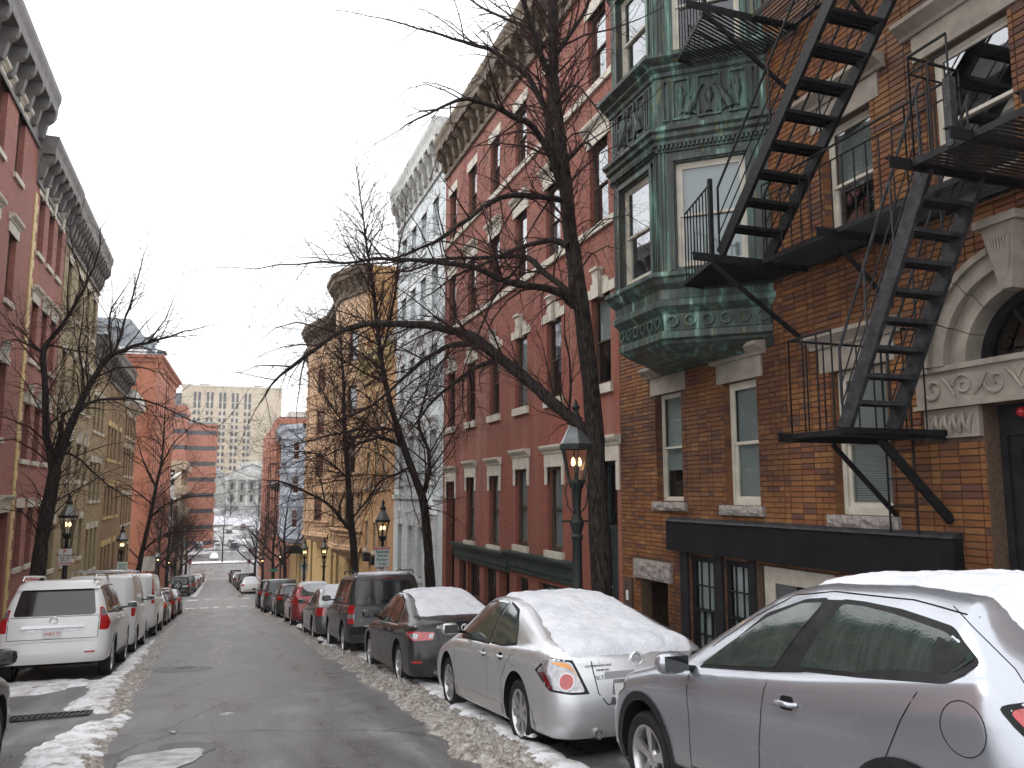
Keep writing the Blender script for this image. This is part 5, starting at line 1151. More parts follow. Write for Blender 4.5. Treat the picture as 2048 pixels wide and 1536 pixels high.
MB().box(x0, x1, 430.2, 455, zt-.6, zt-.3).build('roof', 'roof_tar', Bh); MB().box(x0-.4, x1+.4, 429.5, 455, zt, zt+.8).build('parapet', 'concrete_light', Bh)
pm = MB().box(-.62, .62, -.02, .02, 0, 1).mesh('window', 'window_far'); fm_ = MB().box(-.7, .7, -.06, -.02, -.14, -.02).mesh('sill', 'trim_white')
for o in ops: i_ = inst(pm, Bh, Ft.P((o[0]+o[1])/2, -.42, o[2])-ORG[Bh.name], 0, 'window', scale=(1, 1, o[3]-o[2]))
for ci in range(6):
    c = -12.5+ci*5.9
    if c < 16: MB().box(c-.22, c+.22, 429.86, 430, 4.5, zt-6.5).build('pilaster', 'concrete_light', Bh)
MB().box(x0+4, 18, 427, 430, 1, 5).build('podium', 'concrete_light', Bh)
for i in range(4): MB().box(-10+i*6.5, -6+i*6.5, 426.85, 427.02, 1.4, 4.2).build('podium_window', 'window_far', Bh)
for x, w_, h in ((-12, 5, 2.2), (2, 3.5, 1.6), (14, 4, 2.4)): MB().box(x, x+w_, 438, 444, zt+.8, zt+h).build('roof_plant', 'cornice_grey', Bh)
Bk = block('dark_glass_tower', 'dark glazed slab at the left end of the beige hospital tower', -26, -19.6, 433, 452, -6, 50, 'window_far'); Bk = block('pale_tower', 'pale narrow tower rising behind the orange brick office block', -44, -27, 450, 470, -6, 56, 'concrete_light')
for i in range(6):
    for k in range(9): MB().box(-43+i*2.8, -41.6+i*2.8, 449.9, 450.05, 12+k*4.6, 14.6+k*4.6).build('window', 'window_far', Bk)
block('distant_tower', 'hazy pale building on the skyline above the light blue house', 34, 58, 470, 490, -6, 46, 'concrete_light')
block('distant_brick_block', 'low orange brick block behind the far right houses', 9.5, 24, 158, 176, -14, 15.5, 'brick_orange_far')
# temple-fronted granite building
Bt = empty('temple_front_building', (9, 342, -4), 'grey granite temple-fronted building with columns and pediment below the hospital tower', 'building')
MB().box(-9, 27, 345, 362, -6, 8).build('hall', 'stone_grey', Bt); MB().box(-1.2, 19.2, 339, 346, -3.4, -2.6).build('podium', 'stone_grey', Bt)
for i in range(6):
    x = -.2+i*3.68; MB().lathe([(.62, -2.6), (.60, -2.3), (.52, -2.2), (.44, 6.2), (.5, 6.3), (.62, 6.5), (.62, 6.7)], 12, (x, 340.2, 0)).build('column', 'stone_grey', Bt, smooth=40)
MB().box(-1.2, 19.2, 339.3, 346, 6.7, 8.2).build('entablature', 'stone_grey', Bt); MB().prism([(-1.6, 339.0, 8.2), (19.6, 339.0, 8.2), (9, 339.0, 12.4)], (0, 8, 0)).build('pediment', 'stone_grey', Bt)
MB().prism([(-1.9, 338.7, 8.25), (-1.6, 338.7, 8.2), (9, 338.7, 12.45), (19.6, 338.7, 8.2), (19.9, 338.7, 8.3), (9, 338.7, 12.95)], (0, 8.4, 0)).build('roof', 'slate', Bt)
for i in range(5):
    for z in (-1.8, 2.9): MB().box(1.3+i*3.68, 2.2+i*3.68, 344.85, 345.0, z, z+2.6).build('window', 'window_far', Bt)
MB().box(4, 14, 352, 360, 8, 14.2).build('tower_base', 'stone_grey', Bt); MB().prism([(-9.5, 344, 8), (-1, 344, 8), (-4, 350, 11.5), (-9.5, 350, 11.5)], (0, 10, 0)).build('side_roof', 'slate', Bt)

Bt.location.x += 2.6

rs_ = random.Random(8)
for i, (x, y, rx_, ry_, h_) in enumerate(((-1, 318, 9, 6, 2.6), (12, 312, 8, 5, 2.4), (5, 322, 6, 4, 1.8), (17, 300, 7, 3, 1.6), (-9, 300, 6, 3, 1.4))):
    mb = MB(); nn = 24; q = []
    for j in range(9):
        for k in range(nn): a = k*math.tau/nn; t = j/8; rr_ = t*(1+.15*math.sin(a*3+i)); q.append((x+rx_*rr_*math.cos(a), y+ry_*rr_*math.sin(a), gz(y)-.3+h_*(1-t*t)*(1+.12*math.sin(a*5+j))))
    mb.add(q, [(j*nn+k, j*nn+(k+1) % nn, (j+1)*nn+(k+1) % nn, (j+1)*nn+k) for j in range(8) for k in range(nn)]); mb.build('snow_heap', 'snow', kind='stuff', smooth=180, label='bright white snow heaped in the distant car park below the granite building')
mb = MB(); mb.quad((-9, 322, gz(322)+.1), (28, 322, gz(322)+.1), (28, 339, -3.4), (-9, 339, -3.4)); mb.build('snow_lawn', 'snow_far', kind='structure')

# ================================================================== CARS
def lin(pts, x):
    if x <= pts[0][0]: return pts[0][1]
    for (a, b), (c, d) in zip(pts, pts[1:]):
        if x <= c: return b+(d-b)*(x-a)/(c-a)
    return pts[-1][1]
def smo(pts, x, r=.09): return sum(lin(pts, x+r*k/3)*w_ for k, w_ in ((-3, 1), (-2, 2), (-1, 3), (0, 4), (1, 3), (2, 2), (3, 1)))/16
SPEC = dict(
 sedan=dict(L=4.84, W=1.80, H=1.47, wb=2.78, ro=1.08, r=.325, zb=.20, rw=.60,
   top=[(0,.99),(.10,1.035),(.50,1.085),(.62,1.10),(1.50,1.385),(1.85,1.445),(2.35,1.47),(2.75,1.44),(3.62,1.02),(3.85,.965),(4.5,.80),(4.75,.70),(4.84,.58)],
   belt=[(0,.93),(.6,.985),(1.6,.955),(3.7,.90),(4.5,.74),(4.84,.56)],
   rear=[(.2,.10),(.30,.03),(.50,.0),(.64,.02),(.66,.06),(.90,.10),(1.05,.19),(1.2,.3)], front=[(.2,.12),(.4,.0),(.6,.02),(.8,.15),(1.0,.3)],
   win=[[(1.20,1.00),(1.34,1.15),(1.62,1.30),(1.86,1.365),(1.98,1.385),(2.02,.965),(1.60,.965)],[(2.06,1.385),(2.40,1.392),(2.70,1.365),(3.20,1.10),(3.34,.985),(3.30,.955),(2.10,.955)]],
   glass_rear=[(-.56,1.10),(-.50,1.36),(.50,1.36),(.56,1.10)], gz=(1.10,1.36), snow=[(.52,.66),(1.1,.60),(1.55,.54),(2.5,.50),(2.75,.50)]),
 suv=dict(L=4.55, W=1.84, H=1.80, wb=2.65, ro=.92, r=.36, zb=.30, rw=.70,
   top=[(0,1.70),(.08,1.77),(.4,1.80),(1.6,1.82),(2.4,1.80),(2.65,1.76),(3.35,1.16),(3.5,1.12),(4.35,1.02),(4.52,.92),(4.55,.7)],
   belt=[(0,1.12),(2.5,1.12),(3.4,1.08),(4.35,.96),(4.55,.7)],
   rear=[(.3,.05),(.40,.0),(.64,.0),(.66,.07),(1.05,.09),(1.15,.12),(1.7,.30)], front=[(.3,.1),(.45,0),(.7,.02),(1.0,.1)],
   win=[[(.32,1.16),(.38,1.62),(.98,1.66),(.98,1.15)],[(1.06,1.15),(1.06,1.665),(1.78,1.67),(1.78,1.15)],[(1.86,1.15),(1.86,1.67),(2.52,1.66),(3.02,1.22),(3.04,1.15)]],
   glass_rear=[(-.66,1.14),(-.60,1.64),(.60,1.64),(.66,1.14)], gz=(1.14,1.64), snow=[(.2,.62),(2.5,.60)]),
 bigsuv=dict(L=4.78, W=1.95, H=1.86, wb=2.79, ro=1.05, r=.38, zb=.36, rw=.68,
   top=[(0,1.74),(.1,1.83),(.4,1.87),(1.6,1.89),(2.5,1.86),(2.8,1.80),(3.55,1.26),(3.7,1.22),(4.55,1.08),(4.74,.95),(4.78,.7)],
   belt=[(0,1.20),(2.6,1.18),(3.6,1.14),(4.55,1.0),(4.78,.7)],
   rear=[(.36,.06),(.46,.0),(.76,.0),(.80,.05),(1.10,.06),(1.22,.10),(1.78,.33)], front=[(.3,.1),(.45,0),(.7,.02),(1.0,.1)],
   win=[[(.34,1.26),(.46,1.70),(1.06,1.74),(1.16,1.24)],[(1.24,1.24),(1.16,1.74),(1.98,1.75),(1.98,1.22)],[(2.06,1.22),(2.06,1.75),(2.66,1.73),(3.22,1.28),(3.24,1.21)]],
   glass_rear=[(-.70,1.22),(-.62,1.70),(.62,1.70),(.70,1.22)], gz=(1.22,1.70), snow=None),
 cross=dict(L=4.62, W=1.80, H=1.58, wb=2.75, ro=.92, r=.345, zb=.27, rw=.60,
   top=[(0,1.10),(.05,1.22),(.22,1.40),(.55,1.52),(1.4,1.585),(2.2,1.58),(2.6,1.53),(3.3,1.10),(3.45,1.06),(4.2,.92),(4.55,.78),(4.62,.6)],
   belt=[(0,1.06),(1.0,1.06),(3.3,.98),(4.2,.86),(4.62,.58)],
   rear=[(.27,.10),(.4,.02),(.62,0),(.68,.05),(.95,.05),(1.1,.12),(1.45,.45)], front=[(.25,.12),(.4,0),(.6,.02),(.9,.2)],
   win=[[(.72,1.14),(.98,1.36),(1.30,1.46),(1.62,1.49),(1.66,1.08),(1.1,1.10)],[(1.72,1.49),(2.2,1.495),(2.5,1.46),(2.98,1.16),(3.10,1.05),(1.74,1.08)]],
   glass_rear=[(-.58,1.14),(-.48,1.44),(.48,1.44),(.58,1.14)], gz=(1.14,1.44), snow=[(.35,.52),(2.3,.50)]),
 hrv=dict(L=4.30, W=1.79, H=1.60, wb=2.61, ro=.82, r=.335, zb=.25, rw=.60,
   top=[(0,1.20),(.04,1.32),(.2,1.46),(.5,1.54),(1.0,1.60),(1.65,1.61),(2.0,1.56),(2.45,1.36),(2.95,1.11),(3.15,1.06),(3.95,.93),(4.22,.80),(4.3,.6)],
   belt=[(0,1.22),(.5,1.20),(1.6,1.10),(2.7,1.03),(3.2,1.0),(4.0,.86),(4.3,.58)], mir=(2.72,1.09),
   rear=[(.25,.10),(.4,.02),(.62,0),(.70,.04),(.95,.05),(1.1,.1),(1.45,.38)], front=[(.25,.12),(.4,0),(.6,.02),(.9,.2)],
   win=[[(.42,1.29),(.62,1.385),(.98,1.455),(1.20,1.485),(1.38,1.495),(1.60,1.15),(1.1,1.165),(.56,1.195)],[(1.54,1.50),(1.74,1.49),(2.04,1.40),(2.36,1.235),(2.64,1.075),(1.82,1.125)]],
   glass_rear=[(-.56,1.12),(-.46,1.42),(.46,1.42),(.56,1.12)], gz=(1.12,1.42), snow=[(.10,.62),(.6,.60),(1.6,.56),(2.35,.50)]),
 van=dict(L=4.6, W=1.82, H=2.0, wb=2.91, ro=.82, r=.33, zb=.26, rw=.74,
   top=[(0,1.93),(.08,1.99),(.4,2.01),(2.6,2.0),(2.95,1.90),(3.65,1.25),(3.8,1.20),(4.4,1.0),(4.56,.86),(4.6,.6)],
   belt=[(0,1.24),(3.0,1.22),(3.7,1.14),(4.4,.92),(4.6,.58)],
   rear=[(.26,.06),(.4,0),(.62,0),(.66,.03),(1.5,.05),(1.95,.09)], front=[(.25,.12),(.4,0),(.6,.02),(.9,.15)],
   win=[[(2.35,1.28),(2.35,1.82),(2.78,1.80),(3.30,1.32),(3.32,1.26)]],
   glass_rear=[(-.62,1.30),(-.58,1.80),(-.06,1.80),(-.06,1.30)], gz=(1.3,1.8), snow=None),
 bigvan=dict(L=5.7, W=2.01, H=2.12, wb=3.43, ro=1.35, r=.37, zb=.34, rw=.80,
   top=[(0,1.98),(.1,2.08),(.5,2.12),(3.4,2.12),(3.8,2.05),(4.55,1.38),(4.7,1.32),(5.5,1.1),(5.66,.98),(5.7,.7)],
   belt=[(0,1.3),(4.0,1.28),(4.6,1.24),(5.5,1.05),(5.7,.7)],
   rear=[(.34,.03),(.5,0),(.66,0),(.7,.06),(1.2,.08),(2.0,.16)], front=[(.3,.1),(.45,0),(.7,.02),(1.0,.1)],
   win=[[(3.42,1.34),(3.42,1.94),(3.82,1.92),(4.32,1.42),(4.34,1.32)]],
   glass_rear=[(-.74,1.34),(-.70,1.84),(-.06,1.84),(-.06,1.34)], gz=(1.34,1.84), snow=None),
)
CB = {}
def car_body(kind, near):
    if kind in CB: return CB[kind]
    S = SPEC[kind]; L, W_, zb, rw_ = S['L'], S['W'], S['zb'], S['rw']; roofz = S['H']
    st = sorted(set([0, .012, .035, .07, .12, .19, .27, L, L-.012, L-.035, L-.07, L-.12, L-.19, L-.27]+list(np.linspace(.33, L-.33, 62 if near else 40))))
    def hw(u):
        e = 0; r0 = .20
        for d in (u, L-u):
            if d < r0: e = max(e, r0*(1-math.sqrt(max(0, 1-(1-d/r0)**2))))
        t = (u-L*.47)/(L*.53); return W_/2*(1-.055*abs(t)**2.6)-e*.9
    secs = []
    for u in st:
        w_ = hw(u); zt = smo(S['top'], u) if .1 < u < L-.1 else lin(S['top'], u); zs = min(smo(S['belt'], u, .15), zt-.03)
        t = max(0, min(1, (zt-zs-.05)/(roofz-zs-.08))); wr = (w_-.13)*(1-t)+min(w_-.1, rw_)*t; zm = zb+(zs-zb)*.5
        P_ = [(0, zb), (w_*.55, zb), (w_-.06, zb), (w_-.02, zb+.04), (w_-.005, zb+.12), (w_+.004, zb+.24*(zs-zb)), (w_+.008, zm), (w_+.006, zs-.20*(zs-zb)), (w_-.006, zs-.10*(zs-zb)), (w_-.028, zs-.03), (w_-.055, zs)]
        a = Vector((w_-.062, zs+.006)); b = Vector((wr, zt-.055*(.4+.6*t)))
        for k in (0, .25, .5, .75, 1): q = a.lerp(b, k); bow = .022*t*math.sin(math.pi*k); P_.append((q.x+bow, q.y+bow*.3))
        P_ += [(wr-.05, zt-.020), (wr*.80, zt-.004), (wr*.4, zt+.006), (0, zt+.010)]
        secs.append(P_)
    n = len(secs[0]); m = len(st); mid = L/2
    def disp(u, x, z):   # raked and bulged ends
        tr = max(0, 1-u/.55)**1.0; tf = max(0, 1-(L-u)/.55)
        q = (x/(W_/2))**2
        return u+tr*(lin(S['rear'], z)+.10*q*q+.03*q)-tf*(lin(S['front'], z)+.22*q*q+.05*q)
    V = []
    for u, P_ in zip(st, secs):
        ring = [(x, z) for x, z in P_]+[(-x, z) for x, z in P_[-2:0:-1]]
        V += [(x, disp(u, x, z), z) for x, z in ring]
    rn = 2*n-2; Fs = [(k*rn+i, k*rn+(i+1) % rn, (k+1)*rn+(i+1) % rn, (k+1)*rn+i) for k in range(m-1) for i in range(rn)]
    for k, u in ((0, 0), (m-1, L)):    # end caps as a grid across the car
        P_ = secs[k]; cols_ = 12; base = len(V); idx = []
        for i in range(n):
            row = []
            for c in range(cols_+1):
                f = 1-2*c/cols_
                if i in (0, n-1) : 
                    row.append(k*rn+(0 if i == 0 else n-1))
                elif c == 0: row.append(k*rn+i)
                elif c == cols_: row.append(k*rn+rn-i)
                else: V.append((P_[i][0]*f, disp(u, P_[i][0]*f, P_[i][1]), P_[i][1])); row.append(len(V)-1)
            idx.append(row)
        for i in range(n-1):
            for c in range(cols_):
                q = [idx[i][c], idx[i][c+1], idx[i+1][c+1], idx[i+1][c]]; q2 = list(dict.fromkeys(q))
                if len(q2) > 2: Fs.append(tuple(q2) if k == 0 else tuple(q2[::-1]))
    bm = bmesh.new(); vv = [bm.verts.new(v) for v in V]
    for f in Fs:
        try: bm.faces.new([vv[i] for i in f])
        except ValueError: pass
    bmesh.ops.remove_doubles(bm, verts=bm.verts, dist=1e-5); bmesh.ops.recalc_face_normals(bm, faces=bm.faces)
    me = bpy.data.meshes.new('body'); bm.to_mesh(me); bvh = BVHTree.FromBMesh(bm); bm.free()
    # wheel openings
    ra = S['r']+.065; cut = MB(); nseg = 40
    for u in (S['ro'], S['ro']+S['wb']):
        for sg in (1, -1):
            base = []
            for x in (sg*(W_/2-.30), sg*(W_/2+.2)):
                for j in range(nseg): a = 2*math.pi*j/nseg; base.append((x, u+ra*math.cos(a), S['r']+.02+ra*math.sin(a)))
            cut.add(base, [tuple(range(nseg)), tuple(range(nseg, 2*nseg))]+[(j, (j+1) % nseg, (j+1) % nseg+nseg, j+nseg) for j in range(nseg)])
    cm = bpy.data.meshes.new('cut'); cm.from_pydata(cut.v, [], cut.f); bm = bmesh.new(); bm.from_mesh(cm); bmesh.ops.recalc_face_normals(bm, faces=bm.faces); bm.to_mesh(cm); bm.free()
    me.materials.append(MAT['paint_black']); cm.materials.append(MAT['underbody']); me.materials.append(MAT['underbody'])
    a = bpy.data.objects.new('a', me); b = bpy.data.objects.new('b', cm); C.objects.link(a); C.objects.link(b)
    md = a.modifiers.new('x', 'BOOLEAN'); md.operation = 'DIFFERENCE'; md.object = b; md.solver = 'EXACT'; md.material_mode = 'TRANSFER'
    dg = bpy.context.evaluated_depsgraph_get(); dg.update(); res = bpy.data.meshes.new_from_object(a.evaluated_get(dg)); bpy.data.objects.remove(a); bpy.data.objects.remove(b)
    res.name = 'body'; res.polygons.foreach_set('use_smooth', [True]*len(res.polygons)); res.set_sharp_from_angle(angle=R(38))
    CB[kind] = (res, bvh); return CB[kind]
def side_patch(bvh, pts, mat, eps=.004, sg=-1, step=.07, smooth_=1, holes=None):
    pts = round_poly(pts) if smooth_ else pts; v, f, d = patch2d(pts, step); q = []
    for u, z in v:
        h = bvh.ray_cast(Vector((sg*3, u, z)), Vector((-sg, 0, 0))); p = h[0]
        if p is None: q.append((sg*.8, u, z)); continue
        q.append(tuple(p+Vector((sg*eps, 0, eps*.2))))
    return MB().add(q, f)
def rear_patch(bvh, pts, eps=.004, step=.06, smooth_=1, dr=1):
    pts = round_poly(pts, .06) if smooth_ else pts; v, f, d = patch2d(pts, step); q = []
    for x, z in v:
        h = bvh.ray_cast(Vector((x, -1 if dr > 0 else 8, z)), Vector((0, dr, 0))); p = h[0]
        q.append((x, p.y-dr*eps, z+.000) if p is not None else (x, .3, z))
    return MB().add(q, f)
def diag_patch(bvh, pts, dirv, eps=.005, step=.05, smooth_=1):
    """project outline given as 3D points along a direction (for corner lamps)"""
    D = Vector(dirv).normalized(); X = D.cross(Vector((0, 0, 1))).normalized(); Y = X.cross(D)
    p2 = [(Vector(p).dot(X), Vector(p).dot(Y)) for p in pts]; p2 = round_poly(p2, .03) if smooth_ else p2; v, f, d = patch2d(p2, step); q = []
    for a, b in v:
        h = bvh.ray_cast(X*a+Y*b-D*4, D); q.append(tuple(h[0]-D*eps) if h[0] is not None else tuple(X*a+Y*b))
    return MB().add(q, f)
def seam(bvh, pts, sg=-1, w_=.006, eps=.002):
    mb = MB(); pts = [Vector(p) for p in pts]; q = []
    L_ = []
    for a, b in zip(pts, pts[1:]):
        k = max(1, int((b-a).length/.06))
        for i in range(k): L_.append(a+(b-a)*i/k)
    L_.append(pts[-1])
    for i, p in enumerate(L_):
        t = (L_[min(i+1, len(L_)-1)]-L_[max(i-1, 0)]).normalized(); n_ = Vector((-t.y, t.x))*w_/2
        for s in (-1, 1):
            o = p+n_*s; h = bvh.ray_cast(Vector((sg*3, o.x, o.y)), Vector((-sg, 0, 0))); h = h[0] if h[0] is not None else Vector((sg*.9, o.x, o.y)); q.append(tuple(h+Vector((sg*eps, 0, 0))))
    mb.add(q, [(2*i, 2*i+1, 2*i+3, 2*i+2) for i in range(len(L_)-1)]); return mb
def seam_r(bvh, pts, w_=.007, eps=.002):
    pts = [Vector(p) for p in pts]; L_ = []; q = []
    for a, b in zip(pts, pts[1:]):
        k = max(1, int((b-a).length/.06)); L_ += [a+(b-a)*i/k for i in range(k)]
    L_.append(pts[-1])
    for i, p in enumerate(L_):
        t = (L_[min(i+1, len(L_)-1)]-L_[max(i-1, 0)]).normalized(); n_ = Vector((-t.y, t.x))*w_/2
        for s in (-1, 1): o = p+n_*s; h = bvh.ray_cast(Vector((o.x, -1, o.y)), Vector((0, 1, 0)))[0]; q.append((o.x, (h.y if h else .2)-eps, o.y))
    return MB().add(q, [(2*i, 2*i+1, 2*i+3, 2*i+2) for i in range(len(L_)-1)])
WM = {}
def wheel(B, x, u, r, sg, spokes=7, dark=False, w_=.215, twin=False):
    k = (round(r, 3), spokes, dark, twin)
    if k not in WM:
        t = MB(); ri = r*.70
        t.lathe([(ri-.005, -.085), (ri+.012, -.098), (r*.88, -w_/2), (r*.965, -w_/2+.012), (r, -w_/2+.04), (r, w_/2-.04), (r*.965, w_/2-.012), (r*.88, w_/2), (ri+.012, .098), (ri-.005, .085)], 40, axis='x')
        g = MB()
        m_ = MB(); m_.lathe([(ri+.004, .096), (ri-.012, .098), (ri-.022, .085), (ri-.03, .03), (ri-.03, -.08)], 40, axis='x')
        hub = MB(); hub.lathe([(0, .078), (.032, .076), (.055, .068), (.072, .050), (.074, .0)], 20, axis='x')
        for i in range(spokes):
            a0 = 2*math.pi*i/spokes
            for off in ((-.10, .10) if twin else (0,)):
                a = a0+off; wi, wo = (.018, .020) if twin else (.030, .042); c, s = math.cos(a), math.sin(a)
                P_ = []
                for rr, xx, ww in ((.05, .070, wi), ((ri)*.55, .078, (wi+wo)/2*.85), (ri-.02, .088, wo)):
                    for sx in (-1, 1): P_.append((xx, rr*c-ww*sx*s, rr*s+ww*sx*c))
                    for sx in (-1, 1): P_.append((xx-.035, rr*c-ww*.8*sx*s, rr*s+ww*.8*sx*c))
                hub.add(P_, [(0, 1, 5, 4), (4, 5, 9, 8), (0, 4, 6, 2), (4, 8, 10, 6), (1, 5, 7, 3), (5, 9, 11, 7)])
        disc = MB(); disc.lathe([(0, .02), (ri-.04, .02), (ri-.04, .0)], 28, axis='x')
        WM[k] = (t.mesh('tyre', 'rubber', 30), m_.mesh('rim', 'alloy_dark' if dark else 'alloy', 30), hub.mesh('spokes', 'alloy_dark' if dark else 'alloy', 30), disc.mesh('brake_disc', 'alloy_dark', 30))
    t, m_, h_, d_ = WM[k]
    o = inst(t, B, (x, u, r), name='wheel'); o.rotation_euler = (random.random()*6 if sg > 0 else random.random()*6, 0, 0 if sg > 0 else math.pi); ORG[o.name] = Vector()
    inst(m_, o, name='rim'); inst(h_, o, name='spokes'); inst(d_, o, name='brake_disc')
def mat_of(me, name): me = me.copy(); me.materials[0] = MAT[name]; return me
GD = .1
def car(kind, X, Y, paintm, label, lamps='red', name='parked_car', cat='car', near=False, glassm='car_glass_dark', snow=0, spokes=7, twin=False, dark=False, detail=True, slope=None, z=None, yaw=0, side=-1, cladding=False, mirror=None):
    """X = centre line, Y = rear axle; car noses down the street"""
    S = SPEC[kind]; sl = slope if slope is not None else (gz(Y+S['wb'])-gz(Y))/S['wb']; me, bvh = car_body(kind, near)
    B = empty(name, (X, Y, (z if z is not None else gz(Y)+.015)), label, cat, 'cars parked along the kerb', rx=math.atan(sl), rz=yaw); ro = S['ro']
    def put(mb, nme, mt, sm=180, par=None, loc=None, uv=False):
        mb.v = [(x, y-ro, zz) for x, y, zz in mb.v]; o = mb.build(nme, mt, par or B, smooth=sm, local=True, uv=uv); return o
    bo = inst(mat_of(me, paintm), B, (0, -ro, 0), name='body')
    for x_, sg in ((S['W']/2-.13, 1), (-S['W']/2+.13, -1)):
        for u in (0, S['wb']): wheel(B, x_, u, S['r'], sg, spokes, dark, twin=twin)
    c = MB(); c.box(-S['W']/2+.32, S['W']/2-.32, .3, S['L']-.3, S['zb']-.06, S['zb']+.03); put(c, 'floor_pan', 'underbody', None)
    for i, wp in enumerate(S['win']):
        for sg in (-1, 1):
            cx_ = sum(p[0] for p in wp)/len(wp); cz_ = sum(p[1] for p in wp)/len(wp)
            put(side_patch(bvh, [(cx_+(u-cx_)*1+(.028 if u > cx_ else -.028), cz_+(zz-cz_)+(.026 if zz > cz_ else -.022)) for u, zz in wp], 0, .0025, sg), 'window_trim', 'plastic_black')
            if near or sg < 0 or True: put(side_patch(bvh, wp, 0, .006, sg), 'side_window', glassm)
    g = S['glass_rear']; put(rear_patch(bvh, g, .004), 'rear_window', glassm)
    H = S['H']; fw_ = [(-.60, lin(S['top'], S['L']*.775)+.02), (-.52, H-.12), (.52, H-.12), (.60, lin(S['top'], S['L']*.775)+.02)]
    # windscreen, projected from the front
    if near or kind in ('suv',) : put(rear_patch(bvh, fw_, .004, dr=-1), 'windscreen', glassm)
    xs = -1; bz = lin(S['belt'], 2)
    for sg in (-1, 1):
        wn = S['win'][-1]; mu, mz = S.get('mir') or (max(p[0] for p in wn)-.12, min(p[1] for p in wn)+.10)
        m_ = MB(); mats = mirror or paintm
        for k in range(9):
            pass
        ell = []
        NN = 10
        m_.v = []; m_.f = []; m_.m = []
        cxm = sg*(S['W']/2+.11)
        for a in range(NN+1):
            th = math.pi*a/NN
            for b in range(12):
                ph = 2*math.pi*b/12; f_ = lambda t: math.copysign(abs(t)**.7, t)
                m_.v.append((cxm+.115*f_(math.sin(th))*f_(math.cos(ph)), mu+.075*f_(math.cos(th)), mz+.075*f_(math.sin(th))*f_(math.sin(ph))))
        for a in range(NN):
            for b in range(12): m_.f.append((a*12+b, a*12+(b+1) % 12, (a+1)*12+(b+1) % 12, (a+1)*12+b)); m_.m.append(0)
        mo = put(m_, 'mirror', mats); gl = MB(); gl.quad((cxm-.09, mu-.0775, mz-.05), (cxm+.09, mu-.0775, mz-.05), (cxm+.09, mu-.0775, mz+.05), (cxm-.09, mu-.0775, mz+.05)); put(gl, 'mirror_glass', 'car_glass_dark', None, mo)
        ar = MB(); ar.beam((sg*(S['W']/2-.09), mu+.02, mz-.05), (cxm, mu, mz-.03), .06, .035); put(ar, 'mirror_arm', 'plastic_black')
    for wp in S['win']:
        if wp is S['win'][0] and kind in ('suv', 'bigsuv'): continue
        ur = min(p[0] for p in wp)+(.10 if kind not in ('sedan', 'hrv', 'cross') or wp is not S['win'][0] else .35); hz_ = min(p[1] for p in wp)-.12
        if kind == 'hrv' and wp is S['win'][0]: continue
        for sg in (-1, 1):
            h = bvh.ray_cast(Vector((sg*3, ur, hz_)), Vector((-sg, 0, 0)))[0]
            if h: m_ = MB(); m_.tube([(h.x+sg*.0, ur-.09, hz_), (h.x+sg*.032, ur-.07, hz_), (h.x+sg*.036, ur+.0, hz_+.004), (h.x+sg*.032, ur+.07, hz_), (h.x, ur+.09, hz_)], [.014, .015, .016, .015, .014], 8); put(m_, 'door_handle', paintm if kind != 'cross' else 'chrome'); cup = side_patch(bvh, [(ur-.06, hz_-.035), (ur-.06, hz_+.04), (ur+.06, hz_+.04), (ur+.06, hz_-.035)], 0, .0015, sg, .04); put(cup, 'handle_recess', 'underbody' if paintm != 'paint_white' else 'cornice_pale')
    L = S['L']; wn = S['win'][-1]; uf = max(p[0] for p in wn)+.10
    for sg in (-1, 1):
        for p in ([(uf, .40), (uf-.02, .75), (uf, bz-.02)], [(1.98, .36), (1.93, .7), (1.84, 1.06)], [(uf, .42), (1.2, .42)]) if kind == 'hrv' else ([(uf, .40), (uf-.02, .75), (uf, bz-.02)], [(min(q[0] for q in wn)-.03, .38), (min(q[0] for q in wn)-.03, bz-.03)], [(ro+S['r']+.10, .40), (ro+S['r']+.14, .62), (ro+.26, .80), (min(q[0] for q in S['win'][-2 if len(S['win']) > 1 else 0])-.02, bz-.04)], [(ro+S['r']+.12, S['zb']+.15), (uf, S['zb']+.15)]):
            put(seam(bvh, p, sg), 'door_seam', 'underbody')
        if cladding:
            for u in (ro, ro+S['wb']):
                pts = [(u+(S['r']+.125)*math.cos(a), S['r']+.02+(S['r']+.125)*math.sin(a)) for a in np.linspace(R(-18), R(198), 26)]; pin = [(u+(S['r']+.068)*math.cos(a), S['r']+.02+(S['r']+.068)*math.sin(a)) for a in np.linspace(R(198), R(-18), 26)]
                put(side_patch(bvh, pts+pin, 0, .010, sg, .05, 0), 'arch_cladding', 'plastic_black')
            put(side_patch(bvh, [(ro+S['r']+.06, S['zb']+.01), (ro+S['r']+.06, S['zb']+.14), (ro+S['wb']-S['r']-.06, S['zb']+.14), (ro+S['wb']-S['r']-.06, S['zb']+.01)], 0, .010, sg, .08, 0), 'sill_cladding', 'plastic_black')
    return B, bvh, put
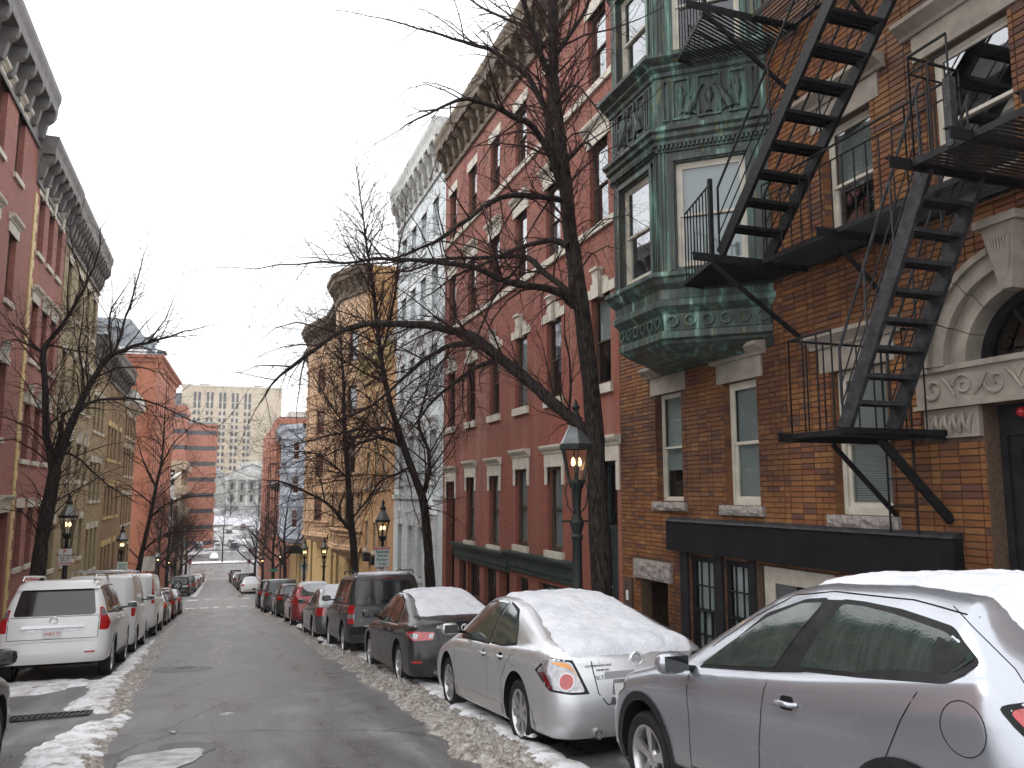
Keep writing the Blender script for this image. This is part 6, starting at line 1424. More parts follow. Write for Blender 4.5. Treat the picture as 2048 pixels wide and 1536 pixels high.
def snow_top(B, bvh, put, prof, label, thick=.075, seed=0, skip=0):
    """snow lying on roof and rear glass: prof = [(u, halfwidth)]"""
    pts = [(w_, u) for u, w_ in prof]+[(-w_, u) for u, w_ in prof[::-1]]; pts = smooth_poly(pts, 2)
    bd = []
    for i in range(len(pts)):
        a = np.array(pts[i]); b = np.array(pts[(i+1) % len(pts)]); k = max(1, int(np.linalg.norm(b-a)/.05)); nn = np.array([-(b-a)[1], (b-a)[0]]); nn = nn/max(1e-6, np.linalg.norm(nn))
        for j in range(k): q = a+(b-a)*j/k; bd.append(tuple(q+nn*.022*fbm(q[0], q[1], seed, 5)))
    v, f, d = patch2d(bd, .028); q = []
    for (x, u), dd in zip(v, d):
        h = bvh.ray_cast(Vector((x, u, 4)), Vector((0, 0, -1)))[0]; z = h.z if h else 1
        t = thick*(1-math.exp(-dd/.045))*(1+.35*fbm(x, u, seed, 1.8))+(.010*fbm(x, u, seed, 9)+.006*fbm(x, u, seed, 24))*(dd > .01); q.append((x, u, z-.003+(max(0.0, t) if dd > 1e-4 else 0)))
    sp = MB().add(q, f); S_ = sp; sp.v = [(x, y, z) for x, y, z in sp.v]
    return sp
def add_snow(B, bvh, kind, prof, label, thick=.075, seed=0):
    sp = snow_top(B, bvh, None, prof, label, thick, seed); ro = SPEC[kind]['ro']; sp.v = [(x, y-ro, z) for x, y, z in sp.v]
    o = sp.build('roof_snow', 'snow', None, smooth=180, local=True, uv=False, label=label, cat='snow'); o.location = B.location; o.rotation_euler = B.rotation_euler; return o
def on_rear(bvh, put, me, x, z, name='lettering', eps=.008, tilt=None):
    h = bvh.ray_cast(Vector((x, -1, z)), Vector((0, 1, 0)))[0]; return (x, (h.y if h else .1)-eps, z)
def place_text(B, bvh, kind, s, size, mat, x, z, eps=.008, parent=None, bold=0):
    me = text_mesh(s, size, mat, .002, bold); p = on_rear(bvh, None, me, x, z, eps=eps); o = bpy.data.objects.new('lettering', me); C.objects.link(o); o.parent = B; o.location = (p[0], p[1]-SPEC[kind]['ro'], p[2]); o.rotation_euler = (math.pi/2, 0, 0); return o
def plate(B, bvh, kind, txt, x, z, ink='plate_ink', size=.085):
    p = on_rear(bvh, None, None, x, z, eps=.02); ro = SPEC[kind]['ro']; m_ = MB().box(x-.155, x+.155, p[1]-ro-.006, p[1]-ro+.03, z-.078, z+.078); o = m_.build('number_plate', 'plate', B, local=True)
    t = text_mesh(txt, size, ink, .001, .001); q = bpy.data.objects.new('lettering', t); C.objects.link(q); q.parent = o; q.location = (x, p[1]-ro-.008, z-.008); q.rotation_euler = (math.pi/2, 0, 0)
    return o
def exhaust(put, x, u, z, r=.035): m_ = MB(); m_.lathe([(r, -.06), (r, .02), (r*.8, .02), (r*.8, -.04), (0, -.04)], 16, (x, u, z), 'y'); m_.v = [(a, b, c) for a, b, c in m_.v]; put(m_, 'exhaust_tip', 'alloy', 40); m2 = MB(); m2.lathe([(r*.8, -.03), (0, -.03)], 16, (x, u, z), 'y'); put(m2, 'exhaust_bore', 'underbody', None)

# --- A: silver crossover at the right edge
XR = 3.86
A_, bv, put = car('hrv', 3.97, 3.16, 'paint_silver_blue', 'silver crossover with snow on its roof and wet windows, nearest car on the right', near=True, glassm='car_glass', spokes=5, cladding=True, twin=True)
put(side_patch(bv, [(.46, 1.285), (.60, 1.35), (.66, 1.37), (.64, 1.21), (.57, 1.205)], 0, .0085, -1), 'quarter_trim', 'plastic_black'); put(side_patch(bv, [(1.56, 1.125), (1.84, 1.10), (1.57, 1.515), (1.34, 1.515)], 0, .0015, -1, .05, 0), 'door_pillar', 'plastic_black')
put(seam(bv, [(.45+.115*math.cos(a), 1.0+.115*math.sin(a)) for a in np.linspace(0, 2*math.pi, 30)], -1, .004), 'fuel_door', 'underbody')
put(side_patch(bv, [(.08, 1.14), (.25, 1.095), (.16, .985), (.08, .965)], 0, .012, -1, .03), 'tail_lamp', 'lamp_red'); put(side_patch(bv, [(.06, 1.17), (.29, 1.11), (.17, .955), (.06, .94)], 0, .004, -1, .03), 'lamp_surround', 'plastic_black')
put(seam(bv, [(.38, 1.52), (.30, 1.44), (.12, 1.28), (.06, 1.18)], -1), 'tailgate_seam', 'underbody'); put(seam(bv, [(.66, 1.17), (.80, .98), (.92, .80), (1.12, .62), (1.18, .40)], -1), 'door_seam', 'underbody')
put(seam(bv, [(.50, 1.455), (.9, 1.525), (1.5, 1.56), (1.85, 1.535), (2.2, 1.40), (2.6, 1.19)], -1), 'roof_seam', 'underbody')
put(side_patch(bv, [(4.08, .78), (3.78, .86), (3.70, .82), (3.95, .70), (4.14, .68)], 0, .006, -1), 'headlamp', 'lamp_clear')
add_snow(A_, bv, 'hrv', [(.10, .48), (.35, .50), (1.0, .50), (1.6, .50), (1.95, .46)], 'white snow lying on the roof of the nearest silver crossover', .036, 3)
mb = MB(); mb.add([(-.84, 3.02-.82, 1.02), (-.86, 3.14-.82, 1.02), (-.90, 3.10-.82, 1.02), (-.855, 3.0-.82, 1.12)], [(0, 1, 2), (0, 1, 3), (1, 2, 3), (0, 2, 3)])
# --- B: silver sedan
B_, bv, put = car('sedan', XR, 8.28, 'paint_silver', 'silver sedan with snow covering its roof, rear window and boot', near=True, glassm='car_glass', spokes=7)
for sg in (-1, 1):
    mir = lambda P_: [(sg*-p[0], p[1], p[2]) for p in P_]; dv = (-sg*-.55 if False else sg*-.62, .78, 0)
    dv = (.62*(-sg), .78, 0)  # looking from the outer rear corner inwards
    x0 = sg; out_ = [(.86*x0, .55, .80), (.84*x0, .30, .925), (.66*x0, .12, .90), (.48*x0, .10, .60), (.66*x0, .11, .60), (.80*x0, .30, .63)]
    put(diag_patch(bv, out_, dv, .003, .05, 0), 'lamp_housing', 'plastic_black')
    def inner(pts, nme, mt, eps): put(diag_patch(bv, [(p[0]*x0, p[1], p[2]) for p in pts], dv, eps, .03, 1), nme, mt)
    inner([(.835, .53, .80), (.82, .30, .905), (.66, .14, .885), (.51, .12, .62), (.66, .13, .62), (.79, .29, .65)], 'lamp_lens', 'lamp_clear', .006)
    inner([(.825, .50, .79), (.79, .40, .80), (.74, .30, .64), (.78, .32, .645)], 'lamp_lens_dark', 'lamp_red_dark', .009)
    inner([(.80, .30, .89), (.67, .16, .875), (.62, .14, .80), (.57, .13, .74), (.65, .15, .82), (.74, .25, .86)], 'indicator_lens', 'lamp_amber', .011)
    P0 = diag_patch(bv, [(x0*(.70+.058*math.cos(a)), .15+.03*math.cos(a), .715+.068*math.sin(a)) for a in np.linspace(0, 2*math.pi, 20)[:-1]], dv, .016, .02, 0); put(P0, 'brake_lens', 'lamp_red')
    P0 = diag_patch(bv, [(x0*(.70+.066*math.cos(a)), .15+.034*math.cos(a), .715+.077*math.sin(a)) for a in np.linspace(0, 2*math.pi, 20)[:-1]], dv, .013, .02, 0); put(P0, 'lamp_ring', 'alloy')
put(seam_r(bv, [(-.47, .94), (-.44, .60), (-.36, .50), (.36, .50), (.44, .60), (.47, .94)], .010), 'boot_seam', 'underbody')
put(seam_r(bv, [(-.70, .98), (0, 1.0), (.70, .98)], .008), 'boot_seam', 'underbody')
put(rear_patch(bv, [(-.33, .50), (-.27, .71), (.27, .71), (.33, .50)], .002, smooth_=0), 'plate_recess', 'paint_gunmetal')
m_ = MB(); p = on_rear(bv, None, None, 0, .76, eps=0); m_.box(-.36, .36, p[1]-.022, p[1]+.05, .725, .785); put(m_, 'chrome_bar', 'chrome', None)
m_ = MB(); m_.lathe([(.052, -.012), (.058, -.02), (.066, -.012), (.066, .02)], 24, (0, on_rear(bv, 0, 0, 0, .88, eps=0)[1]-.004, .88), 'y'); m_.box(-.066, .066, on_rear(bv, 0, 0, 0, .88, eps=0)[1]-.022, on_rear(bv, 0, 0, 0, .88, eps=0)[1]-.008, .866, .894); put(m_, 'round_badge', 'chrome', 30)
place_text(B_, bv, 'sedan', 'ALTIMA', .055, 'chrome', -.36, .735, bold=.001); place_text(B_, bv, 'sedan', 'GOODMAN AUTO SALES', .024, 'ink', -.40, .84); place_text(B_, bv, 'sedan', '508-558-4237', .024, 'ink', -.36, .80)
plate(B_, bv, 'sedan', '1L', -.12, .60, 'ink')
exhaust(put, -.46, .10, .24, .042); exhaust(put, .46, .10, .24, .042)
m_ = side_patch(bv, [(1.54, .24), (1.54, .36), (3.3, .36), (3.3, .24)], 0, .008, -1, .1, 0); put(m_, 'sill_skirt', 'paint_silver')
put(side_patch(bv, [(.62, .30), (.66, .46), (.72, .22), (.64, .20)], 0, .008, -1, .04), 'mud_flap', 'paint_silver'); put(side_patch(bv, [(3.34, .24), (3.40, .44), (3.46, .26)], 0, .008, -1, .04), 'mud_flap', 'paint_silver')
put(seam(bv, [(1.10, .78), (1.26, .80), (1.24, .93), (1.07, .93), (1.10, .78)], -1, .004), 'fuel_door', 'underbody')
add_snow(B_, bv, 'sedan', [(.10, .60), (.20, .70), (.50, .68), (.60, .66), (1.1, .585), (1.55, .54), (2.2, .54), (2.5, .50)], 'white snow over the roof and rear window of the silver sedan', .034, 5)
# --- C: black sedan
C_, bv, put = car('sedan', 3.76, 13.85, 'paint_black', 'black sedan with snow on its roof and rear window behind the silver sedan', near=True, spokes=7)
for sg in (-1, 1):
    dv = (.55*(-sg), .83, 0)
    for nme, mt, pts, e in (('lamp_housing', 'lamp_red', [(.87, .48, .86), (.82, .26, .88), (.48, .12, .86), (.50, .12, .745), (.80, .24, .74)], .004), ('lamp_lens', 'lamp_clear', [(.83, .38, .84), (.78, .26, .855), (.72, .18, .83), (.74, .20, .77), (.80, .28, .77)], .009), ('reverse_lens', 'lamp_clear', [(.56, .13, .84), (.50, .12, .84), (.51, .12, .77), (.57, .13, .775)], .009), ('bumper_reflector', 'lamp_red', [(.80, .26, .44), (.66, .15, .44), (.66, .15, .41), (.80, .26, .41)], .006)):
        put(diag_patch(bv, [(p[0]*sg, p[1], p[2]) for p in pts], dv, e, .04, 1 if 'housing' in nme else 0), nme, mt)
put(seam_r(bv, [(-.46, .90), (-.40, .62), (-.30, .58), (.30, .58), (.40, .62), (.46, .90)], .008), 'boot_seam', 'underbody')
place_text(C_, bv, 'sedan', 'ACURA', .06, 'chrome', -.36, .93, bold=.003, eps=.02); m_ = MB(); yy = on_rear(bv, 0, 0, 0, .90, eps=0)[1]; m_.lathe([(.048, -.012), (.056, -.02), (.064, -.010), (.064, .02)], 20, (0, yy-.004, .90), 'y'); m_.beam((-.02, yy-.02, .86), (0, yy-.02, .945), .012, .012).beam((.02, yy-.02, .86), (0, yy-.02, .945), .012, .012); put(m_, 'caliper_badge', 'chrome', 30)
exhaust(put, -.50, .09, .26); plate(C_, bv, 'sedan', '52K', 0, .72, 'ink')
for wp in SPEC['sedan']['win'][:1]: put(seam(bv, [(1.14, .965), (1.30, 1.19), (1.60, 1.345), (1.98, 1.425), (2.45, 1.43), (2.8, 1.38), (3.3, 1.10)], -1, .014, .006), 'chrome_strip', 'chrome')
put(seam(bv, [(1.14, .945), (3.34, .935)], -1, .014, .006), 'chrome_strip', 'chrome')
add_snow(C_, bv, 'sedan', [(.50, .62), (.62, .64), (1.1, .57), (1.55, .52), (2.2, .55), (2.62, .50)], 'white snow on the roof and rear glass of the black sedan', .034, 9)
# --- D: dark green-black boxy SUV
D_, bv, put = car('suv', 3.72, 19.9, 'paint_dark', 'tall dark boxy suv with roof rails and snow on its tow step', near=True, spokes=5)
for sg in (-1, 1):
    for nme, mt, z0, z1 in (('tail_lamp', 'lamp_red', .72, 1.12), ('reverse_lens', 'lamp_clear', .83, .93)): put(diag_patch(bv, [(p[0]*sg, p[1], p[2]) for p in [(.90, .22, z1), (.76, .12, z1), (.76, .12, z0), (.90, .22, z0)]], (.5*-sg, .85, 0), .006 if z0 < .8 else .010, .05, 0), nme, mt)
    m_ = MB(); m_.tube([(sg*.66, .35, 1.80), (sg*.66, .45, 1.87), (sg*.66, 2.2, 1.89), (sg*.66, 2.4, 1.82)], .018, 6); put(m_, 'roof_rail', 'plastic_black')
m_ = MB(); m_.box(-.86, .86, -.10, .10, .50, .66); put(m_, 'rear_bumper', 'plastic_black', None); m_ = MB(); m_.box(-.40, .40, .10, .16, .74, 1.0); put(m_, 'plate_housing', 'plastic_black', None)
place_text(D_, bv, 'suv', 'Jeep', .085, 'chrome', -.10, .95, bold=.002, eps=.035); place_text(D_, bv, 'suv', '4x4', .06, 'chrome', -.60, .79); plate(D_, bv, 'suv', '41 C', .0, .83, 'ink'); put(rear_patch(bv, [(-.35, 1.685), (-.32, 1.715), (.32, 1.715), (.35, 1.685)], .006), 'brake_strip', 'lamp_red_dark')
put(seam_r(bv, [(-.78, .70), (-.78, 1.12), (.78, 1.12), (.78, .70)], .008), 'tailgate_seam', 'underbody'); m_ = MB(); m_.beam((-.15, .1, 1.2), (.45, .14, 1.25), .012, .012); put(m_, 'wiper', 'plastic_black')
add_snow(D_, bv, 'suv', [(.40, .56), (1.2, .56), (2.3, .52)], 'thin white snow along the roof of the dark boxy suv', .035, 12)
so_ = MB(); nx = 14; q = [(-.55+.95*i/nx, -1.0+.14*j/4, .665+.05*math.sin(math.pi*i/nx)*math.sin(math.pi*j/4)**.5*(1+.3*math.sin(i*1.7))) for j in range(5) for i in range(nx+1)]; so_.add(q, [(j*(nx+1)+i, j*(nx+1)+i+1, (j+1)*(nx+1)+i+1, (j+1)*(nx+1)+i) for j in range(4) for i in range(nx)])
o = so_.build('bumper_snow', 'snow', None, smooth=180, local=True, label='small strip of snow on the rear bumper of the dark boxy suv', cat='snow'); o.location = D_.location; o.rotation_euler = D_.rotation_euler
def tails(bv, put, z0, z1, x0=.60, mt='lamp_red', y1=.42, W_=.9):
    for sg in (-1, 1): put(diag_patch(bv, [(p[0]*sg, p[1], p[2]) for p in [(W_, y1, (z0+z1)/2+.02), (W_-.08, .24, z1), (x0, .12, z1-.02), (x0, .12, z0+.02), (W_-.1, .22, z0)]], (.6*-sg, .8, 0), .007, .05, 1), 'tail_lamp', mt)
E_, bv, put = car('sedan', 3.62, 25.6, 'paint_gunmetal', 'dirty grey sedan with snow on its roof and boot in front of the dark suv', spokes=7); tails(bv, put, .68, .94); add_snow(E_, bv, 'sedan', [(.15, .60), (.5, .62), (1.1, .56), (1.55, .52), (2.6, .50)], 'white snow covering the grey sedan between the suv and the red car', .09, 14)
plate(E_, bv, 'sedan', '78R', 0, .62, 'ink')
F_, bv, put = car('cross', 3.58, 33.0, 'paint_crimson', 'bright red crossover with snow on its roof parked on the right', spokes=5); tails(bv, put, .82, 1.02); add_snow(F_, bv, 'cross', [(.30, .50), (1.2, .52), (2.3, .48)], 'white snow on the roof of the red crossover', .06, 16); plate(F_, bv, 'cross', '3MX', 0, .66, 'ink')
G_, bv, put = car('cross', 3.50, 40.2, 'paint_dark', 'dark crossover with snowy rear glass just past the red crossover', spokes=5); tails(bv, put, .85, 1.05)
G2, bv, put = car('suv', 3.36, 47.4, 'paint_gunmetal', 'dark grey suv with black roof, last on the right before the crossing', spokes=5); tails(bv, put, .95, 1.15)
G3, bv, put = car('suv', 3.34, 54.0, 'paint_black', 'black suv nose-first to the crossing on the right', spokes=5); tails(bv, put, .95, 1.15)
far = [('sedan', 3.10, 83.0, 'paint_white', 'white sedan with snow on its rear window, first beyond the crossing on the right'), ('suv', 2.95, 91, 'paint_black', 'black suv parked ahead of the white sedan beyond the crossing'), ('sedan', 2.9, 99, 'paint_dkred', 'dark maroon sedan fourth from the far junction on the right'), ('cross', 2.85, 107, 'paint_gunmetal', 'grey crossover between the maroon sedan and a white roofed car'), ('sedan', 2.8, 115, 'paint_silver', 'small silver sedan with white roof far down the right side'), ('cross', 2.7, 123, 'paint_dkred', 'dark red crossover behind the last car on the right'), ('suv', 2.7, 131.5, 'paint_blue_dark', 'dark blue suv last in the right-hand row by the junction')]
for k, x, y, pm_, lb in far:
    c_, bv, put = car(k, x, y, pm_, lb); tails(bv, put, .70, .92) if k == 'sedan' else tails(bv, put, .9, 1.1)
    if pm_ in ('paint_white', 'paint_silver'): add_snow(c_, bv, k, [(.2, .6), (.5, .62), (1.1, .56), (2.6, .5)], 'snow over the '+('white sedan beyond the crossing' if pm_ == 'paint_white' else 'small silver sedan far down the right side'), .07, 22)
# --- left side
XL = -2.80
H_, bv, put = car('bigsuv', XL-.04, 18.75, 'paint_white', 'large white suv with chrome boot strip and red lamps on the left', near=True, spokes=6)
for sg in (-1, 1):
    put(diag_patch(bv, [(p[0]*sg, p[1], p[2]) for p in [(.93, .34, 1.05), (.86, .20, 1.34), (.80, .14, 1.36), (.78, .10, .93), (.90, .24, .93)]], (.55*-sg, .83, 0), .006, .04, 1), 'tail_lamp', 'lamp_red')
    put(diag_patch(bv, [(p[0]*sg, p[1], p[2]) for p in [(.88, .26, 1.24), (.84, .2, 1.32), (.81, .16, 1.33), (.81, .14, 1.20), (.87, .24, 1.18)]], (.55*-sg, .83, 0), .011, .03, 1), 'clear_lens', 'lamp_clear')
    put(diag_patch(bv, [(p[0]*sg, p[1], p[2]) for p in [(.74, .04, .56), (.56, .03, .56), (.56, .03, .53), (.74, .04, .53)]], (.2*-sg, .95, 0), .006, .04, 0), 'bumper_reflector', 'lamp_red')
    m_ = MB(); m_.tube([(sg*.62, .30, 1.86), (sg*.62, .42, 1.95), (sg*.60, 2.3, 1.97), (sg*.60, 2.6, 1.86)], .022, 6); put(m_, 'roof_rail', 'paint_silver')
    for u in (1.05, 3.84):
        pts = [(u+(.52)*math.cos(a), .40+(.50)*math.sin(a)) for a in np.linspace(R(0), R(180), 22)]; pin = [(u+.452*math.cos(a), .40+.45*math.sin(a)) for a in np.linspace(R(180), R(0), 22)]; put(side_patch(bv, pts+pin, 0, .03, sg, .05, 0), 'arch_flare', 'paint_white')
    m_ = MB(); m_.box(min(sg*.80, sg*.99), max(sg*.80, sg*.99), 1.6, 3.3, .36, .42); put(m_, 'running_board', 'plastic_black', None)
p = on_rear(bv, 0, 0, 0, 1.02, eps=0); m_ = MB(); m_.box(-.52, .52, p[1]-.045, p[1]+.02, 1.0, 1.045); put(m_, 'chrome_bar', 'chrome', None)
for sg in (-1, 1): put(rear_patch(bv, [(sg*.18, .93), (sg*.18, .985), (sg*.44, .985), (sg*.42, .93)], .008, .05, 0), 'garnish', 'lamp_clear')
plate(H_, bv, 'bigsuv', '2NRY 71', 0, .90, 'plate_ink', .075); m_ = MB(); yy = on_rear(bv, 0, 0, 0, 1.13, eps=0)[1]; m_.lathe([(.056, -.01), (.066, -.018), (.074, -.01), (.074, .03)], 24, (0, yy, 1.13), 'y'); m_.beam((-.03, yy-.012, 1.165), (-.025, yy-.012, 1.10), .01, .012).beam((-.025, yy-.012, 1.10), (.045, yy-.012, 1.12), .01, .012); put(m_, 'oval_badge', 'chrome', 30)
place_text(H_, bv, 'bigsuv', 'GX 470', .05, 'chrome', -.58, 1.14); put(seam_r(bv, [(-.76, .80), (-.76, 1.20), (.76, 1.20), (.76, .80), (-.76, .80)], .010), 'tailgate_seam', 'underbody')
m_ = rear_patch(bv, [(-.72, 1.70), (-.70, 1.80), (.70, 1.80), (.72, 1.70)], .06, smooth_=1); put(m_, 'spoiler', 'paint_white')
put(rear_patch(bv, [(-.78, .755), (-.5, .79), (0, .795), (.5, .79), (.78, .755)], .02), 'snow_ledge', 'snow')
I_, bv, put = car('van', XL, 24.4, 'paint_white', 'small white panel van with ladder rack behind the large white suv', name='parked_van', cat='van', near=True, spokes=6); tails(bv, put, .95, 1.30, .78, W_=.93, y1=.22)
for x in (-.55, -.18, .18, .55): m_ = MB(); m_.tube([(x, .3, 2.14), (x, 3.0, 2.14)], .016, 6); put(m_, 'rack_tube', 'alloy')
for u in (.5, 1.6, 2.7): m_ = MB(); m_.tube([(-.72, u, 1.98), (-.70, u, 2.12), (.70, u, 2.12), (.72, u, 1.98)], .018, 6); put(m_, 'rack_bow', 'alloy')
J_, bv, put = car('bigvan', -2.86, 31.9, 'paint_white', 'long white cargo van with tall red lamps parked beyond the small van', name='parked_van', cat='van', near=True, spokes=6)
for sg in (-1, 1): put(diag_patch(bv, [(p[0]*sg, p[1], p[2]) for p in [(.98, .22, 1.92), (.90, .14, 1.92), (.88, .08, 1.12), (.97, .18, 1.12)]], (.5*-sg, .85, 0), .008, .05, 0), 'tail_lamp', 'lamp_red')
leftf = [('sedan', -2.78, 39.4, 'paint_gunmetal', 'grey sedan half hidden beyond the white cargo van'), ('cross', -2.75, 45.4, 'paint_dkred', 'dark maroon crossover beyond the grey sedan on the left'), ('sedan', -2.72, 52.0, 'paint_black', 'black sedan at the side street corner on the left')]
for k, x, y, pm_, lb in leftf: c_, bv, put = car(k, x, y, pm_, lb); tails(bv, put, .75, 1.0)
# off-roader with the spare wheel
K_, bv, put = car('suv', -3.1, 82.5, 'paint_black', 'black boxy off-roader with spare wheel on its tailgate, left side beyond the crossing', spokes=5); tails(bv, put, .95, 1.12, .70)
wheel(K_, 0, -1.06, .38, 1, 5); w_o = [c for c in K_.children if c.name.startswith('wheel')][-1]; w_o.location = (-.15, -1.06, 1.05); w_o.rotation_euler = (0, 0, -math.pi/2); w_o.name = 'spare_wheel'
m_ = MB().box(.25, .75, -.10, .02, .86, .98); put(m_, 'plate', 'plate', None)
for k, x, y, pm_, lb in [('suv', -2.8, 90.5, 'paint_gunmetal', 'dark grey suv parked ahead of the black off-roader'), ('sedan', -2.75, 98, 'paint_silver', 'silver sedan second beyond the off-roader on the left'), ('sedan', -2.7, 106, 'paint_black', 'black sedan third beyond the off-roader on the left'), ('cross', -2.65, 114, 'paint_silver_blue', 'blue-grey crossover far down the left row'), ('sedan', -2.6, 123, 'paint_white', 'white sedan with bright snowy roof far down the left row'), ('cross', -2.5, 132, 'paint_gunmetal', 'dark crossover at the far end of the left row')]:
    c_, bv, put = car(k, x, y, pm_, lb); tails(bv, put, .72, .95)
    if 'white' in pm_: add_snow(c_, bv, k, [(.2, .6), (.5, .62), (1.1, .56), (2.6, .5)], 'snow on the roof of the white sedan far down the left row', .07, 24)
# nose of the dark car at the left edge
SPEC['hrv2'] = dict(SPEC['hrv'])
L_, bv, put = car('cross', -2.74, 6.35, 'paint_black', 'dark muddy car whose front corner and door mirror show at the left edge', near=True, spokes=5)
# car park beyond the cross road
rr = random.Random(4); pal = ['paint_silver', 'paint_white', 'paint_gunmetal', 'paint_black', 'paint_blue_dark', 'paint_silver_blue', 'paint_dkred']
names_ = {'paint_silver': 'silver', 'paint_white': 'white', 'paint_gunmetal': 'grey', 'paint_black': 'black', 'paint_blue_dark': 'dark blue', 'paint_silver_blue': 'blue-grey', 'paint_dkred': 'maroon'}
ln = 0
rows_ = [202, 214, 226, 239, 253, 268, 284, 300]; rn_ = ['first', 'second', 'third', 'fourth', 'fifth', 'sixth', 'seventh', 'last']
pm_cache = {}
for ri, y in enumerate(rows_):
    for ci, x in enumerate(np.arange(-8.5, 20, 4.1)):
        if rr.random() < .30 or (ri < 2 and 0 < x < 5): continue
        pm_ = rr.choice(pal); k = rr.choice(['sedan', 'cross', 'suv']); me, bvh = car_body(k, False); key = (k, pm_)
        if key not in pm_cache: pm_cache[key] = mat_of(me, pm_)
        B = empty('parked_car', (x+rr.uniform(-.4, .4), y, gz(y)-.15), f'{names_[pm_]} car with snowy roof, {["leftmost","second","third","fourth","fifth","sixth","seventh"][min(ci,6)]} place, {rn_[ri]} row of the far car park', 'car', 'cars in the distant car park', rz=rr.choice([0, math.pi, .1]))
        inst(pm_cache[key], B, (0, 0, 0), name='body')
        if (k, 'g') not in pm_cache:
            S = SPEC[k]; pm_cache[(k, 'g')] = rear_patch(bvh, S['glass_rear'], .02, .3).mesh('rear_window', 'car_glass_dark'); sp = snow_top(None, bvh, None, [(.4, .55), (2.4, .5)], '', .09, 1); pm_cache[(k, 's')] = sp.mesh('roof_snow', 'snow', 180, uv=False)
        inst(pm_cache[(k, 'g')], B, name='rear_window'); inst(pm_cache[(k, 's')], B, name='roof_snow')

# ================================================================== TREES
def rvec(r_): return Vector((r_.gauss(0, 1), r_.gauss(0, 1), r_.gauss(0, 1))).normalized()
def grow(mb, r_, p, d, L, rad, depth, droop=0.0, sides=4):
    """one curved branch, with side shoots"""
    n = 4 if depth > 0 else 3; pts = [p]; q = p.copy(); dd = d.normalized()
    for i in range(n):
        dd = (dd+rvec(r_)*.22+Vector((0, 0, .10-droop*(i+1)*.22))).normalized(); q = q+dd*(L/n); pts.append(q.copy())
    rads = [rad*(1-.78*i/n) for i in range(n+1)]; mb.tube(pts, rads, 4 if rad > .02 else 3)
    if depth <= 0: return
    k = int(L/.17)+2 if depth == 1 else int(L/.24)+2
    for j in range(k):
        t = .18+.82*(j+r_.random())/k; i = min(n-1, int(t*n)); a = pts[i].lerp(pts[i+1], t*n-i); base = (pts[i+1]-pts[i]).normalized()
        side = base.cross(rvec(r_)).normalized(); nd = (base*.75+side*.85+Vector((0, 0, .12))).normalized()
        grow(mb, r_, a, nd, L*r_.uniform(.28, .58)*(1.1-.5*t), max(.0022, rad*(1-.78*t)*.5), depth-1, droop)
def tree(name, label, trunk, limbs, seed, twig=1.0, group='bare street trees', dens=1.0, maxtw=1.6, rs=1.0):
    """trunk/limbs = lists of ((px,py,Y), radius)"""
    r_ = random.Random(seed); conv = lambda L_: [(atY(*q[0]) if len(q[0]) == 3 else Vector(q[0][:3]), q[1]*rs) for q in L_]
    T = conv(trunk); b = T[0][0]; B = empty(name, (b.x, b.y, gz(b.y)+.1), label, 'tree', group)
    def smoothpath(P_):
        pts = [p for p, _ in P_]; rd = [q for _, q in P_]; o = []; ro = []
        for i in range(len(pts)-1):
            p0, p1, p2, p3 = pts[max(0, i-1)], pts[i], pts[i+1], pts[min(len(pts)-1, i+2)]
            for k in range(4):
                t = k/4; o.append(.5*((2*p1)+(-p0+p2)*t+(2*p0-5*p1+4*p2-p3)*t*t+(-p0+3*p1-3*p2+p3)*t**3)); ro.append(rd[i]+(rd[i+1]-rd[i])*t)
        return o+[pts[-1]], ro+[rd[-1]]
    tw = MB()
    o, ro = smoothpath(T); g = B.location.z-.3; o = [Vector((o[0].x, o[0].y, g))]+o; ro = [ro[0]*1.25]+ro
    o = [p+Vector((noise.noise(p*1.7)*.02, 0, 0)) for p in o]; ro = [q_*(1+.16*noise.noise(p*3.1)) for q_, p in zip(ro, o)]
    MB().tube(o, ro, 12).build('trunk', 'bark', B, smooth=180)
    alls = [(o, ro, .55)]
    for lb in limbs:
        o, ro = smoothpath(conv(lb)); ro = [q_*(1+.18*noise.noise(p*3.7)) for q_, p in zip(ro, o)]; o = [p+Vector((noise.noise(p*2.3), noise.noise(p*2.3+Vector((5, 5, 5))), noise.noise(p*2.3+Vector((9, 2, 1)))))*.045 for p in o[:-1]]+[o[-1]]; MB().tube(o, ro, 8).build('limb', 'bark', B, smooth=180); alls.append((o, ro, .0))
    for o, ro, skip in alls:
        Ls = [0]
        for a, b in zip(o, o[1:]): Ls.append(Ls[-1]+(b-a).length)
        tot = Ls[-1]; k = int(tot*(3.6*dens)); 
        for j in range(k):
            s = tot*(skip+(1-skip)*(j+r_.random())/k); i = max(i_ for i_ in range(len(Ls)) if Ls[i_] <= s); i = min(i, len(o)-2); t = (s-Ls[i])/max(1e-6, Ls[i+1]-Ls[i]); p = o[i].lerp(o[i+1], t); rr_ = ro[i]*(1-t)+ro[i+1]*t
            base = (o[i+1]-o[i]).normalized(); side = base.cross(rvec(r_)).normalized(); nd = (base*.8+side*.8+Vector((0, 0, .15))).normalized()
            L_ = r_.uniform(.45, maxtw)*twig*(1.15-.4*s/tot); rd = min(rr_*.55, .006+L_*.0085)
            grow(tw, r_, p, nd, L_, rd, 2 if L_ > .8*twig else 1, r_.choice([0, .3, .8]))
        d = (o[-1]-o[-2]).normalized(); grow(tw, r_, o[-1], d, 1.2*twig, ro[-1], 2, .2)
    tw.build('crown', 'twig', B, smooth=None, uv=False)
    return B
def L(*a): return [((q[0], q[1], q[2]), q[3]) for q in a]
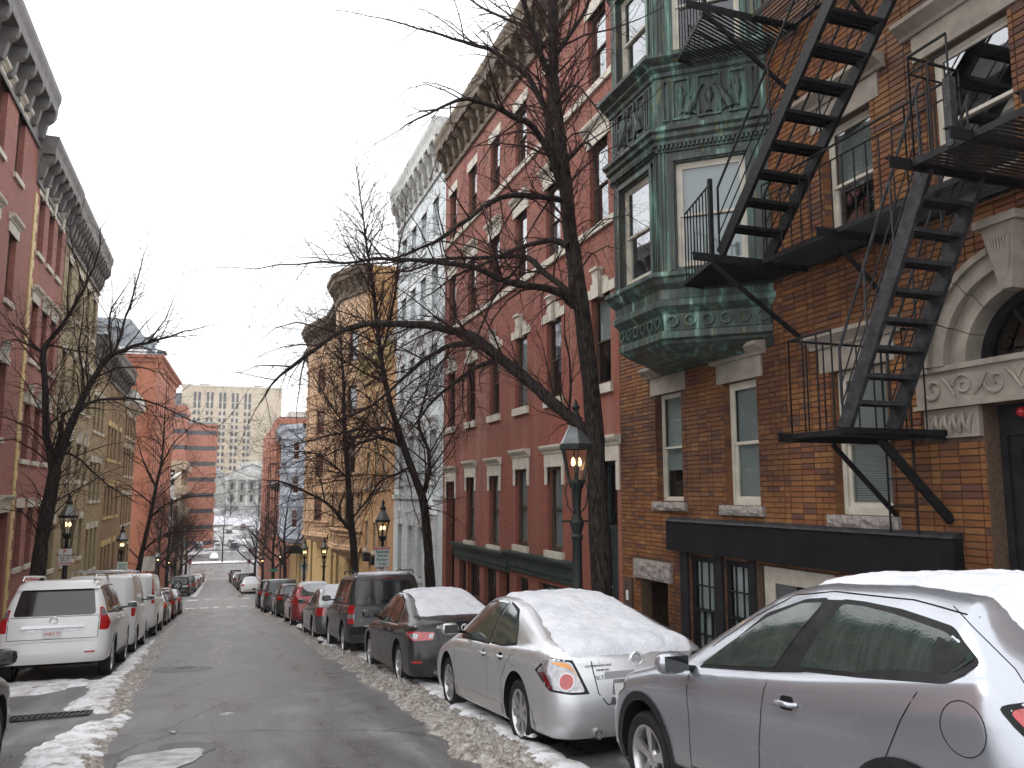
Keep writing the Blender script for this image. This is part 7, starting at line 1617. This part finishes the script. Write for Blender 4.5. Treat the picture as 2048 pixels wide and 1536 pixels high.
tree('street_tree', 'tall bare tree beside the gas lamp in front of the red building', L((1205, 1190, 11.2, .185), (1196, 1020, 11.2, .165), (1190, 880, 11.2, .160), (1178, 740, 11.1, .150), (1160, 600, 11.0, .140), (1142, 470, 11.0, .125), (1130, 370, 10.9, .115), (1118, 260, 10.8, .105), (1106, 120, 10.7, .085), (1104, 0, 10.6, .07), (1100, -160, 10.5, .04)), [
 L((1182, 872, 11.2, .11), (1130, 825, 11.3, .105), (1060, 765, 11.6, .10), (985, 702, 11.9, .092), (930, 668, 12.1, .08), (850, 650, 12.3, .07), (760, 648, 12.4, .06), (690, 662, 12.5, .05), (620, 705, 12.6, .038), (560, 752, 12.7, .024), (530, 790, 12.8, .012)),
 L((1152, 610, 11.0, .08), (1105, 578, 10.8, .068), (1060, 570, 10.6, .06), (1000, 558, 10.4, .05), (930, 534, 10.2, .042), (850, 524, 10.1, .034), (770, 518, 10.0, .026), (690, 522, 9.9, .018), (600, 530, 9.8, .010), (512, 538, 9.7, .008)),
 L((1148, 590, 11.0, .06), (1092, 548, 11.4, .055), (1056, 519, 11.7, .05), (985, 513, 12.1, .04), (900, 516, 12.4, .03), (828, 520, 12.6, .018)),
 L((1138, 492, 10.9, .06), (1100, 480, 11.2, .05), (1053, 492, 11.5, .042), (960, 528, 12.0, .03), (900, 560, 12.3, .018), (840, 600, 12.6, .008)),
 L((1124, 402, 10.9, .055), (1062, 389, 10.6, .048), (985, 403, 10.3, .04), (894, 467, 10.0, .03), (830, 500, 9.8, .02), (770, 520, 9.7, .01)),
 L((1122, 370, 10.9, .07), (1094, 300, 10.7, .06), (1060, 250, 10.5, .055), (1017, 224, 10.3, .045), (950, 200, 10.1, .035), (880, 215, 9.9, .02), (800, 260, 9.8, .008)),
 L((1104, 340, 10.9, .07), (1096, 240, 11.2, .065), (1066, 170, 11.4, .055), (1040, 143, 11.5, .048), (987, 101, 11.7, .04), (945, 90, 11.8, .032), (860, 62, 12.0, .02), (760, 35, 12.2, .010), (670, 20, 12.3, .005)),
 L((1098, 236, 11.1, .055), (1104, 195, 11.3, .052), (1111, 98, 11.6, .045), (1112, 0, 11.8, .035), (1104, -120, 12.0, .018)),
 L((1112, 110, 10.7, .05), (1130, 82, 10.5, .042), (1172, 20, 10.3, .03), (1190, -30, 10.2, .018)),
 L((1098, 150, 10.7, .06), (1065, 60, 10.4, .05), (1046, 10, 10.3, .045), (1026, -60, 10.2, .025)),
 L((1088, 96, 11.4, .04), (1065, 60, 11.6, .035), (1026, 41, 11.8, .028), (977, 20, 12.0, .022), (920, -10, 12.2, .012)),
 L((975, 695, 11.9, .06), (900, 690, 12.4, .05), (850, 718, 12.9, .04), (780, 782, 13.4, .028), (700, 830, 13.8, .016), (640, 852, 14.1, .008)),
 L((1000, 716, 11.8, .05), (930, 750, 12.4, .04), (870, 800, 13.0, .028), (820, 860, 13.6, .014)),
 L((1135, 320, 10.8, .03), (1165, 284, 10.4, .026), (1185, 300, 10.2, .02), (1198, 380, 10.1, .010)),
 L((1110, 215, 10.8, .03), (1140, 170, 10.3, .024), (1180, 200, 9.9, .014), (1215, 260, 9.7, .006)),
 L((1050, 520, 11.7, .025), (985, 600, 12.0, .02), (950, 690, 12.2, .014), (920, 760, 12.4, .006)),
], 1, rs=.86, dens=2.1, maxtw=1.7)
tree('street_tree', 'forked bare tree in front of the pale painted building', L((862, 1195, 21.6, .21), (857, 1112, 21.6, .19), (853, 1050, 21.6, .18), (846, 1000, 21.6, .175), (832, 960, 21.6, .15), (812, 908, 21.6, .14), (797, 860, 21.5, .125), (778, 800, 21.4, .11), (764, 730, 21.3, .10), (753, 640, 21.2, .08), (745, 560, 21.1, .06), (734, 500, 21.0, .045), (722, 400, 20.9, .025), (712, 330, 20.9, .012)), [
 L((848, 985, 21.6, .10), (858, 945, 21.8, .09), (857, 900, 22.0, .08), (845, 872, 22.2, .07), (837, 845, 22.3, .06), (848, 800, 22.4, .045), (860, 740, 22.5, .03), (868, 660, 22.6, .012)),
 L((764, 712, 21.3, .06), (776, 660, 21.5, .055), (789, 595, 21.7, .05), (797, 510, 21.9, .035), (808, 450, 22.0, .02), (815, 390, 22.1, .008)),
 L((805, 893, 21.5, .08), (768, 876, 21.2, .065), (745, 880, 20.9, .05), (700, 892, 20.6, .035), (640, 915, 20.3, .018), (590, 925, 20.1, .008)),
 L((797, 862, 21.5, .075), (760, 857, 21.8, .06), (700, 862, 22.2, .045), (620, 882, 22.8, .03), (545, 902, 23.3, .012)),
 L((822, 935, 21.6, .06), (790, 950, 21.0, .05), (760, 965, 20.5, .035), (735, 1010, 20.1, .02), (715, 1040, 19.9, .008)),
 L((842, 1000, 21.6, .05), (862, 1018, 21.3, .04), (855, 1080-75, 21.0, .03), (890, 940, 20.6, .014)),
 L((770, 765, 21.3, .05), (720, 740, 20.9, .038), (660, 700, 20.5, .024), (600, 640, 20.1, .010)),
 L((780, 800, 21.4, .045), (830, 760, 21.0, .03), (880, 730, 20.7, .014)),
 L((757, 690, 21.2, .04), (700, 660, 21.8, .03), (640, 640, 22.3, .014), (590, 620, 22.8, .006)),
 L((750, 600, 21.1, .035), (710, 520, 20.8, .02), (670, 440, 20.6, .008)),
 L((790, 850, 21.5, .045), (840, 770, 21.9, .028), (905, 700, 22.2, .012)),
], 2, rs=.66, dens=2.5, maxtw=2.3, twig=1.1)
tree('street_tree', 'slender bare tree in front of the yellow brick building', L((712, 1165, 33.6, .26), (706, 1085, 33.6, .23), (700, 1010, 33.5, .2), (694, 930, 33.4, .17), (689, 860, 33.3, .14), (688, 790, 33.2, .11), (684, 710, 33.1, .07), (680, 640, 33.0, .03)), [
 L((704, 1066, 33.6, .14), (680, 1035, 33.2, .12), (655, 1008, 32.9, .10), (601, 979, 32.4, .07), (560, 963, 32.0, .045), (530, 960, 31.7, .02)),
 L((698, 960, 33.5, .09), (660, 925, 34, .07), (620, 905, 34.6, .045), (570, 905, 35, .02)),
 L((692, 900, 33.4, .08), (720, 860, 33.0, .06), (750, 800, 32.6, .03)), L((690, 850, 33.3, .07), (655, 800, 33.7, .05), (620, 740, 34, .02)),
 L((702, 1040, 33.5, .08), (735, 1000, 33.0, .06), (770, 950, 32.6, .03))], 3, rs=.6, dens=1.9, twig=1.9, maxtw=1.8)
tree('street_tree', 'large leaning bare tree forking in front of the left red and tan houses', L((72, 1165, 23.8, .30), (84, 1085, 23.8, .27), (97, 1010, 23.8, .25), (108, 950, 23.8, .23), (112, 925, 23.8, .20)), [
 L((106, 940, 23.8, .15), (94, 880, 23.9, .14), (91, 800, 24.0, .13), (88, 720, 24.1, .115), (95, 682, 24.1, .10), (120, 656, 24.2, .09), (138, 632, 24.3, .08), (155, 598, 24.3, .065), (178, 556, 24.4, .05), (196, 510, 24.5, .035), (203, 460, 24.5, .02), (222, 430, 24.6, .008)),
 L((114, 930, 23.8, .17), (135, 872, 23.7, .155), (158, 812, 23.6, .14), (190, 752, 23.5, .12), (224, 712, 23.4, .10), (262, 693, 23.3, .075), (310, 682, 23.2, .05), (370, 664, 23.1, .03), (430, 648, 23.0, .012)),
 L((225, 712, 23.4, .06), (245, 660, 23.6, .05), (275, 560, 23.9, .03), (296, 480, 24.1, .012)), L((224, 712, 23.4, .05), (218, 640, 23.2, .04), (235, 600, 23.1, .025), (262, 560, 23, .01)),
 L((160, 822, 23.6, .07), (187, 803, 23.9, .06), (255, 797, 24.5, .048), (319, 810, 25.2, .038), (387, 842, 26, .028), (440, 850, 26.6, .018), (500, 775, 27.4, .008)),
 L((128, 905, 23.8, .06), (150, 912, 23.5, .05), (182, 940, 23.1, .04), (225, 975, 22.7, .026), (278, 1008, 22.2, .010)),
 L((90, 705, 24.1, .055), (60, 690, 24.3, .04), (20, 680, 24.6, .026), (-30, 700, 25, .012)), L((95, 690, 24.1, .05), (140, 700, 24.6, .035), (200, 720, 25.2, .02), (240, 790, 25.6, .01)),
 L((170, 780, 23.5, .05), (160, 700, 23.2, .04), (165, 640, 23, .02)), L((295, 684, 23.2, .04), (330, 640, 22.9, .025), (350, 590, 22.7, .010))], 4, rs=.62, dens=1.8, maxtw=2.2, twig=1.1)
tree('street_tree', 'thin bare tree rising from behind the white cargo van', L((275, 1150, 52, .30), (285, 1100, 52, .26), (300, 1035, 52, .22), (312, 975, 52, .18), (322, 930, 52, .14), (327, 880, 52, .10), (330, 820, 52, .05)), [
 L((300, 1035, 52, .15), (330, 1010, 51, .11), (370, 995, 50, .08), (430, 990, 49, .03)), L((285, 1105, 52, .12), (310, 1080, 51, .09), (350, 1065, 50, .06), (440, 1062, 49, .02)),
 L((312, 975, 52, .12), (290, 930, 53, .09), (275, 880, 54, .04)), L((318, 940, 52, .1), (345, 890, 51, .07), (385, 850, 50, .03)), L((305, 1010, 52, .1), (270, 980, 52, .07), (235, 960, 52, .03))], 5, rs=.5, dens=.62, twig=2.6, maxtw=1.6)
def random_tree(x, y, h, seed, label, twig=2.2, rad=.2, spread=.5, dens=.30, group='bare street trees'):
    r_ = random.Random(seed); z = gz(y); T = [((x+.15*math.sin(i*1.3+seed)*i/4, y+.1*i, z+h*i/5*.85), rad*(1-i/5.6)) for i in range(6)]
    limbs = []
    for i in range(7):
        t = .25+.6*i/7; a = r_.uniform(0, 6.28); l_ = h*spread*(1.1-t); p = Vector((x, y, z+h*.85*t)); d = Vector((math.cos(a), math.sin(a), .55)).normalized()
        limbs.append([(tuple(p)+(0,), rad*(1-t)*.6+.02), (tuple(p+d*l_*.5+Vector((0, 0, .1*l_)))+(0,), rad*(1-t)*.4+.012), (tuple(p+d*l_+Vector((0, 0, .35*l_)))+(0,), .012)])
    fix = lambda L_: [((q[0][0], q[0][1], q[0][2], 0), q[1]) for q in L_]
    return tree('street_tree', label, fix(T), [fix(l_) for l_ in limbs], seed, twig, group, dens)
for i, (x, y, h, lb) in enumerate(((-4.6, 76, 10, 'bare brown tree just beyond the side street on the left'), (-4.6, 90, 11, 'bare tree at the corner of the mansard building'), (-4.5, 104, 11, 'twiggy bare tree behind the round sign on the left'), (-4.5, 120, 12, 'bare tree near the far end of the left pavement'), (-4.4, 136, 12, 'last bare tree on the left before the junction'), (5.4, 73, 9.5, 'dark bare tree leaning over the white sedan beyond the crossing'), (5.4, 88, 10, 'bare tree beside the light blue house'), (5.3, 106, 10, 'bare tree before the modern brick block'), (5.3, 128, 11, 'last bare tree on the right before the junction'))):
    random_tree(x, y, h, 40+i, lb, dens=.42, twig=2.3)
random_tree(1.1, 190, 17, 60, 'thin pale tree standing on the snowy median', 3.0, .16, .25, .14)
for i, (x, y, h) in enumerate(((-14, 330, 16), (14, 325, 18), (21, 318, 20), (27, 330, 18), (4, 328, 12))): random_tree(x, y, h, 70+i, ['bare tree left of the temple-fronted building', 'bare tree right before the pediment of the granite building', 'tall bare tree to the right of the granite building', 'rightmost bare tree below the beige tower', 'low bare tree in front of the granite columns'][i], 4.2, .3, .5, .16)

# ================================================================== GAS LAMPS, SIGNS
def gas_lamp(x, y, H, label, s=1.0, snow=False):
    B = empty('gas_lamp', (x, y, gz(y)+.13), label, 'street lamp', 'gas lamps along the pavements')
    MB().lathe([(.16, 0), (.16, .25), (.11, .32), (.10, .9), (.12, .95), (.07, 1.02), (.062, H-.75), (.085, H-.70), (.06, H-.66), (.10, H-.52), (.055, H-.42), (.05, H-.12), (.09, H-.06), (.10, H)], 12).build('post', 'lamp_metal', B, smooth=35, local=True)
    MB().tube([(-.22, 0, H-.50), (.22, 0, H-.50)], .014, 6, True).build('ladder_bar', 'lamp_metal', B, local=True)
    for a in (0, 90, 180, 270): c_, s_ = math.cos(R(a+45)), math.sin(R(a+45)); MB().tube([(.05*c_, .05*s_, H-.40), (.13*c_, .13*s_, H-.30), (.16*c_, .16*s_, H-.1), (.12*c_, .12*s_, H+.02)], .010, 5).build('cradle_arm', 'lamp_metal', B, local=True)
    lo, hi, hb, n = .115, .205, .46, 6
    P_ = lambda r_, i, z: (r_*math.cos(i*math.tau/n+.26), r_*math.sin(i*math.tau/n+.26), H+z)
    for i in range(n):
        MB().beam(P_(lo, i, .03), P_(hi, i, hb), .018, .018).build('glazing_bar', 'lamp_metal', B, local=True)
        MB().quad(P_(lo-.004, i, .03), P_(lo-.004, i+1, .03), P_(hi-.006, i+1, hb), P_(hi-.006, i, hb)).build('pane', 'glass_lamp', B, local=True)
        MB().add([P_(hi+.02, i, hb+.05), P_(hi+.02, i+1, hb+.05), P_(.07, i+1, hb+.34), P_(.07, i, hb+.34)], [(0, 1, 2, 3)]).build('roof_panel', 'lamp_roof', B, local=True)
    MB().lathe([(lo-.01, 0), (lo+.025, 0), (lo+.02, .04), (lo-.01, .04)], n, (0, 0, H)).build('lantern_base', 'lamp_metal', B, local=True).rotation_euler = (0, 0, .26)
    o = MB().lathe([(hi-.02, hb-.02), (hi+.03, hb-.02), (hi+.035, hb+.05), (hi-.02, hb+.06)], n, (0, 0, H)).build('lantern_rim', 'lamp_metal', B, local=True); o.rotation_euler = (0, 0, .26)
    MB().lathe([(.075, hb+.33), (.09, hb+.35), (.09, hb+.40), (.05, hb+.44), (.035, hb+.50), (.06, hb+.54), (.035, hb+.58), (0, hb+.66)], 10, (0, 0, H)).build('finial', 'lamp_metal', B, smooth=40, local=True)
    MB().tube([(0, 0, H+.03), (0, 0, H+.22)], .010, 6).build('burner', 'lamp_metal', B, local=True)
    for dx in (-.045, .045): MB().lathe([(0, .22), (.022, .235), (.030, .27), (.020, .31), (0, .34)], 8, (dx, 0, H)).build('mantle', 'flame', B, smooth=180, local=True)
    if snow: MB().add([P_(hi+.022, 2, hb+.058), P_(hi+.022, 3, hb+.058), P_(.075, 3, hb+.35), P_(.075, 2, hb+.35)], [(0, 1, 2, 3)]).build('roof_snow', 'snow', B, local=True)
    B.scale = (s, s, s); return B
def lamp_at(px, ytop, Y, Xd, label, **k):   # lantern roof apex seen at (px, ytop) at depth Y
    p = atY(px, ytop, Y); base = gz(Y)+.13; s_ = k.get('s', 1.12); k['s'] = s_; H = (p.z-base)/s_-.66; return gas_lamp(p.x, Y, max(2.0, H), label, **k)
lamp_at(1152, 866, 11.3, 0, 'lit gas lamp on a black post touching the tall bare tree', snow=True)
lamp_at(766, 1029, 27.0, 0, 'lit gas lamp above the parking signs in front of the orange brick house')
lamp_at(649, 1089, 52.0, 0, 'lit gas lamp by the dark blue door of the yellow brick building')
lamp_at(610, 1091, 56.0, 0, 'lit gas lamp over a white sign near the narrow door on the right')
lamp_at(562, 1104, 76.0, 0, 'lit gas lamp under the light blue oriel')
lamp_at(525, 1114, 100.0, 0, 'small lit gas lamp by the orange house on the far right')
lamp_at(138, 1019, 27.5, 0, 'lit gas lamp above a no-parking sign on the left')
lamp_at(245, 1071, 43.0, 0, 'lit gas lamp beside the tall brick wall on the left')
lamp_at(316, 1109, 74.0, 0, 'small lit gas lamp beyond the side street on the left')
lamp_at(337, 1117, 92.0, 0, 'farthest lit gas lamp on the left pavement')
def sign(name, px0, py0, px1, py1, Y, lines, label, cat='sign', mat='sign_white', post=True, top=None, sh='rect', grp=None, tr=None):
    a = atY(px0, py0, Y); b = atY(px1, py1, Y); cx_ = (a.x+b.x)/2; w_ = abs(b.x-a.x); h = abs(a.z-b.z); base = gz(Y)+.13
    B = empty(name, (cx_, Y, base), label, cat, grp, rz=0); zc = (a.z+b.z)/2-base
    if sh == 'rect': MB().box(-w_/2, w_/2, -.006, .006, zc-h/2, zc+h/2).build('plate', mat, B, local=True); MB().box(-w_/2, w_/2, -.008, .008, zc-h/2-.01, zc-h/2).build('plate_edge', 'ink' if mat == 'sign_white' else mat, B, local=True)
    else: MB().lathe([(0, -.006), (w_/2, -.006), (w_/2, .006), (0, .006)], 8 if sh == 'oct' else 24, (0, 0, zc), 'y').build('plate', mat, B, local=True)
    if post: MB().tube([(0, .03, 0), (0, .03, zc+h/2)], .028, 8).build('post', 'lamp_metal', B, local=True)
    if top: MB().box(-w_/2+.002, w_/2-.002, -.009, -.0065, zc+h/2-h*top[0], zc+h/2-.004).build('band', top[1], B, local=True)
    for txt, fx, fz, sz, m_ in lines:
        t = text_mesh(txt, sz*h*1.1, m_, .001, sz*h*.035); o = bpy.data.objects.new('lettering', t); C.objects.link(o); o.parent = B; o.location = (fx*w_, -.011, zc+fz*h); o.rotation_euler = (math.pi/2, 0, 0)
    return B
def nopark(B_, fx=0, fz=0, r_=.1):  pass
sign('parking_sign', 750, 1094, 779, 1134, 26.6, [('TOW ZONE', 0, .44, .10, 'sign_white'), ('Resident', 0, .26, .17, 'sign_green'), ('Permit', 0, .07, .17, 'sign_green'), ('Parking', 0, -.13, .17, 'sign_green'), ('Only', 0, -.33, .17, 'sign_green')], 'white resident permit parking sign with red top band on the right lamp post', top=(.13, 'sign_red'), post=False)
sign('parking_sign', 753, 1138, 776, 1176, 26.6, [('P', 0, .33, .26, 'sign_red'), ('NO PARKING', 0, .06, .11, 'sign_red'), ('STREET CLEANING', 0, -.08, .08, 'sign_red'), ('8AM-12N', 0, -.20, .10, 'sign_red'), ('TOW ZONE', 0, -.38, .14, 'sign_red')], 'white no-parking sign with red print below the resident parking sign')
sign('parking_sign', 601, 1125, 616, 1142, 56.2, [('Resident', 0, .25, .20, 'sign_green'), ('Parking', 0, 0, .20, 'sign_green'), ('Only', 0, -.25, .20, 'sign_green')], 'small white resident parking sign under the gas lamp by the yellow building')
sign('parking_sign', 603, 1146, 613, 1158, 56.2, [('P', 0, .2, .3, 'sign_red'), ('TOW', 0, -.25, .25, 'sign_red')], 'tiny white no-parking sign low on the post by the yellow building')
sign('parking_sign', 118, 1098, 142, 1130, 27.3, [('P', -.05, .33, .30, 'sign_red'), ('NO PARKING', 0, .08, .12, 'ink'), ('8AM - 12N', 0, -.08, .10, 'ink'), ('MON & THU', 0, -.2, .08, 'ink'), ('TOW ZONE', 0, -.39, .14, 'sign_red')], 'white no-parking sign on the left lamp post in front of the tan house')
sign('parking_sign', 234, 1124, 254, 1146, 42.8, [('Resident', 0, .28, .18, 'sign_green'), ('Permit', 0, .08, .18, 'sign_green'), ('Parking', 0, -.12, .18, 'sign_green'), ('Only', 0, -.33, .18, 'sign_green')], 'white resident permit parking sign on the left beside the second lamp')
sign('parking_sign', 51, 1153, 77, 1171, 22.5, [('TOW ZONE', 0, .28, .26, 'sign_white'), ('P', 0, -.22, .4, 'sign_red')], 'low white sign with red band behind the roof of the white suv', top=(.42, 'sign_red'))
sign('notice_board', 284, 1112, 309, 1142, 64, [], 'blank white sheet sign at the side street corner on the left', post=False)
sign('round_sign', 359, 1119, 372, 1132, 128, [], 'round white traffic sign on a post near the left junction corner', sh='round', cat='traffic sign'); sign('stop_sign', 374, 1118, 384, 1129, 138, [('STOP', 0, 0, .3, 'sign_white')], 'red octagonal stop sign at the left junction corner', 'stop sign', 'sign_red', sh='oct')
sign('stop_sign', 494, 1118, 503, 1128, 140, [('STOP', 0, 0, .3, 'sign_white')], 'red octagonal stop sign at the right junction corner', 'stop sign', 'sign_red', sh='oct')
sign('street_name_sign', 538, 1138, 556, 1143, 66, [], 'small green street name sign over the crossing on the right', 'street sign', 'sign_green')

# ---------------- damp winter air
mh, nt, p = nm('haze_air'); nt.nodes.remove(p); pv = N(nt, 'VolumePrincipled'); pv.inputs['Color'].default_value = (.92, .94, 1, 1); pv.inputs['Density'].default_value = .00045; pv.inputs['Anisotropy'].default_value = .2
nt.links.new(pv.outputs[0], nt.nodes['Material Output'].inputs['Volume'])
MB().box(-950, 950, -60, 2650, -16, 75).build('haze', 'haze_air', kind='stuff', uv=False, label='thin damp winter air paling the far buildings')
